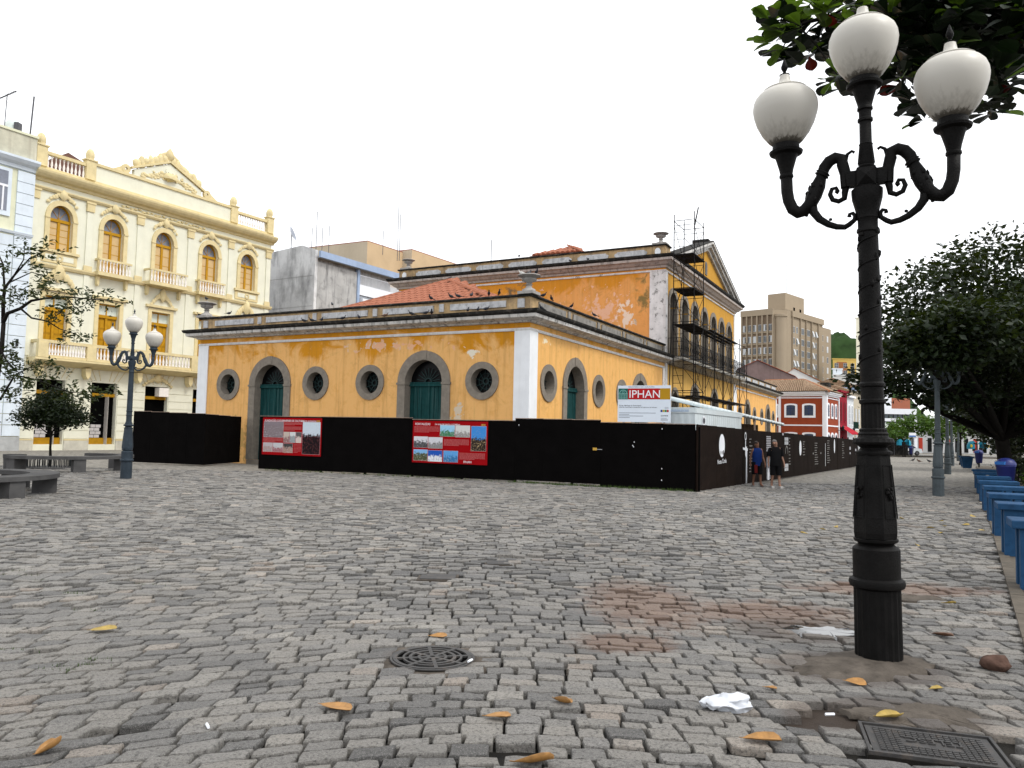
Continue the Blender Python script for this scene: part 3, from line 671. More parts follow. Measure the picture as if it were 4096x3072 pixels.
mb.add(q+[a], [(0, 1, 4), (1, 2, 4), (2, 3, 4), (3, 0, 4), (0, 1, 2, 3)]); mb.build('roof', M_TERRA, ch)
mb = MB(); tiles = []; tile_slope(q[3], q[0], a); tile_slope(q[0], q[1], a)
for zz, M in tiles: mb.add([M @ Vector(p) for p in TV], TF)
tag(mb.build('roof_tiles', M_TERRA, ch), kind='stuff')
mb = MB(); mb.add([(19, .4, 13), (38.5, .4, 13), (38.5, 20.4, 13), (19, 20.4, 13), (GX, .4, 15.6), (GX, 20.4, 15.6)], [(0, 4, 5, 3), (1, 2, 5, 4), (0, 1, 4), (3, 5, 2)]); mb.build('roof', M_TERRA, ch)
mb = MB(); mb.box(W2+.3, W2+L2-.4, .4, 14, 6.5, 6.8); mb.build('roof', M_SOOT, ch)
# drainpipe-like cable hanging down the gable corner
mb = MB(); mb.tube([(18.9, -.75, 13.2), (19.25, -.95, 12.3), (19.0, -.95, 11), (18.85, -.5, 9.5), (18.9, -.3, 7), (18.95, -.2, 2)], .03, 5); mb.build('hanging_cable', mat('black_rubber', (.012, .012, .012), .6, 0, 1, 0), ch)
mb = MB(); FS.box(mb, 2.2, 5.4, 6.5, 6.53, .5, .62); mb.build('lamp_rail', M_PANEL, ch)
# ================================================================ HOARDING, SIGNS, SITE SHED, SCAFFOLD
M_PLY = mat('dark_painted_plywood', (.0035, .003, .003), .9, .3, 2, .1, 40, spec=.03)
M_PLY2 = mat('brown_painted_plywood', (.0125, .0075, .0055), .85, .35, 1.4, .15, 50, spec=.06, dirt=.5, dirt_col=(.024, .016, .012), dirt_scale=2.5)
M_EDGE = mat('raw_plywood_edge', (.34, .25, .2), .85, .3, 6, .1)
M_PAINTW = mat('white_print', (.78, .80, .84), .7, .05, 3, 0)
M_PAINTG = mat('faded_print', (.30, .29, .28), .8, .4, 9, 0)
hf = empty('hoarding', (6.06, 25.36, 0), 0, 'black plywood hoarding with red posters round the front of the yellow building', 'hoarding', 'site hoardings')
hf.location = (-10.78, 33.34, 0); hf.rotation_euler = (0, 0, math.radians(-25.355))
HF = Fr((0, 0, 0), 0)
# sheets: (s0, s1, bottom, top)
edges = []
s = 0.
for s1, zb, zt in ((1.1, .02, 2.26), (2.2, .02, 2.255), (3.3, .03, 2.26), (4.4, .05, 2.265), (5.5, .06, 2.265), (6.6, .07, 2.265), (7.7, .06, 2.265), (8.8, .05, 2.21), (9.9, .04, 2.21), (11., .05, 2.21), (12.1, .06, 2.215), (13.2, .09, 2.30), (14.3, .09, 2.29), (15.35, .08, 2.28), (16.45, .0, 2.2), (17.55, .0, 2.19), (18.6, -.01, 2.18)):
    d = random.uniform(-.012, .012)
    mb = MB(); HF.box(mb, s+.0003, s1-.0003, zb, zt, -.02+d, d); mb.build('plywood_sheet', M_PLY, hf)
    mb = MB(); HF.box(mb, s, s1, zt+.002, zt+.022, -.035+d, d+.012); mb.build('top_batten', M_EDGE, hf)
    s = s1
for k in range(9):
    mb = MB(); HF.box(mb, 1.1+2.2*k-.04, 1.1+2.2*k+.04, 0, 2.1, -.12, -.04); mb.build('post', M_PLY, hf)
mb = MB(); HF.box(mb, 15.08, 15.23, 1.24, 1.33, .012, .03); o = mb.build('padlock_plate', mat('brass_plate', (.55, .33, .06), .4, .1, 3, 0), hf)
mb = MB(); HF.box(mb, 15.23, 15.42, 1.27, 1.285, .012, .025); mb.build('latch', mat('steel', (.45, .45, .45), .4, .1, 3, 0), o)
for (a, z) in ((12.25, 2.07), (16.55, 1.56), (16.5, 1.44), (16.53, 1.40), (17.5, 2.02), (17.5, .7), (17.5, .32)):
    mb = MB(); HF.box(mb, a-.012, a+.012, z-.02, z+.02, .014, .017); mb.build('paper_scrap', M_PAINTW, hf)
hs_ = empty('hoarding', (6.06, 25.36, 0), math.radians(57.926), 'long brown plywood hoarding with white painted drawings beside the lane', 'hoarding', 'site hoardings')
HS = Fr((0, 0, 0), 0)
s = 0.; k = 0
while s < 34.5:
    s1 = min(34.6, s+1.1); zt = 2.19-.012*s+.05*(.5 if 10.6 < s < 22 else 0)+(.06 if s > 22 else 0)-random.uniform(0, .01); d = random.uniform(-.01, .01)
    mb = MB(); HS.box(mb, s+.0003, s1-.0003, .0, zt, -.02+d, d); mb.build('plywood_sheet', M_PLY2, hs_)
    if k % 2 == 0: mb = MB(); HS.box(mb, s+.05, s+.12, 0, 2, -.11, -.04); mb.build('post', M_PLY, hs_)
    s = s1; k += 1
mb = MB(); HS.box(mb, .0, 34.6, 2.27, 2.275, -.01, .0)
mb = MB(); HS.box(mb, 34.61, 34.7, 0, 2.0, -.04, .03); mb.build('end_post', M_PAINTW, hs_)
# corner batten
mb = MB(); HS.box(mb, -.03, .05, -.02, 2.19, .016, .05); mb.build('corner_batten', M_PLY2, hs_)
def mural(mb, name='painted_mark', m=M_PAINTW): return mb.build(name, m, hs_)
D0, D1 = .0135, .0165
mb = MB(); HS.prism(mb, circ(2.73, 1.49, .335, 32, .41/.335), D0, D1); egg = mural(mb, 'painted_ellipse')
for a in (2.60, 2.76, 2.91): mb = MB(); HS.prism(mb, circ(a, 1.24, .035 if a < 2.9 else .05, 12, 1.9), D1, D1+.003); mb.build('painted_dot', M_PLY2, egg)
text_obj('Nota Cotia', .22, 'handwriting', M_PAINTW, hs_, face_mtx(HS, 2.22, .84, D0, .04), sx=1.05)
mb = MB(); HS.ring(mb, 5.79, 1.85, .085, .125, D0, D1, n=18, ez=1.3); mural(mb, 'painted_key_ring')
mb = MB(); HS.prism(mb, [(5.74, 1.68), (5.84, 1.68), (5.83, 1.45), (5.98, 1.45), (5.97, 1.38), (6.1, 1.38), (6.1, 1.28), (6.02, 1.27), (6.0, 0.02), (5.96, 0.02), (5.94, .75), (5.92, .75), (5.90, .02), (5.84, .02), (5.86, 1.0), (5.75, 1.12), (5.74, 1.3), (5.42, 1.34), (5.42, 1.42), (5.72, 1.40), (5.76, 1.5)], D0, D1); mural(mb, 'painted_figure')
def textcol(s0, s1, z0, z1, step, m=M_PAINTG, h=.045):
    z = z1; r = random.Random(int(s0*10))
    mb = MB()
    while z > z0:
        w_ = (s1-s0)*r.uniform(.45, 1); a = s0
        while a < s0+w_-.03: l = r.uniform(.04, .12); HS.box(mb, a, min(a+l, s0+w_), z-h*r.uniform(.7, 1), z, D0, D1-.001); a += l+.02
        z -= step*r.uniform(.9, 1.3)
    tag(mural(mb, 'painted_text_rows', m), kind='stuff')
textcol(6.34, 6.8, .4, 1.76, .12)
mb = MB()
for k in range(9): HS.box(mb, 9.0+.02*(k % 2), 9.75, 1.84-.075*k, 1.885-.075*k, D0, D1)
for k in range(17): HS.box(mb, 9.05, 9.7, .94-.055*k, .97-.055*k, D0, D1)
mural(mb, 'painted_ladder_lines', mat('grey_print', (.5, .5, .54), .8, .2, 6, 0))
mb = MB(); HS.prism(mb, [(9.2, .02), (9.5, .02), (9.52, .3), (9.4, .5), (9.3, .5), (9.2, .3)], D1, D1+.003); mural(mb, 'painted_bottle')
mb = MB(); HS.box(mb, 9.35, 9.45, 1.03, 1.2, D0, D1); mural(mb)
for zb in (1.70, 1.52, .48, .31):
    mb = MB()
    for k in range(4): HS.box(mb, 12.36+.19*k, 12.47+.19*k, zb, zb+.155, D0, D1)
    mural(mb, 'painted_stripes')
textcol(13.2, 13.6, .5, 1.84, .13)
mb = MB(); HS.ring(mb, 12.75, 1.1, .22, .27, D0, D1, 0, 180, 16, 1.4); mural(mb, 'painted_arc', M_PAINTG)
mb = MB(); HS.prism(mb, circ(15.72, 1.35, .26, 24, 1.42), D0, D1); mural(mb, 'painted_ellipse')
textcol(16.33, 16.9, .95, 1.68, .12)
textcol(19.3, 20.3, .45, 1.62, .11); textcol(22.9, 23.9, .5, 1.76, .11); textcol(28, 28.8, .6, 1.7, .12)
mb = MB(); HS.box(mb, 22.3, 22.37, .3, 1.6, D0, D1); mural(mb, 'painted_line')
mb = MB(); HS.prism(mb, circ(25.25, 1.43, .2, 20, 2.1), D0, D1); mural(mb, 'painted_ellipse')
for (a, z, w_, h_) in ((31.1, 1.28, .5, .2), (31.1, .95, .35, .13), (33.5, 1.05, .5, .36), (18.9, 1.05, .2, .09), (21., 1.05, .2, .09), (12, 2.0, .3, .1)):
    mb = MB(); HS.box(mb, a-w_/2, a+w_/2, z-h_/2, z+h_/2, D0, D1); mural(mb, 'pasted_notice', M_PAINTG if w_ < .3 else mat('grey_print', (.5, .5, .54)))
# short return of hoarding on the left, built against the wall
hb = empty('hoarding', (-17.73, 36.81, 0), 0, 'small detached black plywood hoarding left of the arched side door', 'hoarding', 'site hoardings')
def seg_frame(p, q): d = Vector((q[0]-p[0], q[1]-p[1])); return Fr((p[0], p[1], 0), math.degrees(math.atan2(d.y, d.x))), d.length
o0 = Vector((-17.73, 36.81))
for (p, q, z0, z1) in (((-17.95, 36.9), (-13.97, 35.5), 2.42, 2.33), ((-13.97, 35.5), (-13.66, 39.3), 2.33, 2.28)):
    fr, L = seg_frame((p[0]-o0.x, p[1]-o0.y), (q[0]-o0.x, q[1]-o0.y)); n = max(2, round(L/1.15))
    for k in range(n):
        a, b_ = L*k/n, L*(k+1)/n; zt = (z0+(z1-z0)*k/n)
        mb = MB(); fr.box(mb, a+.004, b_-.004, .02, zt, -.02, 0); mb.build('plywood_sheet', M_PLY, hb)
        mb = MB(); fr.box(mb, a+.002, b_-.002, zt+.002, zt+.02, -.03, .01); mb.build('top_batten', M_EDGE, hb)
# grass strip under the raised sheets
def grass_tufts(name, pts, n, h, m, label, seed=1, wd=.012):
    r = random.Random(seed); mb = MB()
    for i in range(n):
        k = r.random()*(len(pts)-1); a = Vector(pts[int(k)]).lerp(Vector(pts[int(k)+1]), k-int(k)); x, y = a.x+r.gauss(0, .06), a.y+r.gauss(0, .06)
        a_ = r.uniform(0, 2*PI); l = h*r.uniform(.4, 1.1); lean = r.uniform(0, .6)*l
        dx, dy = math.cos(a_), math.sin(a_)
        mb.add([(x-dy*wd, y+dx*wd, -.02), (x+dy*wd, y-dx*wd, -.02), (x+dx*lean, y+dy*lean, l)], [(0, 1, 2)])
    o = mb.build(name, m); tag(o, label, 'grass', kind='stuff'); return o
M_GRASS = mat('weed_green', (.06, .10, .025), .8, .4, 8, 0)
hp = lambda s_, d: (-10.78+math.cos(math.radians(-25.355))*s_+math.sin(math.radians(-25.355))*d, 33.34+math.sin(math.radians(-25.355))*s_-math.cos(math.radians(-25.355))*d)
grass_tufts('grass', [hp(a, .12) for a in (.5, 4, 8, 12, 13, 14, 15.3, 17, 18.6)]+[hp(15.2, .2), hp(14, .2), hp(12.5, .15)], 1500, .1, M_GRASS, 'thin grass growing along the foot of the hoarding')

# ---------------- red exhibition posters
M_RED = mat('red_poster', (.30, .004, .007), .9, .08, 2, 0, spec=.04)
M_PINK = mat('poster_small_print', (.52, .17, .17), .9, .3, 30, 0, spec=.04)
M_PBLK = mat('poster_black', (.012, .011, .012), .6, .1, 3, 0)
def photo_mat(name, top, bottom, spots, zc, soft=.05, scale=11., seed=0):
    m, t, b, co = base_mat(name); z = _sep(t, co, 2)
    nz = _noise(t, _map(t, co, loc=(seed*3.1, seed, 0)), scale, 6, .7)
    k = _ramp(t, _math(t, 'ADD', _math(t, 'MULTIPLY', _math(t, 'SUBTRACT', z, zc), 1.6), nz), .5-soft, .5+soft)
    out = _mix(t, k, bottom, top)
    n2 = _noise(t, _map(t, co, loc=(seed, seed*2.3, 1)), scale*1.7, 5, .75)
    out = _mix(t, _math(t, 'MULTIPLY', _ramp(t, n2, .56, .6), _math(t, 'SUBTRACT', 1., _math(t, 'MULTIPLY', k, .8))), out, spots)
    t.links.new(out, b.inputs['Base Color']); b.inputs['Roughness'].default_value = .9; b.inputs['Specular IOR Level'].default_value = .04; return m
def poster(s0, s1, z0, z1, label, title, sub, photos, texts):
    W_, H_ = s1-s0, z1-z0
    c, s_ = math.cos(math.radians(-25.355)), math.sin(math.radians(-25.355)); x, y = hp(s0, .018)
    p = empty('poster', (x, y, z0), math.radians(-25.355), label, 'poster', 'red exhibition posters'); f = Fr((0, 0, 0), 0)
    mb = MB(); f.box(mb, 0, W_, 0, H_, 0, .012); mb.build('board', M_RED, p)
    text_obj(title, .115, 'title', M_PAINTW, p, face_mtx(f, .1, H_-.165, .0125), sx=1.0)
    if sub: text_obj(sub[0], .078, 'subtitle', M_PAINTW, p, face_mtx(f, sub[1], H_-.155, .0125))
    mb = MB(); f.box(mb, W_-.28, W_-.1, H_-.16, H_-.09, .0125, .014); mb.build('logo', mat('logo_ochre', (.45, .22, .05), .6, .3, 20, 0), p)
    for i, (a, b_, u0, u1, tp, bt, sp, zc) in enumerate(photos):
        mb = MB(); f.box(mb, a*W_-.004, b_*W_+.004, (1-u1)*H_-.004, (1-u0)*H_+.004, .0125, .0135); fr_ = mb.build('photo_print', M_PAINTW, p)
        mb = MB(); f.box(mb, a*W_, b_*W_, (1-u1)*H_, (1-u0)*H_, .0137, .0145)
        mb.build('picture', photo_mat('poster_picture_%s%d' % (title[:3], i), tp, bt, sp, (1-u1)*H_+zc*(u1-u0)*H_, seed=i+len(title)), fr_)
    for (a, b_, u0, u1, n) in texts:
        mb = MB(); r = random.Random(n)
        for k in range(n):
            zc = (1-u0)*H_-(k+.5)*(u1-u0)*H_/n; x_ = a*W_; end = b_*W_ if k < n-1 else a*W_+(b_-a)*W_*.6
            while x_ < end: l = r.uniform(.03, .1); f.box(mb, x_, min(end, x_+l), zc-.008, zc+.008, .0125, .0138); x_ += l+.014
        mb.build('small_print', M_PINK, p)
g1, g2, g3 = (.22, .18, .20), (.04, .03, .03), (.5, .5, .55)
poster(.19, 3.34, .64, 2.21, 'red poster with market-hall photographs on the left of the black hoarding', 'FUNDAÇÃO CATARINENSE DE CULTURA', ('- CASA DA ALFÂNDEGA', 2.02),
       [(.02, .36, .11, .53, g1, (.2, .16, .17), g3, .75), (.37, .465, .38, .66, (.5, .42, .36), (.25, .14, .13), g3, .5), (.475, .57, .38, .66, (.6, .62, .62), (.3, .33, .34), (.1, .11, .11), .6), (.58, .67, .38, .66, (.1, .09, .09), (.6, .5, .45), g3, .55), (.02, .185, .68, .92, (.45, .4, .42), (.36, .26, .25), g3, .6), (.195, .36, .68, .92, (.5, .5, .52), (.3, .12, .13), g3, .45), (.37, .53, .69, .93, (.05, .05, .05), (.34, .22, .18), g3, .6), (.69, .98, .11, .95, (.55, .63, .7), (.012, .01, .012), (.22, .06, .06), .6)],
       [(.37, .67, .12, .2, 4), (.37, .67, .23, .34, 5), (.02, .36, .55, .66, 5), (.55, .67, .69, .93, 7)])
blue = (.05, .24, .62)
poster(7.75, 11.0, .57, 2.17, 'red poster with photographs of seaside forts, right of the other on the hoarding', 'FORTALEZAS', ('DA ILHA DE SANTA CATARINA', .98),
       [(.375, .57, .10, .36, (.3, .55, .75), (.06, .2, .1), g3, .5), (.58, .77, .10, .37, (.6, .6, .58), (.28, .26, .24), g3, .4), (.79, .98, .11, .68, blue, (.03, .022, .02), (.55, .4, .2), .5), (.02, .21, .38, .64, (.62, .62, .66), (.07, .07, .075), (.3, .3, .31), .55), (.22, .41, .39, .65, (.6, .6, .64), (.25, .25, .25), (.05, .05, .05), .5), (.02, .21, .69, .95, (.2, .42, .7), (.07, .08, .04), (.45, .43, .35), .65), (.22, .41, .70, .96, (.02, .09, .42), (.7, .73, .78), (.08, .12, .08), .5), (.43, .62, .70, .96, (.1, .32, .66), (.03, .16, .36), g3, .5)],
       [(.02, .36, .13, .28, 6), (.43, .76, .42, .58, 7), (.64, .97, .73, .89, 7)])
text_obj('IPHAN', .12, 'iphan_lettering', M_PAINTW, bpy.data.objects['poster.001'], face_mtx(Fr((0, 0, 0), 0), 2.25, .05, .0125))

# ---------------- white site board on top of the hoarding
x, y = hp(15.94, -.03)
sb = empty('site_sign', (x, y, 2.235), math.radians(-25.355), 'white works notice board headed IPHAN standing above the hoarding', 'sign'); f = Fr((0, 0, 0), 0)
M_SGN = mat('sign_white', (.66, .72, .80), .5, .04, 2, 0); BW, BH = 1.83, 1.24
mb = MB(); f.box(mb, 0, BW, 0, BH, -.03, 0); mb.build('board', M_SGN, sb)
mb = MB(); f.box(mb, .02, BW-.02, BH-.47, BH-.1, .0012, .003); red = mb.build('red_band', mat('sign_red', (.42, .012, .014), .5, .05, 2, 0), sb)
mb = MB(); f.box(mb, .02, .36, BH-.47, BH-.1, .0032, .005); gr_ = mb.build('green_emblem', mat('sign_green', (.012, .10, .085), .5, .05, 2, 0), sb)
mb = MB(); f.box(mb, 1.47, BW-.02, BH-.47, BH-.1, .0032, .005); mb.build('ochre_block', mat('sign_ochre', (.42, .23, .012), .5, .05, 2, 0), sb)
M_EMB = mat('sign_pale_green', (.18, .36, .33), .5, .05, 2, 0)
mb = MB(); f.ring(mb, .19, BH-.28, .115, .14, .0052, .006, 0, 180, 16)
for k in range(5): f.box(mb, .07+.055*k, .085+.055*k, BH-.46, BH-.30, .0052, .006)
for k in range(4): f.box(mb, .07, .31, BH-.46+.05*k, BH-.448+.05*k, .0062, .007)
f.box(mb, .04, .055, BH-.46, BH-.27, .0052, .006); f.box(mb, .325, .34, BH-.46, BH-.27, .0052, .006); f.box(mb, .04, .34, BH-.285, BH-.265, .0072, .008)
f.ring(mb, .19, BH-.225, .03, .045, .0052, .006, n=10); mb.build('arched_gate_emblem', M_EMB, gr_)
text_obj('IPHAN', .37, 'lettering', M_PAINTW, sb, face_mtx(f, .385, BH-.415, .0035), sx=1.02)
M_INK = mat('sign_ink', (.03, .03, .04), .6, 0, 1, 0); M_INK2 = mat('sign_grey_ink', (.22, .24, .28), .6, 0, 1, 0)
text_obj('MINISTÉRIO DA CULTURA', .068, 'lettering', M_INK2, sb, face_mtx(f, .36, BH-.072, .001), sx=1.15)
text_obj('Antiga Alfândega de Florianópolis', .058, 'lettering', M_INK, sb, face_mtx(f, .05, BH-.7, .001))
text_obj('Obras de Conservação e Restauração da Cobertura e das Fachadas', .048, 'lettering', M_INK, sb, face_mtx(f, .05, BH-.755, .001))
text_obj('conex', .1, 'lettering', M_INK, sb, face_mtx(f, 1.5, .2, .001))
mb = MB()
for k, l in enumerate((1.28, .36, .85, .38)): f.box(mb, .05, .05+l, .3-.052*k, .318-.052*k, .001, .002)
for k, l in enumerate((.2, .24, .24)): f.box(mb, 1.5, 1.5+l, .135-.035*k, .148-.035*k, .001, .002)
for k in range(2): f.box(mb, 1.63, 1.76, .50-.035*k, .512-.035*k, .001, .002)
mb.build('small_print', M_INK2, sb)
for k, c in enumerate(((.02, .03, .25), (.5, .36, .03), (.02, .2, .1), (.45, .03, .03))):
    mb = MB(); f.box(mb, 1.49+.07*k, 1.555+.07*k, .345, .42, .001, .002); mb.build('logo_block', mat('logo_%d' % k, c, .6, .1, 5, 0), sb)
for a in (.2, 1.6): mb = MB(); f.box(mb, a-.03, a+.03, -2.2, BH-.1, -.1, -.04); mb.build('post', M_EDGE, sb)

# ---------------- white site container behind the hoarding
x, y = hp(17.55, -.75)
sh = empty('site_container', (0, 0, 0), 0, 'white corrugated site container with a lean-to sheet roof inside the hoarding', 'shed')
M_SHED = mat('white_sheet_metal', (.62, .68, .70), .45, .06, 2, .05, 20, dirt=.2, dirt_col=(.35, .33, .3))
pA = Vector(hp(17.3, -.75)); pB = Vector(hp(18.42, -.75)); dS = Vector((math.cos(math.radians(57.926)), math.sin(math.radians(57.926)))); nS = Vector((-dS.y, dS.x))
sh.location = (pB.x, pB.y, 0); q0 = Vector((0, 0)); a_ = pA-pB
fA = Fr((a_.x, a_.y, 0), -25.355); LA = a_.length; fB = Fr((0, 0, 0), 57.926); LB = 5.6
def corr(fr, L, z0, z1, name):
    mb = MB(); n = int(L/.06)
    vs = []; fs = []
    for k in range(n+1):
        d = .014 if (k//2) % 2 else 0.
        vs += [fr.p(L*k/n, z0, d), fr.p(L*k/n, z1, d)]
    fs = [(2*k, 2*k+2, 2*k+3, 2*k+1) for k in range(n)]; mb.add(vs, fs); return mb.build(name, M_SHED, sh)
corr(fA, LA, 0, 2.58, 'wall_panel'); corr(fB, LB, 0, 2.58, 'wall_panel')
mb = MB(); fA.box(mb, -.03, LA+.02, 2.583, 2.74, -.06, .035); mb.build('fascia', M_SHED, sh)
mb = MB(); fB.box(mb, .04, LB+.02, 2.583, 2.74, -.06, .035); mb.build('fascia', M_SHED, sh)
mb = MB(); fA.box(mb, .0, .17, 2.6, 2.72, .037, .042); mb.build('blue_sticker', mat('sticker_blue', (.03, .16, .42), .5, .1, 3, 0), sh)
mb = MB(); fA.box(mb, .2, LA-.2, 2.62, 2.7, .037, .042); mb.build('lettered_strip', mat('strip_pale', (.45, .55, .68), .5, .3, 30, 0), sh)
mb = MB(); fB.box(mb, .75, 1.05, 2.18, 2.5, .016, .02); st = mb.build('round_sticker', M_PAINTW, sh)
mb = MB(); fB.prism(mb, circ(.9, 2.34, .11, 14), .0205, .023); mb.build('sticker_disc', M_INK, st)
mb = MB(); p = [fA.p(0, 2.75, 0), fB.p(0, 2.75, 0), fB.p(LB, 2.75, 0), fB.p(LB, 2.75, -1.3), fA.p(0, 2.75, -2.)]; mb.prism(p, (0, 0, .02)); mb.build('roof_sheet', M_SHED, sh)
# lean-to sheet roof (wavy edge) running along the hoarding
n = 90; vs = []; fs = []
for k in range(n+1):
    a = 1.0+13.8*k/n; z = 3.0-.033*(a-1.2); wv = .02*math.sin(k*1.9)
    vs += [fB.p(a, z+wv, -.42), fB.p(a, z+.28+wv, -1.7)]
mb = MB(); mb.add(vs, [(2*k, 2*k+2, 2*k+3, 2*k+1) for k in range(n)]); o = mb.build('lean_to_roof', M_SHED, sh, smooth=True)
so = o.modifiers.new('thick', 'SOLIDIFY'); so.thickness = .12
mb = MB()
for a in (5.8, 9.5, 13.5):
    mb = MB(); mb.bar(fB.p(a, 0, -.5), fB.p(a, 2.9-.03*a, -.5), .08); mb.build('post', M_EDGE, sh)
mb = MB(); fB.box(mb, 5.7, 13.8, 0, 2.45, -1.5, -1.45); mb.build('timber_screen', mat('weathered_board', (.20, .13, .085), .85, .35, 4, .2, 30), sh)

# ---------------- scaffold at the gable
scf = empty('scaffold', ch.location, PI/2-CU_YAW, 'dark steel tube scaffold tower against the gable of the yellow building', 'scaffold')
M_TUBE = mat('rusty_tube', (.010, .009, .010), .8, .4, 5, 0); M_DECK = mat('dark_plank', (.010, .009, .009), .85, .3, 4, .1)
tx = (17.15, 19.35); ty = (-1.0, -2.25)
def scaf_rod(name, pts, r=.03): return MB().tube(pts, r, 5).build(name, M_TUBE, scf)
for X in tx:
    for Y in ty: scaf_rod('post', [(X, Y, 0), (X, Y, 15.1+random.uniform(-.1, .35))])
lift = [.4+2.07*k for k in range(8)]
for z in lift:
    for X in tx: scaf_rod('ledger', [(X, ty[0], z), (X, ty[1], z)], .022); scaf_rod('ledger', [(X, ty[0], z-.3), (X, ty[1], z-.3)], .018)
    for Y in ty: scaf_rod('ledger', [(tx[0], Y, z-.02), (tx[1], Y, z-.02)], .022)
for i in range(7):
    z0, z1 = lift[i], lift[i+1]-.3
    scaf_rod('brace', [(tx[0], ty[1], z0), (tx[1], ty[1], z1)], .016); scaf_rod('brace', [(tx[1], ty[1]+.03, z0), (tx[0], ty[1]+.03, z1)], .016)
    scaf_rod('brace', [(tx[0], ty[0], z1), (tx[1], ty[0], z0)], .016); scaf_rod('brace', [(tx[1], ty[0], z1-.2), (tx[1], ty[1], z0)], .016)
    for k in range(3): scaf_rod('rung', [(tx[0], ty[0]-.02, z0+.45+.45*k), (tx[0], ty[0]-.62, z0+.45+.45*k)], .015)
scaf_rod('ladder_rail', [(tx[0], ty[0]-.62, .4), (tx[0], ty[0]-.62, 14.9)], .02)
for z, x1 in ((4.15, 19.7), (8.5, 21.9), (10.65, 19.6), (12.75, 19.6)):
    for k in range(4):
        y0 = ty[1]-.02+.32*k; mb = MB(); mb.box(tx[0]-.12, x1, y0, y0+.3, z, z+.05); mb.build('plank', M_DECK, scf)
scaf_rod('loose_tube', [(18.4, -1.9, 14.7), (18.2, -2.2, 15.9)], .04)
lx = (19.4, 22.3, 24.9, 27.4, 30.0, 32.6)
for X in lx[1:]:
    for Y in ty: scaf_rod('post', [(X, Y, 0), (X, Y, random.uniform(9.0, 9.4))], .028)
for i in range(len(lx)-1):
    for z in (2.4, 4.3, 6.6, 8.7):
        for Y in ty: scaf_rod('ledger', [(lx[i], Y, z), (lx[i+1], Y, z)], .02)
    for z0, z1 in ((.3, 4.2), (4.4, 6.5), (6.7, 8.7)):
        scaf_rod('brace', [(lx[i], ty[1], z0), (lx[i+1], ty[1], z1)], .015); scaf_rod('brace', [(lx[i+1], ty[1]+.03, z0), (lx[i], ty[1]+.03, z1)], .015)
for X in lx[1:]:
    for z in (4.3, 6.6, 8.7): scaf_rod('ledger', [(X, ty[0], z), (X, ty[1], z)], .02)
for x0, x1, z in ((19.72, 24.9, 4.33), (24.95, 32.7, 4.33), (21.95, 27.4, 8.75), (27.45, 30, 8.75)):
    for k in range(3): mb = MB(); mb.box(x0, x1-.02, ty[1]+.1+.4*k, ty[1]+.38+.4*k, z, z+.05); mb.build('plank', M_DECK, scf)
# ================================================================ STREET LAMPS
M_LAMPD = mat('dark_lamp_paint', (.0075, .007, .0068), .5, .5, 9, .35, 70, spec=.08, dirt=.3, dirt_col=(.012, .012, .012), dirt_scale=3)
M_LAMPB = mat('blue_grey_lamp_paint', (.030, .042, .055), .55, .3, 5, .1, 60, spec=.15, dirt=.4, dirt_col=(.03, .035, .045), dirt_scale=3)
M_LAMPC = mat('weathered_lamp_paint', (.070, .088, .098), .6, .4, 4, .15, 60, spec=.3, dirt=.5, dirt_col=(.03, .035, .04), dirt_scale=4)
def globe_mat():
    m, t, b, co = base_mat('opal_globe')
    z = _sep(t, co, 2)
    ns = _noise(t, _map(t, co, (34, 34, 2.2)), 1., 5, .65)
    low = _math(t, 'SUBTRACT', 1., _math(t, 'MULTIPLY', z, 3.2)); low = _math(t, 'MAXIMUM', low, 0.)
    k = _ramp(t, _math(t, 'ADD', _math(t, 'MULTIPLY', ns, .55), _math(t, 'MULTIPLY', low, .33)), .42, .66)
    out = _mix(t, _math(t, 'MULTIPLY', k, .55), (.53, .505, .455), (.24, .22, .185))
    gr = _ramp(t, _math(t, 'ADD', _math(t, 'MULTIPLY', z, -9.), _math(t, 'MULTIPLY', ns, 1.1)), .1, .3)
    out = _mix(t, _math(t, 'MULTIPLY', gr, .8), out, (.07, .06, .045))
    t.links.new(out, b.inputs['Base Color']); b.inputs['Roughness'].default_value = .42; b.inputs['Specular IOR Level'].default_value = .35
    b.inputs['Subsurface Weight'].default_value = .25; b.inputs['Subsurface Radius'].default_value = (.12, .12, .12)
    return m
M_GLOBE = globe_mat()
G_PROF = [(.0, .0), (.100, .0), (.148, .045), (.2, .115), (.242, .2), (.266, .28), (.274, .335), (.269, .385), (.252, .43), (.222, .465), (.192, .486), (.184, .49), (.188, .499), (.176, .508), (.13, .524), (.09, .542), (.062, .562), (.05, .59), (.045, .62), (.042, .636), (.0, .64)]
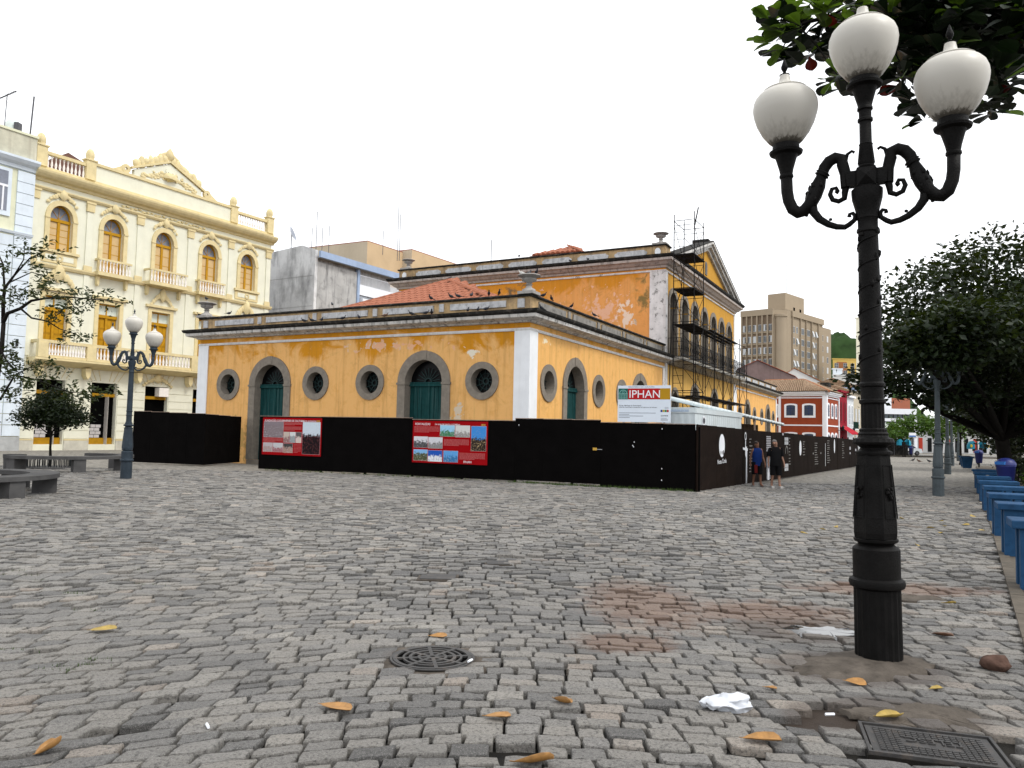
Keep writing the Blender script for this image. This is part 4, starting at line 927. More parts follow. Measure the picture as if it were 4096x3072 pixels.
def make_lamp(m, detail=True):
    root = empty('street_lamp')
    n = 28 if detail else 16
    sh = MB(); sh.lathe([(.176, .0), (.178, .04), (.176, .58)], 40 if detail else 20, flute=.05); sh.build('fluted_base', m, root, smooth=25)
    mb = MB(); mb.lathe([(.17, .565), (.205, .585), (.212, .61), (.205, .64), (.178, .655), (.178, .885), (.165, .90), (.132, .92), (.138, .93), (.165, .945), (.168, .965), (.15, .98)], n); mb.build('base_ring', m, root, smooth=40)
    mb = MB(); vs = []
    for z, r in ((.975, .172), (1.02, .178), (1.13, .174), (1.63, .134), (1.645, .134)):
        vs.append([(r*.97*math.cos(2*PI*k/8+PI/8), r*1.02*math.sin(2*PI*k/8+PI/8), z) for k in range(8)])
    V = [p for r in vs for p in r]; Fc = [(i*8+k, i*8+(k+1) % 8, (i+1)*8+(k+1) % 8, (i+1)*8+k) for i in range(4) for k in range(8)]
    mb.add(V, Fc+[tuple(range(7, -1, -1)), tuple(32+k for k in range(8))]); ped = mb.build('pedestal', m, root)
    if detail:
        for k in range(8):
            a = 2*PI*(k+.5)/8+PI/8; c, s_ = math.cos(a), math.sin(a); t_ = Vector((-s_, c, 0))
            def pp(z, w, d=0.004): r = (.178-(z-1.13)*.088)*.892+d; return Vector((c*r, s_*r, z))+t_*w
            mb = MB()
            for (z0, w0, z1, w1) in ((1.14, -.048, 1.14, .048), (1.56, -.036, 1.56, .036), (1.14, -.048, 1.56, -.036), (1.14, .048, 1.56, .036)): mb.bar(pp(z0, w0), pp(z1, w1), .008, .008)
            mb.build('panel_moulding', m, ped)
            if k % 2 == 0:
                mb = MB(); r = random.Random(k)
                for q in range(9): mb.blob(pp(1.34+r.uniform(-.04, .05), r.uniform(-.035, .035), .012), (.016, .016, .018), 1, .2, q)
                mb.build('cast_ornament', m, ped)
    mb = MB(); mb.lathe([(.134, 1.64), (.140, 1.655), (.138, 1.67), (.112, 1.68), (.100, 1.70), (.115, 1.715)], n); mb.build('neck', m, root, smooth=40)
    mb = MB(); mb.lathe([(.11, 1.712), (.150, 1.728), (.160, 1.745), (.150, 1.775), (.118, 1.785), (.112, 1.80), (.116, 1.815), (.104, 1.83), (.106, 1.85), (.094, 1.86)], 40, flute=.035); mb.build('petal_flange', m, root, smooth=30)
    mb = MB(); mb.lathe([(.090, 1.855), (.088, 2.06)], 32 if detail else 16, flute=.07); mb.build('fluted_shaft', m, root)
    mb = MB(); mb.lathe([(.088, 2.055), (.102, 2.068), (.102, 2.09), (.088, 2.10), (.087, 2.195), (.101, 2.205), (.101, 2.225), (.088, 2.24), (.084, 3.0), (.077, 3.49), (.088, 3.50), (.088, 3.52), (.078, 3.535), (.078, 3.60), (.086, 3.615), (.082, 3.63), (.095, 3.69), (.118, 3.78), (.122, 3.83), (.122, 3.86), (.105, 3.875), (.07, 3.885)], n); mb.build('shaft', m, root, smooth=35)
    if detail:
        pts = []; N = 130
        for k in range(N): t_ = k/N; a = t_*PI*2*6.2; z = 2.3+t_*1.22; r = .089-.009*t_; pts.append((r*math.cos(a), r*math.sin(a), z))
        mb = MB(); mb.tube(pts, .0075, 5); mb.build('vine_relief', m, root, smooth=True)
        r = random.Random(5)
        for k in range(34):
            t_ = (k+.5)/34; a = t_*PI*2*6.2+r.uniform(-.5, .5); z = 2.3+t_*1.22+r.uniform(0, .05); R_ = .086-.008*t_
            mb = MB(); c = Vector((R_*math.cos(a), R_*math.sin(a), z)); mb.blob(c, (.016, .016, .03), 1, .35, k); mb.build('leaf_relief', m, root, smooth=True)
    mb = MB(); mb.box(-.072, .072, -.072, .072, 3.885, 4.04); hub = mb.build('hub', m, root)
    for k in range(4):
        a = k*PI/2+PI/2; c, s_ = math.cos(a), math.sin(a)
        if k % 2 == 1 or True:
            q = [Vector((c*.072-s_*e, s_*.072+c*e, z)) for e, z in ((-.07, 3.89), (.07, 3.89), (.07, 4.035), (-.07, 4.035))]
            mb = MB(); mb.add(q+[Vector((c*.112, s_*.112, 3.962))], [(0, 1, 4), (1, 2, 4), (2, 3, 4), (3, 0, 4)]); mb.build('diamond_boss', m, hub)
    mb = MB(); mb.lathe([(r_*1., z_-.06) for r_, z_ in [(.06, 4.10), (.068, 4.115), (.06, 4.13), (.068, 4.15), (.052, 4.30), (.056, 4.31), (.048, 4.32), (.047, 4.50), (.060, 4.51), (.060, 4.53), (.049, 4.54), (.05, 4.60), (.062, 4.61), (.060, 4.63), (.055, 4.64), (.062, 4.67), (.09, 4.77), (.10, 4.795), (.137, 4.81), (.142, 4.83), (.115, 4.845), (.113, 4.885), (.0, 4.886)]], n); mb.build('top_stem', m, root, smooth=40)
    def globe(x, z, fin):
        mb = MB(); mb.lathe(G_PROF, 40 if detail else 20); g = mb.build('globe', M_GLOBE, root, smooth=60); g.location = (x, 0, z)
        if fin:
            f = MB(); f.lathe([(.042, .635), (.046, .645), (.02, .655), (.012, .67), (.028, .70), (.03, .72), (.016, .76), (.006, .79), (.0, .80)], 10); f.build('finial', m, g, smooth=50)
        return g
    globe(0, 4.805, not detail)
    for sgn in (-1, 1):
        def P(a, z): return Vector((sgn*(a*.8 if a > .2 else a*.95), 0, z))
        path = [P(.80, 4.06), P(.795, 3.93), P(.78, 3.85), P(.74, 3.77), P(.685, 3.735), P(.625, 3.745), P(.565, 3.79), P(.515, 3.87), P(.475, 3.95), P(.445, 4.02), P(.41, 4.10), P(.36, 4.15), P(.30, 4.172), P(.24, 4.155), P(.195, 4.11), P(.172, 4.02), P(.165, 3.90)]
        rad = [.05, .05, .05, .051, .052, .052, .055, .062, .060, .044, .048, .049, .049, .048, .048, .046, .046]
        mb = MB(); mb.tube(path, rad, 14 if detail else 8); arm = mb.build('arm', m, root, smooth=True)
        mb = MB(); mb.lathe([(.052, .0), (.06, .012), (.058, .03), (.052, .035), (.06, .08), (.085, .17), (.098, .205), (.136, .22), (.142, .24), (.115, .255), (.112, .30), (.0, .301)], n, (sgn*.64, 0, 4.05)); mb.build('cup', m, arm, smooth=40)
        mb = MB(); mb.box(*sorted((sgn*.07, sgn*.19)), -.045, .045, 3.90, 4.025)
        mb.build('sleeve', m, arm)
        mb = MB(); mb.tube([P(.545, 3.79), P(.525, 3.72), P(.47, 3.655), P(.38, 3.60), P(.30, 3.572), P(.22, 3.562), P(.15, 3.58), P(.105, 3.615), P(.10, 3.65), P(.12, 3.675), P(.145, 3.668), P(.148, 3.645)], [.042, .036, .032, .028, .026, .024, .022, .02, .018, .016, .015, .018], 8); mb.build('lower_scroll', m, arm, smooth=True)
        mb = MB(); mb.tube([P(.165, 3.93), P(.18, 3.86), P(.22, 3.81), P(.275, 3.79), P(.335, 3.81), P(.36, 3.86), P(.34, 3.905), P(.30, 3.91), P(.285, 3.88), P(.30, 3.865)], [.032, .027, .024, .022, .021, .02, .018, .017, .019, .02], 8); mb.build('small_scroll', m, arm, smooth=True)
        mb = MB(); mb.tube([P(.18, 4.09), P(.165, 4.15), P(.15, 4.19), P(.115, 4.21), P(.095, 4.195)], [.022, .018, .014, .012, .013], 7); mb.build('tendril', m, arm, smooth=True)
        mb = MB(); mb.lathe([(.05, -.02), (.062, -.012), (.05, 0), (.062, .012), (.05, .02)], 14, (0, 0, 0)); cl = mb.build('arm_ring', m, arm, smooth=True); cl.location = P(.432, 4.045); cl.rotation_euler = (0, -sgn*.5, 0)
        if detail:
            r = random.Random(3)
            for k in range(16):
                t_ = k/16; a = .57-.10*t_; z = 3.79+.19*t_; an = r.uniform(0, 2*PI); R_ = .055
                mb = MB(); mb.blob((sgn*(a*.8+R_*.8*math.cos(an)), R_*math.sin(an), z+R_*.4*math.cos(an)), (.02, .018, .03), 1, .3, k); mb.build('acanthus_leaf', m, arm, smooth=True)
            for p_ in ((.60, 3.70), (.36, 3.64), (.50, 3.99)): mb = MB(); mb.blob(P(*p_), .016, 1, .2, 1); mb.build('acanthus_tip', m, arm)
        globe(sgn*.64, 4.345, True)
    return root
ld = make_lamp(M_LAMPD, True); ld.location = (3.0, 6.36, 0); ld.rotation_euler = (0, -.016, math.radians(-27)); ld['label'] = 'dark cast-iron street lamp with three white globes in the right foreground'; ld['category'] = 'street lamp'; ld['group'] = 'three-globe street lamps'
mb = MB(); mb.lathe([(.25, -.02), (.24, .012), (.19, .02), (.17, .02)], 24); o = mb.build('footing', M_CEM, ld)
lb = make_lamp(M_LAMPB, False)
spots = [((-12.57, 25.53), 14, 'blue-grey street lamp beside the curved stone bench, left of the hoarding'), ((14.24, 25.9), -27, 'blue-grey street lamp nearest the row of blue benches, its globes hidden in leaves'), ((24.77, 44.06), -27, 'second blue-grey street lamp along the lane beyond the blue benches'), ((34.47, 60.74), -27, 'third blue-grey street lamp along the lane'), ((44.75, 77.65), -27, 'farthest blue-grey street lamp along the lane under the trees')]
for i, (p, a, l) in enumerate(spots):
    o = lb if i == 0 else copy_tree(lb)
    o.location = (p[0], p[1], 0); o.rotation_euler = (0, 0, math.radians(a)); tag(o, l, 'street lamp', 'three-globe street lamps')
    if i > 0:
        for ch_o in [c for c in o.children_recursive if c.data and c.data.materials and c.data.materials[0] == M_LAMPB]:
            ch_o.material_slots[0].link = 'OBJECT'; ch_o.material_slots[0].material = M_LAMPC
# ================================================================ LEFT SIDE: cream mansion of 1912, pale neighbour, grey block, rooftops behind
M_CREAM = mat('cream_stucco', (.73, .725, .60), .9, .07, 1.2, .2, 40, streak=.14, streak_col=(.5, .48, .4))
M_BUT = mat('butter_trim', (.68, .575, .33), .88, .12, 2.5, .2, 40, streak=.16, streak_col=(.45, .36, .2))
M_AMB = mat('amber_joinery', (.47, .245, .012), .55, .15, 4, .05)
M_AMB2 = mat('amber_panel', (.38, .20, .012), .6, .2, 4, .05)
M_PANE = mat('blind_pane', (.60, .43, .22), .5, .08, 3, 0)
M_FAN = mat('grey_fan_glass', (.22, .24, .29), .2, .15, 4, 0)
M_FROST = mat('frosted_transom', (.62, .68, .62), .4, .08, 5, 0)
M_BAL = mat('pale_baluster', (.80, .76, .72), .85, .08, 5, .05)
man = empty('mansion', (-32.07, 50.54, 0), math.radians(59), 'cream and butter-yellow three-storey mansion dated 1912 with amber shutters', 'building'); f = Fr((0, 0, 0), 0)
MLEN = 20.3; WC = (1.95, 5.68, 9.8, 13.93, 17.75); PC = (0.15, 3.9, 7.72, 12.05, 15.95, 19.95)
holes = [arch(c, 13.5 if i in (0, 4) else 12.55, 15.72, .78, 16, .98) for i, c in enumerate(WC)]
holes += [rect(c-.78, c+.78, 6.2, 10.4) for c in WC]
holes += [rect(c-.95, c+.95, .35, 4.72) for c in WC]
mb = MB(); f.wall(mb, rect(0, MLEN, -.2, 18), holes, .4); mb.build('wall', M_CREAM, man)
mb = MB(); mb.box(0, MLEN, .45, 9.5, -.2, 17.9); 
for i in range(1): mb.build('inner_core', M_DARK, man)
mb = MB(); mb.box(MLEN-.02, MLEN, .0, 9.6, -.2, 18.0); mb.build('wall', M_CREAM, man)
mb = MB(); mb.box(0, .02, .0, 9.6, -.2, 18.0); mb.build('wall', M_CREAM, man)
def baluster_mesh(h=.72, r=.075):
    mb = MB(); k = h; mb.lathe([(r, 0), (r, .06*k), (r*.55, .1*k), (r*1.0, .28*k), (r*.9, .38*k), (r*.42, .62*k), (r*.42, .78*k), (r*.7, .84*k), (r*.5, .9*k), (r*.95, .95*k), (r*.95, k)], 8); me = bpy.data.meshes.new('baluster'); me.from_pydata(mb.v, [], mb.f)
    me.polygons.foreach_set('use_smooth', [True]*len(me.polygons)); me.materials.append(M_BAL); return me
BME = baluster_mesh(); BME2 = baluster_mesh(.85, .085)
def balusters(s0, s1, n, z, d, parent, me=BME):
    for k in range(n):
        o = bpy.data.objects.new('baluster', me); COL.objects.link(o); o.parent = parent; o.location = f.p(s0+(s1-s0)*(k+.5)/n, z, d)
# upper windows
def crest(c, z, w, h, name, parent, d=.06, seed=0):
    mb = MB(); r = random.Random(seed)
    mb.blob(f.p(c, z+h*.62, d+.03), (w*.16, w*.10, h*.42), 1, .12, seed)
    for sg in (-1, 1):
        for k in range(6):
            t = (k+1)/6; mb.blob(f.p(c+sg*w*.5*t, z+h*.6*(1-t*t)+r.uniform(-.02, .03), d), (w*.085*(1.25-t*.5), .05, h*.17*(1.2-.4*t)), 1, .3, seed*9+k)
    return mb.build(name, M_BUT, parent, smooth=50)
for i, c in enumerate(WC):
    zb = 13.5 if i in (0, 4) else 12.55
    mb = MB(); f.ring(mb, c, 15.72, .775, 1.08, -.1, .12, 0, 180, 20, 1.15); win = mb.build('window', M_BUT, man)
    for a, b_ in ((-1.08, -.775), (.775, 1.08)):
        mb = MB(); f.box(mb, c+a, c+b_, zb, 15.6, -.1, .12); mb.build('jamb', M_BUT, win)
        mb = MB(); f.box(mb, c+a*1.02, c+b_*1.02, 15.603, 15.715, -.1, .16); mb.build('capital', M_BUT, win)
    crest(c, 16.75, 1.9, .95, 'stucco_crest', win, .1, i)
    mb = MB(); f.prism(mb, arch(c, 15.62, 15.72, .78, 14, .98), -.36, -.34); mb.build('fan_pane', M_FAN, win)
    mb = MB(); f.ring(mb, c, 15.72, .68, .79, -.33, -.25, 0, 180, 16, 1.2)
    f.box(mb, c-.78, c+.78, 15.5, 15.7, -.33, -.22); f.box(mb, c-.09, c+.09, zb, 15.5, -.33, -.24)
    for a in (-.78, .66): f.box(mb, c+a, c+a+.12, zb, 15.5, -.33, -.26)
    f.box(mb, c-.78, c+.78, zb, zb+.12, -.33, -.265)
    for k in range(3): a = PI*(k+1)/4; mb.bar(f.p(c, 15.72, -.32), f.p(c+.7*math.cos(a), 15.72+.85*math.sin(a), -.32), .025, .03)
    mb.build('window_frame', M_AMB, win)
    for a in (-1, 1):
        n = 4
        for k in range(n):
            h0 = zb+.12; hh = (15.5-h0)/n
            mb = MB(); f.box(mb, c+a*.375-.275, c+a*.375+.275, h0+hh*k+.02, h0+hh*(k+1)-.02, -.345, -.31); mb.build('pane', M_PANE, win)
    mb = MB()
    for k in range(1, 4): z = zb+.12+(15.38-zb)*k/4; f.box(mb, c-.7, c-.09, z-.02, z+.02, -.335, -.3); f.box(mb, c+.09, c+.7, z-.02, z+.02, -.335, -.3)
    tag(mb.build('glazing_bars', M_AMB, win), kind='stuff')
    if i in (0, 4):
        mb = MB(); f.box(mb, c-1.3, c+1.3, 13.32, 13.5, 0, .2); mb.build('sill', M_BUT, win)
        mb = MB(); f.box(mb, c-1.2, c+1.2, 12.62, 13.28, .003, .08); ap = mb.build('apron', M_BUT, win)
        mb = MB(); f.box(mb, c-.95, c+.95, 12.8, 13.15, .083, .1); mb.build('apron_field', M_CREAM, ap)
        mb = MB(); f.ring(mb, c, 12.97, .1, .24, .103, .14, n=14); mb.build('rosette', M_BUT, ap)
    else:
        w = 1.25 if i != 2 else 1.6; dd = .55 if i != 2 else .85
        mb = MB(); f.box(mb, c-w-.05, c+w+.05, 12.3, 12.55, 0, dd+.08); bal = mb.build('balcony', M_BUT, man)
        mb = MB(); f.box(mb, c-w, c+w, 13.38, 13.52, dd-.13, dd+.03); mb.build('handrail', M_BUT, bal)
        for a in (-1, 1):
            mb = MB(); f.box(mb, *sorted((c+a*w, c+a*(w-.14))), 13.38, 13.515, 0, dd-.134); mb.build('handrail', M_BUT, bal)
            mb = MB(); f.prism(mb, [(c+a*w*.85-.11, 12.3), (c+a*w*.85+.11, 12.3), (c+a*w*.85+.08, 11.7), (c+a*w*.85, 11.55), (c+a*w*.85-.08, 11.7)], .003, .3); mb.build('bracket', M_BUT, bal)
        balusters(c-w+.02, c+w-.02, 10 if i != 2 else 12, 12.57, dd-.05, bal, baluster_mesh(.81) if i == 1 else BME2)
        if i == 2: crest(c, 10.9, 1.8, 1.3, 'stucco_crest', bal, .15, 33)
    # first floor
    mb = MB()
    for a, b_ in ((-1.06, -.775), (.775, 1.06)): f.box(mb, c+a, c+b_, 6.2, 10.4, -.08, .07)
    f.box(mb, c-1.06, c+1.06, 10.402, 10.62, -.08, .07); f.box(mb, c-1.3, c+1.3, 10.72, 10.9, .003, .22); dw = mb.build('french_window', M_BUT, man)
    mb = MB(); f.box(mb, c-.78, c+.78, 9.62, 10.4, -.36, -.33); mb.build('transom_pane', M_FROST, dw)
    mb = MB(); f.box(mb, c-.78, c+.78, 9.4, 9.62, -.35, -.22); f.box(mb, c-.08, c+.08, 6.2, 9.4, -.35, -.25); f.box(mb, c-.04, c+.04, 9.62, 10.4, -.33, -.28); f.box(mb, c-.78, c+.78, 10.3, 10.4, -.33, -.27); mb.build('window_frame', M_AMB, dw)
    for a in (-1, 1):
        mb = MB(); f.box(mb, *sorted((c+a*.08, c+a*.78)), 6.2, 9.4, -.38, -.35); mb.build('shutter', M_AMB2, dw)
        for k in range(4):
            for h in (0, 1): mb = MB(); x_ = c+a*(.1+.33*h); f.box(mb, *sorted((x_+a*.03, x_+a*.3)), 6.35+.77*k, 6.98+.77*k, -.349, -.335); mb.build('shutter_panel', M_AMB, dw)
    if i == 0: crest(c, 10.9, 2.3, 1.7, 'stucco_crest', dw, .12, 41)
    if i == 4: crest(c, 10.9, 2.3, 1.7, 'stucco_crest', dw, .12, 42)
    # ground floor doors
    mb = MB(); f.box(mb, c-.95, c+.95, .35, 4.72, -.7, -.68); dr = mb.build('doorway', M_DARK, man)
    mb = MB(); f.box(mb, c-.96, c+.96, 3.75, 3.98, -.36, -.24); mb.build('transom', M_AMB2, dr)
    mb = MB(); f.box(mb, c-.95, c+.95, .35, .8, -.34, -.3); mb.build('door_kickboard', M_AMB2, dr)
    if i < 2:
        for k in range(8):
            mb = MB(); x_ = c-.8+.4*(k % 2)+.1*((k//2) % 2); mb_z = .82+.24*(k//2); f.box(mb, x_, x_+.37, mb_z, mb_z+.21, -.345, -.33); mb.build('breeze_block', mat('white_block', (.5, .48, .48), .9, .1, 5, .1), dr)
        mb = MB(); f.box(mb, c+.32, c+.35, .35, 3.75, -.4, .02); mb.build('open_leaf', mat('pale_door', (.45, .42, .39), .7, .1, 3, .05), dr)
    if i == 2:
        mb = MB(); f.box(mb, c+.05, c+.85, 3.98, 4.65, -.3, .25); mb.build('air_conditioner', M_BAL, dr)
        crest(c, 4.75, 2.3, .9, 'stucco_crest', dr, .1, 51)
# pilasters
for c in PC:
    mb = MB(); f.box(mb, c-.22, c+.22, 12.5, 16.7, .003, .09); p = mb.build('pilaster', M_CREAM, man)
    mb = MB(); f.box(mb, c-.28, c+.28, 16.703, 17.35, .003, .16); f.box(mb, c-.34, c+.34, 17.25, 17.38, .16, .2); mb.build('capital', M_BUT, p)
    mb = MB(); f.box(mb, c-.3, c+.3, 12.5, 12.85, .09, .13); mb.build('pedestal', M_BUT, p)
    mb = MB(); f.box(mb, c-.2, c+.2, 6.2, 12.2, .003, .07); mb.build('pilaster', M_CREAM, man)
# rusticated ground floor: each course a separate proud block between the doors
edges_ = [0.]+[e for c in WC for e in (c-.95, c+.95)]+[MLEN]
for j in range(0, len(edges_), 2):
    a, b_ = edges_[j]+(.0 if j == 0 else .06), edges_[j+1]-.06
    for k in range(7):
        z0 = .75+.58*k
        mb = MB(); f.box(mb, a, b_, z0, z0+.54, .003, .045); mb.build('rusticated_block', M_CREAM, man)
    mb = MB(); f.box(mb, a, b_, .62, .7, .0, .09); mb.build('plinth_line', M_BUT, man)
    mb = MB(); f.box(mb, a, b_, -.1, .617, .003, .08); mb.build('plinth', mat('stained_plinth', (.55, .53, .45), .9, .15, 2, .2, 30, dirt=.5, dirt_col=(.25, .23, .2)), man)
for c in WC:
    for k in range(-3, 4):
        if abs(k) < 1: continue
        mb = MB(); mb.bar(f.p(c+k*.32, 4.85, .02), f.p(c+k*.5, 5.6, .02), .03, .03); mb.build('voussoir_joint', M_BUT, man)
# mouldings
def mould(prof, m, nm, s0=-.05, s1=MLEN+.15): mb = MB(); f.sweep(mb, prof, s0, s1); return mb.build(nm, m, man)
mould([(.0, 12.2), (.14, 12.22), (.22, 12.38), (.22, 12.47), (0, 12.5)], M_BUT, 'string_course')
mould([(.0, 17.38), (.12, 17.4), (.2, 17.52), (.2, 17.6), (0, 17.62)], M_BUT, 'architrave')
mould([(.0, 17.95), (.12, 17.98), (.18, 18.12), (.42, 18.2), (.58, 18.36), (.66, 18.5), (.68, 18.62), (0, 18.72)], M_BUT, 'cornice')
mould([(-.3, 18.7), (.06, 18.7), (.06, 19.0), (-.3, 19.0)], M_BUT, 'parapet_base')
mb = MB(); f.box(mb, 3.9, 15.9, 19.0, 20.1, -.28, .03); mb.build('parapet', M_CREAM, man)
mb = MB(); f.box(mb, 3.6, 16.3, 20.1, 20.3, -.34, .14); mb.build('coping', M_BUT, man)
for s0, s1, n in ((.75, 3.45, 10), (16.5, 19.6, 12)):
    mb = MB(); f.box(mb, s0-.3, s1+.3, 19.86, 20.08, -.26, .08); rail = mb.build('roof_balustrade', M_BUT, man)
    balusters(s0, s1, n, 19.0, -.08, rail, BME2)
for s_, w_ in ((.4, .35), (3.75, .35), (16.1, .35), (20.0, .33)):
    mb = MB(); f.box(mb, s_-w_, s_+w_, 18.98, 20.32, -.32, .16); p = mb.build('pier', M_BUT, man)
    mb = MB(); f.box(mb, s_-w_-.08, s_+w_+.08, 20.323, 20.42, -.36, .22); mb.build('pier_cap', M_BUT, p)
    mb = MB(); c_ = f.p(s_, 20.42, -.1)
    V_ = [(.28, 0), (.26, .08), (.31, .2), (.31, .45), (.22, .66), (.1, .78), (.0, .82)]; mb.lathe(V_, 12, c_, flute=.1); mb.build('flame_finial', M_BUT, p, smooth=40)
mb = MB(); f.prism(mb, [(7.0, 20.3), (12.8, 20.3), (12.8, 20.75), (9.9, 22.05), (7.0, 20.75)], -.25, .08); ped = mb.build('pediment', M_CREAM, man)
for a, b_ in (((6.75, 20.8), (9.9, 22.2)), ((9.9, 22.2), (13.05, 20.8))): mb = MB(); mb.bar(f.p(*a, -.05), f.p(*b_, -.05), .5, .16); mb.build('raking_moulding', M_BUT, ped)
crest(9.9, 22.0, 2.4, 1.25, 'shell_crest', ped, -.02, 71); crest(9.9, 20.4, 4.4, .9, 'stucco_relief', ped, .1, 72)
mb = MB(); f.prism(mb, circ(9.9, 21.2, .42, 16, 1.25), .12, .17); o = mb.build('date_plaque', M_CREAM, ped)
text_obj('1912', .38, 'date', mat('date_dark', (.16, .12, .06), .8, .1, 5, 0), o, face_mtx(f, 9.46, 21.06, .172), sx=1.0)
r = random.Random(4)
for k in range(46):
    t_ = r.uniform(-.9, .9); zt_ = 20.5+1.25*(1-abs(t_))*r.uniform(.08, .92)
    if abs(t_*2.6) < .5 and zt_ > 20.8: continue
    mb = MB(); mb.blob(f.p(9.9+t_*2.6, zt_, .09), (.16, .06, .12), 1, .35, k); mb.build('stucco_leaf', M_BUT, ped, smooth=50)
for sg in (-1, 1):
    for k in range(7):
        t = (k+1)/8; mb = MB(); mb.blob(f.p(9.9+sg*3.0*t, 22.42-1.4*t+.05, -.05), (.27, .18, .34+.16*(k % 2)), 2, .22, k); mb.build('stucco_leaf', M_BUT, ped, smooth=50)
    mb = MB(); mb.blob(f.p(9.9+sg*2.75, 21.25, -.05), (.27, .2, .42), 1, .15, 4); mb.build('finial', M_BUT, ped, smooth=50)
    mb = MB(); f.ring(mb, 9.9+sg*3.5, 20.62, .1, .34, -.15, .05, n=14); f.prism(mb, [(9.9+sg*3.5, 20.3), (9.9+sg*4.6, 20.3), (9.9+sg*4.3, 20.45), (9.9+sg*3.8, 20.75)], -.13, .03); mb.build('side_scroll', M_BUT, ped)
mb = MB()
for k in range(22): mb.blob(f.p(6.3+k*.33, 17.78+.05*math.sin(k*2.1), .06), (.17, .07, .10), 1, .3, k)
mb.build('frieze_relief', M_BUT, man, smooth=50)
# long first-floor balcony
mb = MB(); f.sweep(mb, [(0, 5.62), (.5, 5.7), (.95, 5.86), (1.1, 5.95), (1.1, 6.08), (0, 6.1)], .25, 20.1); lb_ = mb.build('long_balcony', M_BUT, man)
mb = MB(); f.box(mb, .45, 19.9, 7.08, 7.28, .78, 1.02); mb.build('handrail', M_BUT, lb_)
mb = MB(); f.box(mb, .45, .66, 7.08, 7.275, .0, .777); mb.build('handrail', M_BUT, lb_)
mb = MB(); f.box(mb, .45, 19.9, 6.1, 6.28, .8, 1.0); mb.build('balustrade_base', M_BUT, lb_)
posts = (.75, 4.0, 8.0, 12.3, 16.2, 19.6)
for a in posts: mb = MB(); f.box(mb, a-.32, a+.32, 6.103, 7.079, .78, 1.05); mb.build('balustrade_post', M_BUT, lb_)
BME3 = baluster_mesh(.8, .09)
for a, b_ in zip(posts[:-1], posts[1:]): balusters(a+.36, b_-.36, 13, 6.28, .9, lb_, BME3)
for a in (.9, 4.1, 8.0, 12.3, 16.2): mb = MB(); f.prism(mb, [(a-.2, 5.62), (a+.2, 5.62), (a+.16, 5.1), (a, 4.85), (a-.16, 5.1)], .05, .6); mb.build('bracket', M_BUT, lb_)
# hipped roof of dark tiles seen over the balustrade
mb = MB(); a = [f.p(.3, 18.8, -1.), f.p(9, 18.8, -1.), f.p(9, 18.8, -9), f.p(.3, 18.8, -9), f.p(4.6, 22.0, -4.5), f.p(5.0, 22.0, -5)]
mb.add(a, [(0, 1, 4), (1, 2, 5, 4), (2, 3, 5), (3, 0, 4, 5)]); mb.build('roof', mat('dark_tiles', (.11, .055, .04), .9, .4, 6, .5, 14), man)
mb = MB(); f.box(mb, 9, 20, 18.5, 18.7, -9, -.3); mb.build('roof', M_SOOT, man)
# ---------------- pale blue-white neighbour
wn = empty('townhouse', (-32.07, 50.54, 0), math.radians(59), 'pale blue-white townhouse with cream panels at the left edge', 'building')
M_PB = mat('pale_blue_stucco', (.66, .73, .80), .9, .1, 1.2, .25, 40, streak=.15, streak_col=(.45, .47, .5))
M_PC = mat('pale_cream', (.70, .70, .52), .9, .08, 1.5, .2, 40, streak=.3, streak_col=(.4, .36, .26))
mb = MB(); mb.box(-8, -.02, -.2, 9, -.2, 18.2); mb.build('wall', M_PC, wn)
for k in range(24):
    z0 = .9+.72*k
    if z0 > 17.6: break
    mb = MB(); f.box(mb, -1.1, -.03, z0, z0+.68, .2, .3); mb.build('rusticated_block', M_PB, wn)
    if z0 < 13.3: mb = MB(); f.box(mb, -8, -1.14, z0, z0+.68, .2, .26); mb.build('rusticated_block', M_PB, wn)
mb = MB(); f.sweep(mb, [(.2, 18.2), (.35, 18.25), (.4, 18.45), (.6, 18.6), (.75, 18.8), (.75, 18.95), (.2, 19.0)], -8, .05); mb.build('cornice', M_PB, wn)
mb = MB(); f.sweep(mb, [(.2, 13.9), (.35, 13.95), (.4, 14.1), (.2, 14.15)], -8, .02); mb.build('string_course', M_PB, wn)
mb = MB(); f.box(mb, -8, .0, 19.0, 20.6, -.1, .22); mb.build('parapet', mat('aged_parapet', (.55, .53, .42), .9, .2, 1.5, .2, 40, streak=.4, streak_col=(.3, .26, .2)), wn)
mb = MB(); f.box(mb, -8, .05, 20.6, 20.75, -.15, .3); mb.build('coping', M_PC, wn)
mb = MB(); f.box(mb, -3.6, -1.45, 15.0, 18.1, .2, .3); wi = mb.build('window', M_PB, wn)
mb = MB(); f.box(mb, -3.4, -1.68, 15.3, 17.9, .303, .31); mb.build('pane', M_FAN, wi)
mb = MB(); f.box(mb, -3.4, -1.68, 16.85, 17.0, .313, .34); f.box(mb, -2.0, -1.9, 15.3, 16.85, .313, .34); mb.build('window_frame', M_PAINTW, wi)
mb = MB(); f.box(mb, -.62, -.5, 6.7, 7.15, .3, .42); mb.build('wall_lamp', M_IRON, wn)
mb = MB(); mb.tube([f.p(.0, 0, .12), f.p(0, 18, .12)], .06, 8); mb.build('drainpipe', M_PB, wn)
mb = MB(); f.box(mb, -8, -.03, -.1, .85, .2, .33); mb.build('plinth', mat('grey_plinth', (.42, .43, .43), .9, .2, 2, .2), wn)
mb = MB(); f.box(mb, -5.0, -2.2, .2, 4.6, .27, .29); mb.build('doorway', M_DARK, wn)
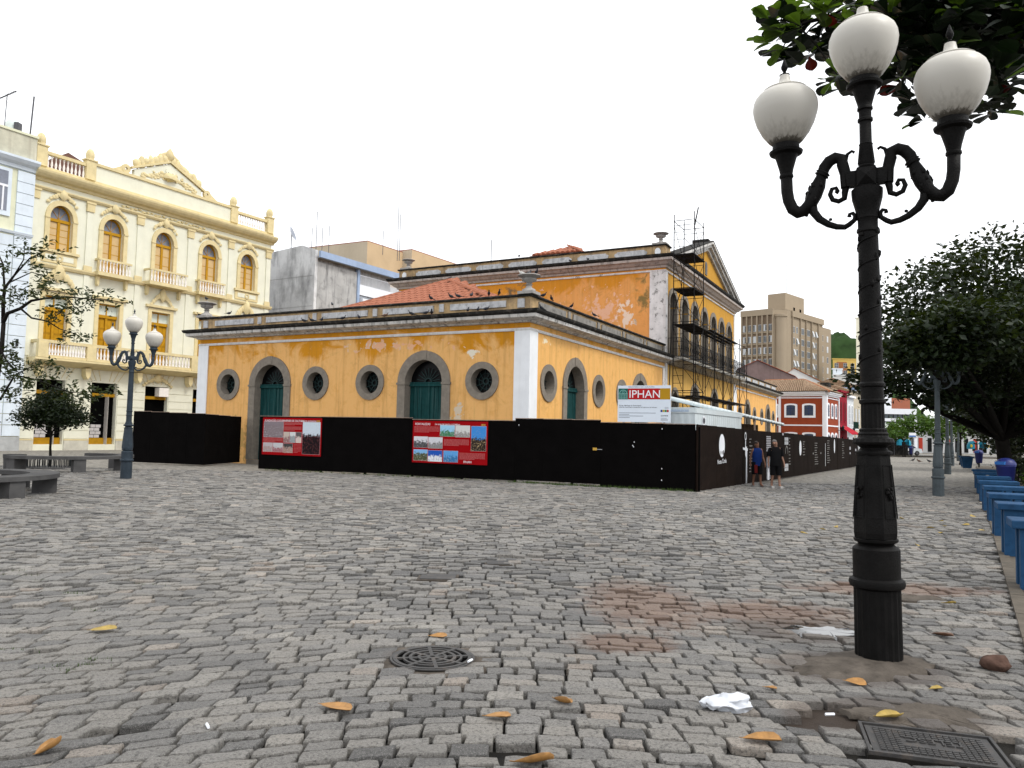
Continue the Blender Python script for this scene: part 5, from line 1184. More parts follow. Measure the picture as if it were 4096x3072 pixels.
# rooftop aerials
def on_wall(s_, z, d): q = f.p(s_, z, d); a = math.radians(59); return Vector((-32.07+q.x*math.cos(a)-q.y*math.sin(a), 50.54+q.x*math.sin(a)+q.y*math.cos(a), q.z))
M_AER = mat('aerial_metal', (.10, .10, .11), .5, .1, 5, 0)
p = on_wall(-1.7, 20.7, -.6); an = empty('tv_aerial', p, math.radians(20), 'thin TV aerial on the roof edge of the townhouse', 'aerial')
MB().tube([(0, 0, 0), (.05, 0, 2.5)], .03, 5).build('mast', M_AER, an); MB().bar((-.4, .2, 2.2), (.6, -.2, 2.7), .06).build('boom', M_AER, an)
for k in range(6): x_ = -.35+.18*k; MB().tube([(x_-1.0*.5, -1.6+.15*k, 2.3+.08*k), (x_+.5, 1.6-.15*k, 2.2+.08*k)], .014, 4).build('element', M_AER, an)
p = on_wall(-.15, 20.7, -.5); an = empty('mast', p, 0, 'slim dark mast at the corner of the townhouse roof', 'mast')
MB().tube([(0, 0, 0), (.12, 0, 2.9)], .05, 6).build('pole', M_AER, an); MB().tube([(.2, 0, .2), (.3, 0, 3.2)], .012, 4).build('wire', M_AER, an)
p = on_wall(-1.15, 20.75, -.7); ds = empty('satellite_dish', p, 0, 'white round drum antenna on the townhouse roof', 'antenna')
mb = MB(); mb.lathe([(.0, -.12), (.42, -.1), (.45, .0), (.42, .1), (.0, .16)], 18); o = mb.build('drum', mat('dish_white', (.6, .66, .64), .5, .1, 3, 0), ds, smooth=40); o.location = (0, 0, .5); o.rotation_euler = (1.35, 0, .6)
MB().box(.2, .5, -.2, .2, .1, .7).build('bracket', M_AER, ds); MB().tube([(0, 0, 0), (0, 0, .5)], .05, 6).build('post', M_AER, ds)
# ---------------- grey concrete block, next along the same street line
gb = empty('concrete_building', (-32.07, 50.54, 0), math.radians(59), 'bare rain-stained grey concrete building behind the cream mansion', 'building')
M_CONC = mat('stained_concrete', (.70, .70, .70), .92, .12, .35, .25, 30, streak=.6, streak_col=(.085, .085, .09), sscale=1.1, dirt=.6, dirt_col=(.13, .13, .135), dirt_scale=.5, dlo=.45, dhi=.75)
M_CONC2 = mat('dark_stained_concrete', (.45, .445, .435), .92, .2, .6, .25, 30, streak=.75, streak_col=(.06, .06, .065), sscale=2., dirt=.6, dirt_col=(.1, .1, .1), dirt_scale=1.)
mb = MB(); mb.prism([(25.6, -.0, 0), (25.6, .0, 18.75), (25.6, 1.8, 19.35), (25.6, 9.0, 18.9), (25.6, 9.0, 0)], (.35, 0, 0)); mb.build('party_wall', M_CONC, gb)
mb = MB(); f.box(mb, 25.97, 31.4, 0, 17.65, -.3, 0); mb.build('street_wall', M_CONC2, gb)
mb = MB(); mb.box(25.97, 37, .32, 9, 0, 18.2); mb.build('core', M_CONC2, gb)
for k in range(3): mb = MB(); mb.box(25.58, 25.597, .2, 8.9, 16.3-2.9*k, 16.32-2.9*k); mb.build('pour_line', M_CONC2, gb)
# ---------------- blue-fascia block
bb = empty('apartment_building', (-32.07, 50.54, 0), math.radians(59), 'building with a pale blue roof fascia and white balcony railing', 'building')
M_FASC = mat('pale_blue_fascia', (.33, .42, .58), .85, .12, 1, .1, 30, streak=.2, streak_col=(.2, .25, .33))
mb = MB(); f.box(mb, 25.7, 38.2, 18.0, 18.62, .35, .6); mb.build('fascia', M_FASC, bb)
mb = MB(); f.box(mb, 25.97, 38.0, 18.03, 18.2, -6, .345); mb.build('soffit', mat('soffit_grey', (.42, .42, .40), .9, .1, 1, .1), bb)
mb = MB(); f.box(mb, 31.42, 31.75, 0, 18.0, -.2, .12); mb.build('blue_post', M_FASC, bb)
mb = MB(); f.box(mb, 31.76, 44, 0, 15.4, -.6, .0); mb.build('wall', mat('grey_wall', (.30, .32, .35), .9, .1, 1, .1), bb)
mb = MB(); f.box(mb, 31.76, 44, 15.45, 16.5, .003, .1); mb.build('white_spandrel', M_PAINTW, bb)
mb = MB(); f.box(mb, 31.76, 44, 15.5, 18.0, -3.2, -3.1); mb.build('back_wall', mat('pale_grey_wall', (.5, .5, .5), .9, .1, 1, .1), bb)
mb = MB(); f.box(mb, 31.76, 44, 17.42, 17.5, .0, .08); rl = mb.build('railing', M_PAINTW, bb)
for k in range(70): mb = MB(); s_ = 31.9+.17*k; f.box(mb, s_, s_+.05, 16.5, 17.42, .02, .06); mb.build('railing_bar', M_PAINTW, rl)
mb = MB(); f.box(mb, 32.0, 33.0, 14.4, 15.1, .0, .35); mb.build('air_conditioner', M_PAINTW, bb)
# ---------------- beige rooftop blocks far behind
def wpt(px, py, Y):      # picture position at a chosen distance, used once to set out the far roofs
    d = _F+_R2*((px-2048)/3100)+_U2*((1536-py)/3100); t = Y/d.y; return Vector((d.x*t, Y, CAM_H+d.z*t))
M_BEI = mat('beige_render', (.52, .44, .33), .9, .1, .3, .1, 20, streak=.15, streak_col=(.3, .25, .18)); M_BEI2 = mat('beige_render_side', (.55, .40, .245), .9, .1, .3, .1, 20)
M_BRK = mat('red_eave', (.30, .09, .06), .9, .2, 2, .1)
def block(name, corner_px, ytop, Y, degL, lenL, degR, lenR, zb, mL, mR, label, trim=None, zt=None):
    c = wpt(corner_px, ytop, Y); r_ = empty(name, (c.x, c.y, 0), 0, label, 'building'); zt = c.z if zt is None else zt
    fl = Fr((-lenL*math.cos(math.radians(degL)), -lenL*math.sin(math.radians(degL)), 0), degL); fr = Fr((0, 0, 0), degR)
    mb = MB(); mb.add([fl.p(0, zb), fl.p(lenL, zb), fl.p(lenL, zt), fl.p(0, zt)], [(0, 1, 2, 3)]); mb.build('wall', mL, r_)
    mb = MB(); mb.add([fr.p(0, zb), fr.p(lenR, zb), fr.p(lenR, zt), fr.p(0, zt)], [(0, 1, 2, 3)]); mb.build('wall', mR, r_)
    mb = MB(); a, b_, c_ = fl.p(0, zt), fl.p(lenL, zt), fr.p(lenR, zt); mb.prism([a, b_, c_, a+(c_-b_)], (0, 0, .12)); mb.build('roof', trim or mL, r_)
    back = a+(c_-b_)
    for p_, q_ in ((a, back), (back, c_)): mb = MB(); mb.add([(p_.x, p_.y, zb), (q_.x, q_.y, zb), (q_.x, q_.y, zt), (p_.x, p_.y, zt)], [(0, 1, 2, 3)]); mb.build('wall', mL, r_)
    return r_, fl, fr, zt
b1, fl, fr, zt = block('rooftop_block', 1470, 965, 112, -27, 15.5, 58, 8, 0, M_BEI, M_BEI2, 'beige block with dark red roof edge above the concrete wall', M_BRK)
mb = MB(); fl.prism(mb, circ(13.2, zt-3.6, .45, 14), .01, .03); mb.build('round_vent', M_DARK, b1)
mb = MB(); fl.box(mb, 6.8, 10.8, zt-5, zt-3.2, .01, .03); mb.build('louvre', mat('louvre_grey', (.35, .33, .3)), b1)
b2, fl, fr, zt = block('rooftop_block', 1648, 999, 118, -27, 5.6, 58, 12.5, 0, M_BEI, M_BEI2, 'second beige block, right of the one with the round vent', M_BRK)
for s_ in (.1, 2.6): mb = MB(); fl.box(mb, s_+.6, s_+1.4, zt-5.2, zt-3.4, .01, .03); mb.build('window', M_DARK, b2)
for px, py, h, Y, al in ((1264, 990, 4.6, 96, 'tallest antenna mast at the corner of the concrete building'), (1247, 975, 2., 96, 'short antenna mast left of the tall one on the concrete building'), (1288, 985, 2.6, 104, 'thin antenna mast just right of the concrete building corner'), (1315, 985, 2.8, 104, 'thin antenna mast above the left end of the blue fascia'), (1532, 978, 2., 110, 'short antenna mast on the beige block with the round vent'), (1590, 1000, 6.8, 105, 'very tall thin mast left of the upper urn'), (1598, 1000, 5., 105, 'second tall thin mast close to the upper urn'), (1965, 1010, 1.5, 90, 'short mast rising behind the high parapet')):
    p = wpt(px, py, Y); MBx = MB().tube([(0, 0, -1.5), (0, 0, h)], .045, 5).build('antenna_mast', M_AER); MBx.location = p; tag(MBx, al, 'antenna', 'roof antenna masts')
p = wpt(1165, 965, 84); ds = empty('satellite_dish', p, 0, 'tilted satellite dish on the concrete building roof', 'antenna')
mb = MB(); mb.lathe([(0, 0), (.5, .06), (.8, .2), (.78, .2), (0, .03)], 16); o = mb.build('dish', M_FAN, ds, smooth=40); o.location = (0, 0, .8); o.rotation_euler = (.3, 1.2, .3)
MB().tube([(0, 0, -.8), (0, 0, .8)], .05, 5).build('post', M_AER, ds)
# ================================================================ RIGHT BACKGROUND: lane of coloured houses, office block, hill, street end
def win_rect(fr, root, s0, s1, z0, z1, mframe, mpane, d=.05, surround=.0, msur=None, bars=1, name='window', top=0.):
    mb = MB()
    if surround: fr.prism(mb, [(s0-surround, z0-surround), (s1+surround, z0-surround), (s1+surround, z1+surround*.6)]+([((s0+s1)/2+(s1-s0+2*surround)/2*math.cos(PI*k/8), z1+surround*.6+top*math.sin(PI*k/8)) for k in range(1, 8)] if top else [])+[(s0-surround, z1+surround*.6)], .004, d)
    else: fr.box(mb, s0-.05, s1+.05, z0-.05, z1+.05, .004, d)
    w_ = mb.build(name, msur or mframe, root)
    mb = MB(); fr.prism(mb, [(s0, z0), (s1, z0), (s1, z1)]+([((s0+s1)/2+(s1-s0)/2*math.cos(PI*k/8), z1+top*.8*math.sin(PI*k/8)) for k in range(1, 8)] if top else [])+[(s0, z1)], d+.002, d+.01); mb.build('pane', mpane, w_)
    if bars:
        mb = MB(); c = (s0+s1)/2; fr.box(mb, c-.025, c+.025, z0, z1, d+.012, d+.03)
        for k in range(1, bars+1): z = z0+(z1-z0)*k/(bars+1); fr.box(mb, s0, s1, z-.02, z+.02, d+.012, d+.028)
        mb.build('glazing_bars', mframe, w_)
    return w_
M_RH = mat('brick_red_paint', (.28, .055, .022), .85, .1, 1.5, .1, 30); M_WT = mat('white_trim', (.80, .81, .84), .85, .05, 2, .05)
M_NAVY = mat('navy_frame', (.02, .04, .12), .5, .1, 4, 0); M_PANEB = mat('blue_grey_pane', (.06, .075, .11), .2, .2, 4, 0)
M_TILE = mat('mottled_tiles', (.30, .20, .13), .9, .55, 5, .3, 20, dirt=.8, dirt_col=(.44, .36, .25), dirt_scale=7)
RC0 = (36.061, 88.896)
def lane(s_): a = math.radians(55); return (RC0[0]+math.cos(a)*s_, RC0[1]+math.sin(a)*s_)
rh = empty('townhouse', (RC0[0], RC0[1], 0), 0, 'brick-red corner house with white trim and navy windows', 'house')
FR_ = Fr((0, 0, 0), 55); DL = -33.; fl = Fr((-9*math.cos(math.radians(DL)), -9*math.sin(math.radians(DL)), 0), DL)
mb = MB(); mb.add([fl.p(0, 0), fl.p(9, 0), fl.p(9, 7.2), fl.p(0, 7.2)], [(0, 1, 2, 3)]); mb.build('wall', M_RH, rh)
mb = MB(); mb.add([FR_.p(0, 0), FR_.p(6.5, 0), FR_.p(6.5, 7.2), FR_.p(0, 7.2)], [(0, 1, 2, 3)]); mb.build('wall', M_RH, rh)
for d in (3.87, 1.85, 5.9): win_rect(fl, rh, 9-d-.5, 9-d+.5, 4.6, 5.7, M_NAVY, M_PANEB, .07, .24, M_WT, 3, top=.16); win_rect(fl, rh, 9-d-.5, 9-d+.5, 1.2, 2.4, M_NAVY, M_PANEB, .07, .24, M_WT, 3, top=.12)
for d in (1.12, 3.0, 4.87): win_rect(FR_, rh, d-.36, d+.36, 4.55, 5.75, M_NAVY, M_PANEB, .07, .22, M_WT, 3, top=.25); win_rect(FR_, rh, d-.4, d+.4, .3, 2.2, M_NAVY, M_PANEB, .07, .25, M_WT, 3, top=.35)
for fr_, L, a0 in ((fl, 9, 0), (FR_, 6.5, 0)):
    for z0, z1, d in ((3.4, 3.55, .05), (6.62, 6.72, .05), (6.85, 7.05, .1), (7.05, 7.25, .3), (7.25, 7.38, .45)):
        mb = MB(); fr_.box(mb, a0, L, z0, z1, .003, d); mb.build('white_moulding', M_WT, rh)
mb = MB(); fl.box(mb, 8.65, 9.03, 0, 6.84, .006, .12); mb.build('corner_pilaster', M_WT, rh)
mb = MB(); FR_.box(mb, -.03, .5, 0, 6.84, .006, .12); mb.build('corner_pilaster', M_WT, rh)
mb = MB(); fl.box(mb, 3.75, 4.0, 0, 6.84, .006, .12); mb.build('corner_pilaster', M_WT, rh)
mb = MB(); FR_.box(mb, 6.2, 6.5, 0, 6.84, .006, .12); mb.build('corner_pilaster', M_WT, rh)
e = [fl.p(0, 7.38, .5), fl.p(9, 7.38, .5)+FR_.N*.5, FR_.p(6.6, 7.38, .5), fl.p(0, 7.38, -6.5)]; r0, r1 = fl.p(1.5, 9.0, -2.9), fl.p(6.0, 9.0, -2.9)
mb = MB(); mb.add(e+[r0, r1], [(0, 1, 5, 4), (1, 2, 5), (2, 3, 4, 5), (3, 0, 4)]); mb.build('roof', mat('tile_shadow', (.045, .028, .02), .9, .2, 3, 0), rh)
mb = MB()
for k in range(40):
    t = (k+.5)/40; a = Vector(e[0]).lerp(e[1], t); b_ = Vector(r0).lerp(r1, min(1, max(0, (t*9-1.0)/5.2))); mb.tube([a+Vector((0, 0, .03)), b_+Vector((0, 0, .05))], .085, 5, False)
for k in range(22):
    t = (k+.5)/22; a = Vector(e[1]).lerp(e[2], t); b_ = Vector(r1).lerp(r1+FR_.S*.3, t); mb.tube([a+Vector((0, 0, .03)), b_+Vector((0, 0, .05))], .085, 5, False)
tag(mb.build('roof_tiles', M_TILE, rh), kind='stuff')
mb = MB(); mb.tube([e[1], r1], .14, 6); mb.tube([r0, r1], .14, 6); mb.build('ridge_tiles', mat('orange_ridge', (.35, .13, .06)), rh)
def lantern(root, fr_, s_, z):
    mb = MB(); mb.bar(fr_.p(s_, z, 0), fr_.p(s_, z, .7), .05); mb.lathe([(.07, -.0), (.16, .35), (.2, .38), (.02, .58)], 6, fr_.p(s_, z+.03, .7)); mb.build('wall_lantern', M_IRON, root)
lantern(rh, FR_, 5.6, 3.0)
def lane_house(name, s0, s1, h, m, label, wins, mf, mp, wz=((4.0, 6.2),), parapet=None, top=0., depth=8):
    p = lane(s0); r_ = empty(name, (p[0], p[1], 0), 0, label, 'house'); L = s1-s0
    mb = MB(); mb.add([FR_.p(0, 0), FR_.p(L, 0), FR_.p(L, h), FR_.p(0, h)], [(0, 1, 2, 3)]); mb.build('wall', m, r_)
    mb = MB(); mb.add([FR_.p(0, 0, -.0), FR_.p(0, 0, -depth), FR_.p(0, h+.8, -depth), FR_.p(0, h, 0)], [(0, 1, 2, 3)]); mb.build('wall', m, r_)
    mb = MB(); FR_.box(mb, -.05, L+.0, h, h+.25, -.3, .3); mb.build('cornice', parapet or M_WT, r_)
    mb = MB(); mb.add([FR_.p(0, h+.2, -.1), FR_.p(L, h+.2, -.1), FR_.p(L, h+1.6, -depth/2), FR_.p(0, h+1.6, -depth/2), FR_.p(L, h+.2, -depth), FR_.p(0, h+.2, -depth)], [(0, 1, 2, 3), (3, 2, 4, 5), (0, 3, 5), (1, 4, 2)]); mb.build('roof', M_TILE, r_)
    for z0, z1 in wz:
        for c in wins: win_rect(FR_, r_, c-.42, c+.42, z0, z1, mf, mp, .06, .15, parapet or M_WT, 2, top=top)
    return r_
M_CRIM = mat('crimson_paint', (.26, .008, .022), .8, .1, 2, .1); M_CRIM2 = mat('dark_crimson', (.13, .006, .012), .7, .1, 2, 0)
o = lane_house('townhouse', 6.55, 11.2, 7.7, M_CRIM, 'crimson house with a red awning next to the brick-red corner house', (1.2, 3.3), M_CRIM2, M_CRIM2, ((4.2, 6.3),), M_CRIM, .35)
mb = MB()
for k in range(6): mb.add([FR_.p(.3+.7*k, 3.6, .05), FR_.p(1.0+.7*k, 3.6, .05), FR_.p(1.0+.7*k, 2.5, 1.5), FR_.p(.65+.7*k, 2.7, 1.55), FR_.p(.3+.7*k, 2.5, 1.5)], [(0, 1, 2, 3, 4)])
mb.build('awning', mat('red_awning', (.42, .02, .035), .7, .15, 3, 0), o)
mb = MB(); FR_.box(mb, 1.5, 2.8, 8.0, 9.0, -2.5, -1.5); mb.build('chimney', M_SOOT, o)
o = lane_house('townhouse', 11.25, 15.1, 7.3, mat('white_house_paint', (.62, .64, .66), .85, .08, 2, .05), 'narrow white house with two arched windows and a dark green balcony', (1.1, 2.8), M_WT, mat('grey_pane', (.3, .32, .33), .3, .1, 4, 0), ((3.9, 6.0),), None, .4)
mb = MB(); FR_.box(mb, .4, 3.5, 3.2, 3.35, 0, .7); b_ = mb.build('balcony', M_WT, o)
mb = MB()
for k in range(16): mb.bar(FR_.p(.45+.2*k, 3.35, .66), FR_.p(.45+.2*k, 4.2, .66), .04)
mb.bar(FR_.p(.4, 4.2, .66), FR_.p(3.5, 4.2, .66), .06); mb.build('railing', mat('dark_green_iron', (.012, .04, .03), .6, .1, 3, 0), b_); lantern(o, FR_, .5, 2.9)
o = lane_house('townhouse', 15.15, 21.4, 8.1, mat('beige_house_paint', (.50, .44, .34), .85, .08, 2, .05), 'plain beige house between the white and the blue house', (1.2, 3.1, 5.0), M_WT, mat('pale_pane', (.45, .48, .5), .3, .1, 4, 0), ((4.0, 6.0), (.5, 2.6)), mat('beige_house_trim', (.55, .5, .4)))
lantern(o, FR_, 4.2, 3.4)
M_BLU = mat('cobalt_paint', (.035, .14, .42), .8, .1, 2, .05); M_BLU2 = mat('pale_blue_paint', (.35, .47, .68), .8, .08, 2, .05)
o = lane_house('townhouse', 21.45, 27, 9.0, M_BLU2, 'blue house with pale trim and roof ornaments at the far end of the row', (1.0, 2.6, 4.3), M_BLU, M_BLU, ((4.0, 7.2), (.4, 3.2)), M_BLU2, .3)
for k in range(3): mb = MB(); mb.lathe([(.2, 0), (.12, .25), (.3, .5), (.32, .7), (.2, .9), (0, 1.0)], 10, FR_.p(.5+2.2*k, 9.25, 0)); mb.build('roof_ornament', M_BLU, o, smooth=40)
# mauve gable wall and cream gable behind the red house
def gable(name, pts, Y, m, label, thick=9., trim=None):
    P = [wpt(x, y, Y) for x, y in pts]; c = P[0].copy(); c.z = 0; r_ = empty(name, c, 0, label, 'building')
    poly = [p-c for p in P]; poly = [Vector((poly[0].x, 0, 0))]+poly+[Vector((poly[-1].x, 0, 0))]
    mb = MB(); mb.prism(poly, (thick*.45, thick, 0)); mb.build('wall', m, r_)
    for a, b_ in zip(poly[1:-2], poly[2:-1]):
        mb = MB(); off = Vector((thick*.45, thick, 0)); u_ = Vector((0, -.15, .03)); v_ = Vector((0, -.15, .11)); mb.hexa([a+u_, b_+u_, b_+off+u_, a+off+u_, a+v_, b_+v_, b_+off+v_, a+off+v_]); mb.build('roof', trim or M_BRK, r_)
    return r_
gable('gable_house', [(2945, 1480), (3029, 1442), (3180, 1507)], 106, mat('mauve_render', (.20, .145, .14), .9, .2, 1, .15, 20, streak=.5, streak_col=(.06, .05, .05)), 'house with a bare mauve gable behind the brick-red roof', trim=M_BRK)
gable('gable_house', [(3148, 1491), (3176, 1474), (3350, 1560)], 118, mat('pale_gable', (.62, .62, .6), .9, .1, 1, .1), 'house with a long pale gable and thin orange eave behind the red house', trim=mat('orange_eave', (.4, .15, .06)))
o = wpt(3245, 1560, 96); tk = empty('water_tank', (o.x, o.y, 0), 0, 'small grey rooftop tank behind the red house roof', 'tank'); mb = MB(); mb.lathe([(.55, o.z-3), (.55, o.z+.55), (.6, o.z+.6), (.6, o.z+.75), (0, o.z+.8)], 14); mb.build('tank_body', mat('tank_grey', (.25, .27, .3), .6, .1, 3, 0), tk); MB().box(-.7, .7, -.7, .7, 0, o.z-3).build('tank_base', M_CONC2, tk)
# ---------------- tan office block
cc = wpt(3127, 1600, 200); tb = empty('office_block', (cc.x, cc.y, 0), 0, 'tall tan office block with ribbed bays and a rooftop tower', 'building')
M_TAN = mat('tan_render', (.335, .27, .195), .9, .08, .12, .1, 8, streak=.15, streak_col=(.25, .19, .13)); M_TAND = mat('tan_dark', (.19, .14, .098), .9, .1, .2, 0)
M_OWIN = mat('office_glass', (.13, .135, .14), .2, .5, .35, 0); M_OWH = mat('white_blind', (.58, .60, .62), .6, .1, .5, 0)
Fr_R = Fr((3.2*math.cos(math.radians(46)), 3.2*math.sin(math.radians(46)), 0), 46); LL = 9.0; Fr_L = Fr((-(LL+2.2)*math.cos(math.radians(-42)), -(LL+2.2)*math.sin(math.radians(-42)), 0), -42)
TZ = 36.0; LR = 32
def face(fr_, L, zt, m, root, nm='wall'): mb = MB(); mb.add([fr_.p(0, 0), fr_.p(L, 0), fr_.p(L, zt), fr_.p(0, zt)], [(0, 1, 2, 3)]); return mb.build(nm, m, root)
face(Fr_L, LL, TZ, M_TAND, tb); face(Fr_R, LR-9.0, TZ, M_TAN, tb); Fr_R2 = Fr(Fr_R.p(LR-9, 0, -1.2), 46); face(Fr_R2, 9, TZ-1.7, M_TAN, tb)
a, b_ = Fr_L.p(LL, 0), Fr_R.p(0, 0); dd = b_-a; fc = Fr(a, math.degrees(math.atan2(dd.y, dd.x))); Lc = dd.length; face(fc, Lc, TZ, M_TAN, tb, 'chamfer_wall')
mb = MB(); cpt = fc.p(Lc/2, 0, .1); mb.lathe([(1.5, 0), (1.5, TZ-2.2), (1.75, TZ-2.1), (1.75, TZ-1.5), (1.3, TZ-1.4)], 20, cpt); mb.build('corner_turret', M_TAN, tb, smooth=40)
mb = MB(); back = Fr_L.p(0, TZ)+(Fr_R.p(LR, TZ)-Fr_L.p(LL, TZ)); mb.prism([Fr_L.p(0, TZ-.2, 0), Fr_L.p(LL, TZ-.2), Fr_R.p(0, TZ-.2), Fr_R.p(LR-9, TZ-.2), back], (0, 0, .1)); mb.build('roof', M_TAN, tb)
mb = MB(); mb.prism([Fr_R2.p(0, TZ-1.8), Fr_R2.p(9, TZ-1.8), Fr_R2.p(9, TZ-1.8, -12), Fr_R2.p(0, TZ-1.8, -12)], (0, 0, .1)); mb.build('roof', M_TAN, tb)
mb = MB(); mb.add([Fr_R2.p(9, 0), Fr_R2.p(9, 0, -12), Fr_R2.p(9, TZ-1.7, -12), Fr_R2.p(9, TZ-1.7)], [(0, 1, 2, 3)]); mb.build('wall', M_TAN, tb)
for k in range(7):
    s_ = .1+1.44*k; mb = MB(); Fr_L.box(mb, s_, s_+.34, 0, TZ-1.6, .0, .45); mb.build('rib', M_TAN, tb)
mb = MB(); Fr_L.box(mb, 0, LL, TZ-1.6, TZ, .003, .5); mb.build('cornice_band', M_TAN, tb)
rw = random.Random(8)
for row in range(8):
    zt = TZ-4.0-3.05*row
    for k in range(6):
        s_ = .52+1.44*k; m_ = M_OWH if rw.random() < .45 else M_OWIN
        mb = MB(); Fr_L.box(mb, s_, s_+.94, zt-1.75, zt, .01, .05); w_ = mb.build('window', M_OWH, tb)
        mb = MB(); Fr_L.box(mb, s_+.08, s_+.44, zt-1.65, zt-.1, .052, .07); mb.build('pane', M_OWIN if rw.random() < .6 else M_OWH, w_)
        mb = MB(); Fr_L.box(mb, s_+.5, s_+.86, zt-1.65, zt-.1, .052, .07); mb.build('pane', M_OWIN if rw.random() < .6 else M_OWH, w_)
        mb = MB(); Fr_L.box(mb, s_-.05, s_+1.0, zt-2.3, zt-1.9, .0, .2); mb.build('sill_panel', M_TAN, tb)
    cols = [(-.6, 1.3, 0), (3.6, 1.0, 0), (5.5, 1.0, 0), (8.4, 2.2, 1), (12.2, 2.2, 1), (15.7, 1.0, 0), (17.8, 1.0, 0)]
    for c, w, tp in cols[1:]:
        mb = MB(); Fr_R.box(mb, c, c+w, zt-1.75, zt, .01, .05); w_ = mb.build('window', M_OWH, tb)
        if tp:
            for q in range(4): mb = MB(); Fr_R.box(mb, c+.08+q*(w-.1)/4, c+.03+(q+1)*(w-.1)/4, zt-1.65, zt-.1, .052, .07); mb.build('pane', M_OWIN, w_)
        else:
            op = rw.random() < .4
            mb = MB()
            if op: mb.hexa([Fr_R.p(c+.05, zt-1.6, .5), Fr_R.p(c+w-.05, zt-1.6, .5), Fr_R.p(c+w-.05, zt-.1, .08), Fr_R.p(c+.05, zt-.1, .08), Fr_R.p(c+.05, zt-1.58, .54), Fr_R.p(c+w-.05, zt-1.58, .54), Fr_R.p(c+w-.05, zt-.08, .12), Fr_R.p(c+.05, zt-.08, .12)])
            else: Fr_R.box(mb, c+.1, c+w-.1, zt-1.65, zt-.1, .052, .07)
            mb.build('pane', M_OWH if op else M_OWIN, w_)
    for c in (2.2, 5.8):
        mb = MB(); Fr_R2.box(mb, c, c+1.1, zt-1.75, zt, .01, .05); w_ = mb.build('window', M_OWH, tb); mb = MB(); Fr_R2.box(mb, c+.1, c+1.0, zt-1.65, zt-.1, .052, .07); mb.build('pane', M_OWIN if rw.random() < .6 else M_OWH, w_)
    mb = MB(); fc.box(mb, Lc-1.5, Lc-.5, zt-1.75, zt, .01, .05); w_ = mb.build('window', M_OWH, tb); mb = MB(); fc.box(mb, Lc-1.42, Lc-.58, zt-1.65, zt-.1, .052, .07); mb.build('pane', M_OWIN, w_)
for s_ in (2.6, 7.6, 11.2, 14.8, 19.4): mb = MB(); Fr_R.box(mb, s_, s_+.3, 0, TZ-1.6, .0, .4); mb.build('rib', M_TAN, tb)
mb = MB(); Fr_R.box(mb, 2.4, LR-9, TZ-1.6, TZ, .003, .45); mb.build('cornice_band', M_TAN, tb)
pz = wpt(3215, 1196, 212); ptw = Fr(Fr_R.p(5.5, 0, -3.), 46)
mb = MB(); mb.prism([ptw.p(0, TZ-1), ptw.p(12, TZ-1), ptw.p(12, TZ-1, -5), ptw.p(0, TZ-1, -5)], (0, 0, 6.6)); mb.build('rooftop_tower', M_TAN, tb)
for s_ in (5, 9): mb = MB(); ptw.box(mb, s_, s_+1., TZ+.6, TZ+2.2, .01, .05); mb.build('window', M_DARK, tb)
MB().tube([ptw.p(5, TZ+5, -2), ptw.p(5, TZ+16, -2)], .07, 5).build('mast', M_AER, tb)
# yellow and brick flats, white blocks beside the hill
def simple_block(name, x0, x1, y0, Y, m, label, rot=-20, depth=14):
    a = wpt(x0, y0, Y); b_ = wpt(x1, y0, Y); r_ = empty(name, (a.x, a.y, 0), 0, label, 'building'); L = b_.x-a.x
    mb = MB(); mb.prism([(0, 0, 0), (L, 0, 0), (L, 0, a.z), (0, 0, a.z)], (a.x/a.y*depth*1.03, depth, 0)); mb.build('wall', m, r_)
    mb = MB(); mb.box(-.1, L+.1, -.1, .5, a.z+.003, a.z+.3); mb.build('roof', m, r_)
    return r_, Fr((0, 0, 0), 0), L, a.z
r_, fy, L, zt = simple_block('apartment_building', 3331, 3425, 1437, 240, mat('yellow_flats', (.60, .42, .12), .9, .1, .2, 0), 'small yellow and brick apartment block below the hill')
mb = MB(); fy.box(mb, 1.2, 4.3, 0, zt-.8, .01, .06); mb.build('brick_panel', mat('flats_brick', (.33, .14, .06), .9, .1, .3, 0), r_)
for k in range(3):
    for s_ in (.6, 3.3, 5.6): win_rect(fy, r_, s_, s_+1.1, zt-2.6-2.3*k, zt-1.2-2.3*k, M_OWH, M_OWIN, .1, .0, None, 1)
r_, fy, L, zt = simple_block('white_building', 3333, 3428, 1503, 180, mat('pale_render', (.55, .55, .53), .9, .1, .3, 0, streak=.2, streak_col=(.4, .4, .38)), 'blank pale grey wall building below the yellow flats')
r_, fy, L, zt = simple_block('white_building', 3331, 3370, 1478, 188, mat('blue_white_render', (.6, .65, .7), .9, .05, .3, 0), 'small blue-white rooftop building left of the yellow flats')
r_, fy, L, zt = simple_block('white_building', 3424, 3500, 1274, 200, mat('cream_tower_render', (.68, .65, .52), .9, .05, .3, 0), 'tall cream tower partly hidden behind the lamp post')
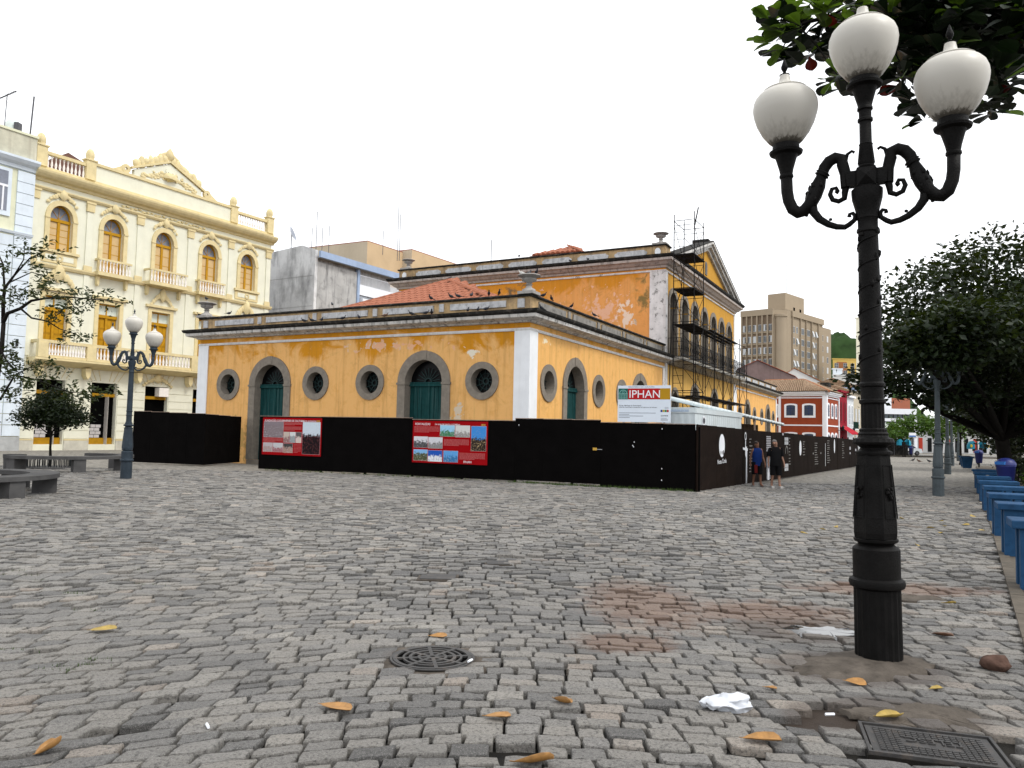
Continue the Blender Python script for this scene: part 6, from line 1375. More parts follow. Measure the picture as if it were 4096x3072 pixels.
# ---------------- wooded hill
hp_ = wpt(3395, 1300, 620); vs = []; fs = []; n, m_ = 60, 26
rn = random.Random(1)
for j in range(m_+1):
    t = j/m_
    for i in range(n):
        a = 2*PI*i/n; R_ = 1.*t; z = (hp_.z)*math.cos(t*PI/2)**1.1; q = Vector((62*R_*math.cos(a), 170*R_*math.sin(a), z))
        k = noise.fractal(Vector((q.x*.03, q.y*.03, 3)), 1, 2, 5)*7+rn.uniform(-1.5, 1.5); vs.append((q.x, q.y, q.z+k if j < m_ else -5))
fs = [(j*n+i, j*n+(i+1) % n, (j+1)*n+(i+1) % n, (j+1)*n+i) for j in range(m_) for i in range(n)]
M_HILL = mat('hill_woods', (.028, .06, .016), .95, .6, .06, 1., .35, dirt=.6, dirt_col=(.012, .03, .008), dirt_scale=.12)
o = MB().add(vs, fs).build('hill', M_HILL, None, smooth=True); o.location = (hp_.x, hp_.y+60, 0); tag(o, 'green wooded hill beyond the town', kind='structure')
# ---------------- street end: glass building, brick house, kiosk, phones, cars
def flat_building(name, x0, x1, ytop, Y, m, label, depth=12):
    a, b_ = wpt(x0, ytop, Y), wpt(x1, ytop, Y); r_ = empty(name, (a.x, a.y, 0), 0, label, 'building'); L = b_.x-a.x
    mb = MB(); mb.box(0, L, 0, depth, 0, a.z); mb.build('wall', m, r_); return r_, Fr((0, 0, 0), 0), L, a.z
r_, fy, L, zt = flat_building('glass_office', 3535, 3662, 1634, 128, mat('grey_green_glass', (.10, .12, .13), .15, .3, .5, 0), 'low glass-fronted office at the end of the lane')
for z0, z1, m_ in ((zt-.9, zt, M_PAINTW), (zt-2.1, zt-1.6, M_PAINTW)): mb = MB(); fy.box(mb, -.1, L+.1, z0, z1, .003, .2); mb.build('white_band', m_, r_)
for k in range(7):
    mb = MB(); fy.box(mb, L*k/7, L*k/7+.1, 0, zt-.9, .003, .12); mb.build('mullion', M_SOOT, r_)
    for zz, mm in ((zt-3.3, M_FROST), (zt-5.8, M_FROST)):
        if k < 6: mb = MB(); fy.box(mb, L*k/7+.14, L*(k+1)/7-.05, zz, zz+1.0, .003, .08); mb.build('pane', mm, r_)
mb = MB(); fy.box(mb, L-.5, L, 0, zt-1.2, .2, .5); mb.build('column', M_PAINTW, r_)
r_, fy, L, zt = flat_building('brick_building', 3540, 3640, 1592, 150, mat('orange_brick', (.36, .13, .08), .9, .1, .5, 0), 'orange brick building rising behind the glass office')
mb = MB(); fy.box(mb, -3, 1.2, 0, zt+5, -.2, .1); mb.build('white_corner', M_PAINTW, r_)
r_, fy, L, zt = flat_building('white_shop', 3662, 3990, 1705, 135, mat('shop_pale', (.5, .5, .5), .8, .3, .15, 0), 'pale low shops at the street end behind the trees')
for k in range(9): mb = MB(); fy.box(mb, .5+L*k/9, L*(k+.75)/9, .2, 2.6, .003, .05); mb.build('shop_window', M_GLASS if k % 3 else mat('shop_red', (.4, .05, .03)), r_)
def car(px, Y, m, label, rz):
    p = wpt(px, 1800, Y); r_ = empty('parked_car', (p.x, p.y, 0), rz, label, 'car', 'far parked cars')
    side = [(-2.0, .35), (-2.0, .75), (-1.9, .9), (-1.1, .98), (-.6, 1.42), (.7, 1.45), (1.3, 1.0), (1.95, .9), (2.05, .6), (2.05, .35)]
    mb = MB(); mb.prism([(x, -.8, z) for x, z in side], (0, 1.6, 0)); body = mb.build('body', m, r_)
    for y in (-.81, .805): mb = MB(); mb.prism([(x, y, z) for x, z in ((-1.0, 1.0), (-.55, 1.36), (.65, 1.38), (1.15, 1.02))], (0, .006, 0)); mb.build('window', M_GLASS, body)
    for x in (-1.25, 1.3):
        for y in (-.82, .66): mb = MB(); mb.tube([(x, y, .32), (x, y+.16, .32)], .32, 14); w_ = mb.build('wheel', M_SOOT, r_); mb = MB(); mb.tube([(x, y-.01, .32), (x, y+.17, .32)], .17, 10); mb.build('rim', M_AER, w_)
    return r_
car(3582, 104, mat('car_white', (.7, .71, .72), .3, .03, 1, 0, spec=.5), 'white car parked at the end of the lane', .1); car(3618, 106, mat('car_pale', (.55, .58, .6), .3, .03, 1, 0, spec=.5), 'pale silver car parked behind the blue telephone hoods', .05)
M_HOOD = mat('phone_hood_blue', (.03, .30, .45), .4, .1, 3, 0); M_HOODY = mat('phone_hood_yellow', (.6, .45, .04), .4, .1, 3, 0)
def phone_hood(p, k, label, yel=False):
    r_ = empty('telephone_booth', p, 0, label, 'phone booth', 'egg-shaped telephone hoods'); MB().tube([(0, .3, 0), (0, .3, 2.0*k)], .06*k, 8).build('post', M_SOOT, r_)
    for sg in (-1, 1):
        vs = []; n = 10
        for j in range(n+1):
            for i in range(n+1):
                a = -PI*.5+PI*i/n; b_ = PI*.95*j/n-PI*.1
                vs.append((sg*.45*k+.42*k*math.cos(b_)*math.cos(a)*1.0*sg, .3+.42*k*math.sin(a)*math.cos(b_*.5), 1.55*k+.55*k*math.sin(b_)))
        mb = MB(); mb.add(vs, [(j*(n+1)+i, j*(n+1)+i+1, (j+1)*(n+1)+i+1, (j+1)*(n+1)+i) for j in range(n) for i in range(n)]); h = mb.build('hood', M_HOOD, r_, smooth=True)
        MB().box(sg*.3*k-.1, sg*.3*k+.1, .2, .35, 1.2*k, 1.5*k).build('telephone', M_SOOT, r_)
        if yel: mb = MB(); mb.blob((sg*.75*k, -.08, 1.65*k), (.12, .05, .16), 1, .1, 1); mb.build('yellow_emblem', M_HOODY, h)
p = wpt(3620, 1800, 94); phone_hood((p.x, p.y, 0), 1., 'pair of small blue telephone hoods far off near the parked cars')
p = wpt(3917, 1800, 66); phone_hood((p.x, p.y, 0), .95, 'pair of blue telephone hoods under the dark trees', True)
p = wpt(3595, 1790, 100); ks = empty('kiosk', (p.x, p.y, 0), 0, 'low grey kiosk roof behind the far telephone hoods', 'kiosk')
for x in (-1.5, 1.5): MB().box(x-.05, x+.05, -.05, .05, 0, 2.3).build('post', M_SOOT, ks)
MB().box(-1.9, 1.9, -.8, .8, 2.303, 2.5).build('roof', M_CONC, ks); MB().box(-1.4, 1.4, .4, .5, 0, 2.2).build('back', M_SOOT, ks)
p = wpt(3650, 1790, 92); sg = empty('road_sign', (p.x, p.y, 0), 0, 'small white and blue street sign on a post far down the lane', 'sign'); MB().tube([(0, 0, 0), (0, 0, 2.6)], .04, 6).build('post', M_AER, sg); MB().box(-.42, .42, -.05, -.045, 2.4, 2.9).build('plate', M_PAINTW, sg); MB().box(-.4, .4, -.056, -.0515, 2.42, 2.58).build('blue_band', M_BLU, sg)
p = wpt(3576, 1760, 100); sg = empty('street_light', (p.x, p.y, 0), 0, 'slim grey pole with a box lamp in front of the glass office', 'street light'); MB().tube([(0, 0, 0), (0, 0, 4.4)], .06, 6).build('post', M_AER, sg); MB().box(-.3, .3, -.2, .2, 4.402, 4.8).build('lamp_head', M_PAINTW, sg)
# ================================================================ VEGETATION
def leaf_mat(name, c1, c2, trans=.35, scale=1.5, c3=None):
    m, t, b, co = base_mat(name)
    n = _noise(t, co, scale, 4, .6); out = _ramp(t, n, .35, .65, c1+(1,), c2+(1,))
    n2 = _noise(t, co, scale*7, 2, .5); out = _mix(t, _math(t, 'MULTIPLY', _ramp(t, n2, .45, .7), .5), out, tuple(x*.45 for x in c1))
    if c3: out = _mix(t, _ramp(t, _noise(t, co, scale*3.1, 2, .5), .66, .7), out, c3)
    t.links.new(out, b.inputs['Base Color']); b.inputs['Roughness'].default_value = .55; b.inputs['Specular IOR Level'].default_value = .25
    tr = _n(t, 'BsdfTranslucent'); t.links.new(_mix(t, .5, out, (.12, .16, .01)), tr.inputs['Color'])
    ms = _n(t, 'MixShader'); ms.inputs[0].default_value = trans; t.links.new(b.outputs[0], ms.inputs[1]); t.links.new(tr.outputs[0], ms.inputs[2])
    t.links.new(ms.outputs[0], t.nodes['Material Output'].inputs['Surface']); return m
def leaf_cloud(name, pts, size, m, parent, aspect=.5, updir=.5, seed=0, droop=0.):
    # pts: (N,3); one folded leaf per point, all in one crown mesh
    r = np.random.RandomState(seed); N = len(pts); pts = np.asarray(pts, float)
    d = r.normal(size=(N, 3)); d[:, 2] = d[:, 2]*.5-droop; d /= np.linalg.norm(d, axis=1)[:, None]
    u = r.normal(size=(N, 3)); u[:, 2] += updir*2; s = np.cross(d, u); s /= np.linalg.norm(s, axis=1)[:, None]+1e-9; nn = np.cross(s, d)
    L = size*r.uniform(.65, 1.25, size=(N, 1)); Wd = L*aspect*.5
    a = pts; b_ = pts+d*L*.5+s*Wd+nn*L*.08; c = pts+d*L; e = pts+d*L*.5-s*Wd+nn*L*.08
    V = np.stack([a, b_, c, e], 1).reshape(-1, 3)
    me = bpy.data.meshes.new(name); me.vertices.add(4*N); me.vertices.foreach_set('co', V.ravel())
    me.loops.add(6*N); base = np.arange(N)[:, None]*4; me.loops.foreach_set('vertex_index', (base+np.array([0, 1, 2, 0, 2, 3])[None]).ravel())
    me.polygons.add(2*N); me.polygons.foreach_set('loop_start', np.arange(2*N)*3); me.polygons.foreach_set('loop_total', np.full(2*N, 3)); me.update(calc_edges=True)
    me.materials.append(m); o = bpy.data.objects.new(name, me); COL.objects.link(o); o.parent = parent; return o
def clump_pts(clumps, seed=0, shell=.55, sub=14, subr=.28):
    # leaves gathered on twigs: each clump is broken into small bunches so the outline stays ragged and gaps remain
    r = np.random.RandomState(seed); out = []
    for (x, y, z, rx, ry, rz, n) in clumps:
        k = max(3, int(n/sub)); q = r.normal(size=(k, 3)); q /= np.linalg.norm(q, axis=1)[:, None]; q *= (shell+(1-shell)*r.rand(k, 1))
        q = q*np.array([rx, ry, rz])+np.array([x, y, z]); m_ = int(n/k)
        p = np.repeat(q, m_, 0)+r.normal(size=(k*m_, 3))*subr*np.array([1, 1, .7]); out.append(p)
    return np.concatenate(out)
M_BARK = mat('grey_bark', (.065, .055, .045), .95, .4, 6, .6, 25); M_BARKD = mat('dark_bark', (.016, .014, .012), .95, .4, 5, .6, 20)
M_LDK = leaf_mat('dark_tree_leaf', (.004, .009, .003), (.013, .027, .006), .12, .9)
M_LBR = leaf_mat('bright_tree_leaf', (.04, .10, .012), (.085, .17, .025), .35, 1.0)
M_LMD = leaf_mat('olive_tree_leaf', (.012, .02, .005), (.03, .045, .012), .2, 2.)
def tree(name, base, clumps, size, m, label, trunk_r=.22, seed=0, aspect=.5, bark=None, forks=None, subr=.28, sub=14, shell=.5, cat='tree', group=None):
    r_ = empty(name, base, 0, label, cat, group); b = Vector(base); rr = random.Random(seed)
    rel = [(c[0]-b.x, c[1]-b.y, c[2]-b.z)+tuple(c[3:]) for c in clumps]
    leaf_cloud('crown', clump_pts(rel, seed, shell, sub, subr), size, m, r_, aspect, seed=seed+1)
    cz = min(c[2] for c in rel); top = Vector((sum(c[0] for c in rel)/len(rel)*.35, sum(c[1] for c in rel)/len(rel)*.35, max(1., cz*.75)))
    mb = MB(); mb.tube([(0, 0, -.1), (.03, .02, .3), (top.x*.5, top.y*.5, top.z*.55), top], [trunk_r*1.5, trunk_r*1.1, trunk_r*.9, trunk_r*.8], 10)
    for c in rel:
        t_ = Vector(c[:3]); mid = top.lerp(t_, .5)+Vector((rr.uniform(-.2, .2), rr.uniform(-.2, .2), -.15)); mb.tube([top-Vector((0, 0, .2)), mid, t_+Vector((0, 0, c[5]*.3))], [trunk_r*.6, trunk_r*.35, trunk_r*.12], 6)
    mb.build('trunk', bark or M_BARKD, r_, smooth=True); return r_
# big dark trees behind the blue benches
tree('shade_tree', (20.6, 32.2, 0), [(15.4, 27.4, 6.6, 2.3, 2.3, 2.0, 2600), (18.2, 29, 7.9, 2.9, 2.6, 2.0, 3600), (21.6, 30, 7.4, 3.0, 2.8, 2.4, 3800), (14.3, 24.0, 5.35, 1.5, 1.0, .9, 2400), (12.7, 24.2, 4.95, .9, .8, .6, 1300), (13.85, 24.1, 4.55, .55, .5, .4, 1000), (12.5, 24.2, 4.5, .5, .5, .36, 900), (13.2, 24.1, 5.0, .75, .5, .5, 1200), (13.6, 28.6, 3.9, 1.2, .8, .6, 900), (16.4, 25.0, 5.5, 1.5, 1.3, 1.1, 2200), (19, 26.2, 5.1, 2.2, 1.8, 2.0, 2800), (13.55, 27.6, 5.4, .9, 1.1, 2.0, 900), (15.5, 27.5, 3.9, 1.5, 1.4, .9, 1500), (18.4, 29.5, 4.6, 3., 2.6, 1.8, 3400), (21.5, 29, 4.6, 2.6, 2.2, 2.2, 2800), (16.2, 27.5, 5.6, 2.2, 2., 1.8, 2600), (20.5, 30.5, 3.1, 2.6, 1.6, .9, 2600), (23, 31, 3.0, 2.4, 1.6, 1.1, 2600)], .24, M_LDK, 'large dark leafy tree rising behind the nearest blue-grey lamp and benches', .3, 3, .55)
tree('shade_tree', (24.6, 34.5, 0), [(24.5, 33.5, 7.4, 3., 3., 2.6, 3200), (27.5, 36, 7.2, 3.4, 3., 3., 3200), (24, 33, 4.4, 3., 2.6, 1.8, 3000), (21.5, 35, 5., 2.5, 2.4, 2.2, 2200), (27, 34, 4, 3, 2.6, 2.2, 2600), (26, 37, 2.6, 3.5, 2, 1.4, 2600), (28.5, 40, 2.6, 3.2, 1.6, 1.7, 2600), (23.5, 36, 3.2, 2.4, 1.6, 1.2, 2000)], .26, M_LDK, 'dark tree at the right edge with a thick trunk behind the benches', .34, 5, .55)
tree('shade_tree', (33.5, 52, 0), [(31.0, 51, 5.6, 3.4, 3., 2.2, 2600), (34.5, 52, 6.4, 3.4, 3., 2.6, 2600), (28.8, 50, 5.0, 2.2, 2., 1.4, 1400), (34, 50, 3.6, 3.5, 2, 1.4, 2200), (31.5, 49, 3.2, 3, 1.6, 1.4, 2200), (36, 53, 2.2, 4, 2, 1.6, 2600)], .3, M_LDK, 'dark tree farther along the lane beside the telephone hoods', .3, 6, .55)
tree('shade_tree', (43, 66, 0), [(41, 65, 6, 4, 3, 2.4, 2200), (46, 66, 6.4, 4, 3, 3, 2200), (44, 68, 3.6, 4, 2, 1.6, 1800)], .34, M_LDK, 'farthest of the dark trees lining the lane', .3, 7, .55)
tree('young_tree', (48.6, 96, 0), [(48.2, 96, 3.3, 2.0, 1.8, 1.4, 900), (50.4, 96, 4.0, 2.0, 1.8, 1.5, 900), (46.6, 95, 2.6, 1.3, 1.2, .8, 500)], .38, M_LBR, 'bright green tree left of the others at the far street end', .14, 8, .6)
tree('young_tree', (52.6, 95, 0), [(52.2, 95, 3.7, 2.0, 1.8, 1.6, 900), (54.6, 95, 3.6, 2., 1.8, 1.5, 900)], .38, M_LBR, 'second bright green tree at the far street end', .14, 9, .6)
tree('young_tree', (38.2, 66, 0), [(37.6, 66, 3.6, 1.2, 1.1, .8, 700), (39.2, 66.4, 3.8, 1.2, 1.1, .9, 700)], .26, M_LBR, 'light green young tree behind the far lamps on the right', .09, 10, .6)
# shrubs in the bed behind the benches
for i, (x, y, h, m_, l) in enumerate(((17.2, 24.6, 1.3, M_LDK, 'dark shrub behind the blue bin'), (18.4, 26.6, 1.0, M_LDK, 'low dark shrub at the foot of the large tree'), (17.9, 25.9, .9, M_LBR, 'yellow-green shrub at the right edge behind the bin'), (22.5, 34.5, 1.2, M_LDK, 'dark shrub between the two large trunks'), (25.5, 37, 1.2, M_LDK, 'dark shrub at the foot of the right-hand trunk'), (29.5, 44.5, 1.0, M_LMD, 'olive shrub beyond the last blue bench'))):
    r_ = empty('shrub', (x, y, 0), 0, l, 'shrub', 'shrubs in the planting bed'); leaf_cloud('foliage', clump_pts([(0, 0, h*.55, .75, .75, h*.5, 700)], 20+i, .4, 10, .16), .17, m_, r_, .5, seed=i)
    MB().tube([(0, 0, -.05), (.05, 0, h*.6)], .03, 5).build('stem', M_BARKD, r_)
# ---------------- sea-almond branch overhead (trunk stands right of the picture)
def big_leaf(L=.245, Wd=.165):      # obovate leaf, folded slightly on the midrib
    out = [(0, 0), (.1, .10), (.28, .36), (.5, .8), (.7, 1.), (.87, .92), (.98, .5), (1.02, 0)]
    vs = []; fs = []
    for x, wv in out: vs.append((x*L, 0, -.10*L*(x-.3)**2)); 
    n = len(out)
    for sgn in (1, -1):
        for x, wv in out: vs.append((x*L, sgn*wv*Wd*.5, .16*Wd*wv-.10*L*(x-.3)**2))
    for j in range(n-1):
        fs.append((j, j+1, n+j+1, n+j)); fs.append((j, 2*n+j, 2*n+j+1, j+1))
    me = bpy.data.meshes.new('leaf'); me.from_pydata(vs, [], fs); return me
def almond_mat(name, c, tr=.5):
    m, t, b, co = base_mat(name); x, y = _sep(t, co, 0), _sep(t, co, 1)
    oi = _n(t, 'ObjectInfo'); n = _noise(t, co, 30, 3)
    out = _mix(t, _math(t, 'MULTIPLY', oi.outputs['Random'], .7), c, tuple(v*.4 for v in c)); out = _mix(t, _math(t, 'MULTIPLY', n, .3), out, tuple(v*.5 for v in c))
    vein = _math(t, 'LESS_THAN', _math(t, 'ABSOLUTE', y), .0018); out = _mix(t, vein, out, tuple(min(1, v*1.6) for v in c))
    t.links.new(out, b.inputs['Base Color']); b.inputs['Roughness'].default_value = .4; b.inputs['Specular IOR Level'].default_value = .4
    trn = _n(t, 'BsdfTranslucent'); t.links.new(out, trn.inputs['Color']); ms = _n(t, 'MixShader'); ms.inputs[0].default_value = tr
    t.links.new(b.outputs[0], ms.inputs[1]); t.links.new(trn.outputs[0], ms.inputs[2]); t.links.new(ms.outputs[0], t.nodes['Material Output'].inputs['Surface']); return m
M_AL1 = almond_mat('almond_leaf_light', (.085, .155, .010), .45); M_AL2 = almond_mat('almond_leaf_dark', (.007, .017, .004), .14); M_AL3 = almond_mat('almond_leaf_red', (.16, .010, .004), .3)
LM = []
for m_ in (M_AL1, M_AL2, M_AL3): me = big_leaf(); me.materials.append(m_); LM.append(me)
at = empty('almond_tree', (8.6, 9.6, 0), 0, 'broad-leaved almond tree overhanging the foreground lamp from the top right', 'tree'); AB = Vector((8.6, 9.6, 0))
rr = random.Random(12); whorls = []
def W_(px, py, Y, light): whorls.append((wpt(px, py, Y), light))
for (px, py, l) in ((3085, 85, .95), (3120, 60, .95), (3175, 60, .95), (3150, 130, .8), (3210, 110, .6), (3105, 165, .9), (3130, 195, .5), (3190, 180, .25), (3235, 215, .15), (3165, 230, .2), (3270, 170, .1), (3300, 85, .9), (3290, 40, .9), (3260, 60, .6), (3370, 20, .85), (3410, 45, .7), (3245, 10, .9), (3310, 150, .15), (3350, 300, .8), (3330, 320, .7), (3390, 345, .2), (3375, 250, .3), (3470, 15, .8), (3520, 5, .7), (3560, 60, .2), (3575, 20, .6), (3590, 120, .1), (3580, 190, .1), (3560, 245, .4), (3570, 300, .4), (3610, 305, .3), (3620, 335, .2), (3600, 250, .2), (3650, 340, .15), (3680, 380, .1), (3670, 410, .15), (3700, 480, .3)): W_(px, py, rr.uniform(7.6, 8.8), l)
for k in range(165):
    px = 3600+560*rr.random(); lim = 190+150*math.sin((px-3600)/560*PI)+80*rr.random(); W_(px, rr.uniform(-160, 1)*.5+rr.random()*lim, rr.uniform(7.4, 10.0), rr.choice((.02, .03, .05, .1, .2)))
for (px, py) in ((4000, 330), (3990, 365), (3970, 420), (3960, 450), (3940, 400), (4040, 240), (4070, 180), (3850, 60), (4020, 130), (4080, 60), (3900, 250), (4050, 300), (3985, 290)): W_(px, py, rr.uniform(7.2, 8.2), .1)
cands = []
for c, light in whorls:
    for k in range(rr.randint(6, 10)):
        a = 2*PI*rr.random(); tilt = rr.uniform(-.5, .55); d = Vector((math.cos(a)*math.cos(tilt), math.sin(a)*math.cos(tilt), math.sin(tilt)))
        n_ = Vector((rr.uniform(-.5, .5), rr.uniform(-.9, .5), 1)).normalized(); s_ = n_.cross(d).normalized(); n_ = d.cross(s_); kk = rr.uniform(.75, 1.2)
        p = c-AB+d*.03; M = Matrix(((d.x*kk, s_.x*kk, n_.x*kk, p.x), (d.y*kk, s_.y*kk, n_.y*kk, p.y), (d.z*kk, s_.z*kk, n_.z*kk, p.z), (0, 0, 0, 1)))
        mi = 0 if rr.random() < light*.8 else (2 if rr.random() < .012 else 1)
        cands.append(((c+AB*0).y, mi, M))
cands.sort(key=lambda q: q[0])
rest = [MB(), MB(), MB()]
for i, (yy, mi, M) in enumerate(cands):
    if i < 300: o = bpy.data.objects.new('leaf', LM[mi]); COL.objects.link(o); o.parent = at; o.matrix_basis = M
    else: rest[mi].add([M @ v.co for v in LM[mi].vertices], [tuple(p.vertices) for p in LM[mi].polygons])
for mi, mb in enumerate(rest):
    if mb.v: tag(mb.build('leaves', LM[mi].materials[0], at, recalc=False), kind='stuff')
top = Vector((-.6, -.4, 4.6)); mb = MB(); mb.tube([(0, 0, -.1), (-.05, 0, .4), (-.2, -.1, 2.5), top, (-.9, -.5, 6.5), (-.8, -.4, 9)], [.34, .26, .22, .19, .15, .06], 12); mb.build('trunk', M_BARK, at, smooth=True)
mb = MB()
nodes = [wpt(x, y, Y)-AB for x, y, Y in ((4090, 60, 8.6), (3950, 40, 8.4), (3800, 60, 8.3), (3650, 70, 8.2), (3480, 40, 8.2), (3300, 70, 8.1), (3190, 100, 8.1))]
mb.tube([top+Vector((-.1, 0, .6))]+nodes, [.12, .09, .07, .055, .045, .035, .025, .014], 7)
for c, l in whorls:
    q = c-AB; j = min(nodes, key=lambda n_: (n_-q).length)
    if (j-q).length < .95: mb.tube([j, j.lerp(q, .5)+Vector((0, 0, .04)), q], [.014, .010, .006], 5, False)
mb.build('branches', M_BARKD, at, smooth=True)
# ---------------- thin airy tree at the left, standing in the first ring bench
lt = Vector((-13.1, 18.9, 0)); r_ = empty('airy_tree', lt, 0, 'slender airy tree with feathery branches at the left edge', 'tree')
def zp(x, y): return (x/1.587, 900+y/1.587)
def L_(pts, Y): return [wpt(x, y, Y+.0)-lt for x, y in pts]
brs = [([(-100, 1975), (-60, 1780), (-22, 1560), (6, 1400), (14, 1292)], [.11, .09, .07, .055, .05], 18.9),
       ([zp(20, 620), zp(50, 560), zp(130, 530), zp(200, 480), zp(290, 465), zp(420, 455), zp(560, 470), zp(700, 480)], [.05, .045, .04, .032, .026, .02, .014, .006], 18.7),
       ([zp(130, 530), zp(200, 590), zp(300, 610), zp(380, 660), zp(480, 690)], [.026, .022, .017, .012, .005], 18.5), ([zp(420, 455), zp(480, 530), zp(520, 520), zp(600, 470)], [.014, .011, .008, .004], 18.8),
       ([zp(20, 620), zp(20, 480), zp(30, 400), zp(90, 320), zp(190, 210), zp(310, 155)], [.05, .042, .036, .026, .016, .006], 19.1), ([zp(90, 320), zp(150, 220), zp(160, 100)], [.02, .014, .005], 19.0), ([zp(60, 365), zp(200, 300), zp(280, 320)], [.018, .012, .005], 18.6), ([zp(30, 440), zp(20, 250), zp(-20, 160)], [.03, .022, .01], 19.3),
       ([zp(300, 610), zp(380, 560), zp(450, 470)], [.012, .01, .005], 18.8), ([zp(20, 640), zp(0, 780), zp(40, 860), zp(110, 930), zp(140, 950)], [.03, .024, .018, .012, .006], 18.4), ([(0, 1600), (60, 1500), (150, 1520), (280, 1570), (430, 1565)], [.03, .024, .018, .012, .005], 18.8), ([(60, 1500), (120, 1470), (220, 1460)], [.016, .012, .005], 18.6)]
mb = MB()
for pts, rad, Y in brs: mb.tube(L_(pts, Y), rad, 7)
rnd = random.Random(2)
lp = []
cl = [(40, 200), (20, 270), (10, 240), (160, 110), (155, 170), (240, 170), (215, 190), (320, 150), (290, 170), (215, 280), (240, 300), (280, 320), (90, 450), (60, 470), (140, 430), (110, 460), (300, 400), (280, 420), (350, 360), (430, 430), (450, 440), (550, 430), (570, 440), (610, 470), (700, 470), (720, 490), (480, 560), (500, 550), (360, 600), (340, 590), (450, 670), (440, 720), (500, 710), (420, 720), (380, 540), (395, 490), (10, 760), (30, 750), (60, 900), (120, 910), (20, 830), (40, 860), (-20, 420), (-30, 300), (0, 520), (190, 420), (250, 430), (465, 500), (330, 560)]
def pin(px, py, n=9, Y=18.7):
    c = wpt(px, py, Y+rnd.uniform(-.5, .5))-lt
    for k in range(max(3, n-4)):
        dv = Vector((rnd.gauss(0, .13), rnd.gauss(0, .13), rnd.gauss(0, .07)))
        for j in range(6): lp.append(tuple(c+dv*(1+j*.12)+Vector((rnd.gauss(0, .03), rnd.gauss(0, .03), rnd.gauss(0, .03)))))
for x, y in cl: pin(*zp(x, y))
for x, y in ((40, 600), (120, 640), (200, 650), (20, 540), (160, 730), (250, 760), (60, 820), (20, 860), (110, 860), (290, 610), (380, 620), (430, 660), (330, 700), (560, 850), (620, 840), (700, 860), (760, 830), (850, 800), (640, 910), (580, 800), (200, 800), (50, 700)): pin(x/1.975, 1150+y/1.975, 10)
mb.build('trunk', M_BARKD, r_, smooth=True)
leaf_cloud('crown', lp, .13, M_LMD, r_, .42, .6, 4)
# ---------------- small round tree inside the second ring bench
tree('round_tree', (-18.1, 30.6, 0), [(-18.0, 30.4, 2.35, 1.05, 1.0, .62, 2600), (-17.2, 30.3, 2.0, .7, .7, .4, 1200), (-18.9, 30.5, 1.95, .6, .6, .4, 900), (-17.9, 30.5, 2.85, .5, .5, .35, 600), (-18.0, 30.5, 2.1, .8, .8, .5, 2600)], .14, leaf_mat('dark_bush_leaf', (.003, .008, .002), (.010, .02, .005), .1, 3.), 'small dark round-headed tree inside the iron guard', .05, 11, .5, subr=.13, sub=12)
# ================================================================ PEOPLE
def skin_mesh(name, verts, edges, radii, m, parent, sub=1, root=0):
    me = bpy.data.meshes.new(name); me.from_pydata(verts, edges, []); o = bpy.data.objects.new(name, me); COL.objects.link(o)
    sk = o.modifiers.new('skin', 'SKIN'); sk.use_smooth_shade = True
    if not me.skin_vertices: return o
    for i, d in enumerate(me.skin_vertices[0].data):
        r = radii[i]; d.radius = r if isinstance(r, tuple) else (r, r); d.use_root = (i == root)
    ss = o.modifiers.new('sub', 'SUBSURF'); ss.levels = sub; ss.render_levels = sub
    dg = bpy.context.evaluated_depsgraph_get(); nm = bpy.data.meshes.new_from_object(o.evaluated_get(dg)); bpy.data.objects.remove(o); bpy.data.meshes.remove(me)
    nm.name = name; nm.materials.clear(); nm.materials.append(m); nm.polygons.foreach_set('use_smooth', [True]*len(nm.polygons))
    q = bpy.data.objects.new(name, nm); COL.objects.link(q); q.parent = parent; return q
M_SKIN = mat('tanned_skin', (.20, .10, .065), .55, .12, 8, 0); M_SKIN2 = mat('fair_skin', (.30, .17, .12), .55, .12, 8, 0)
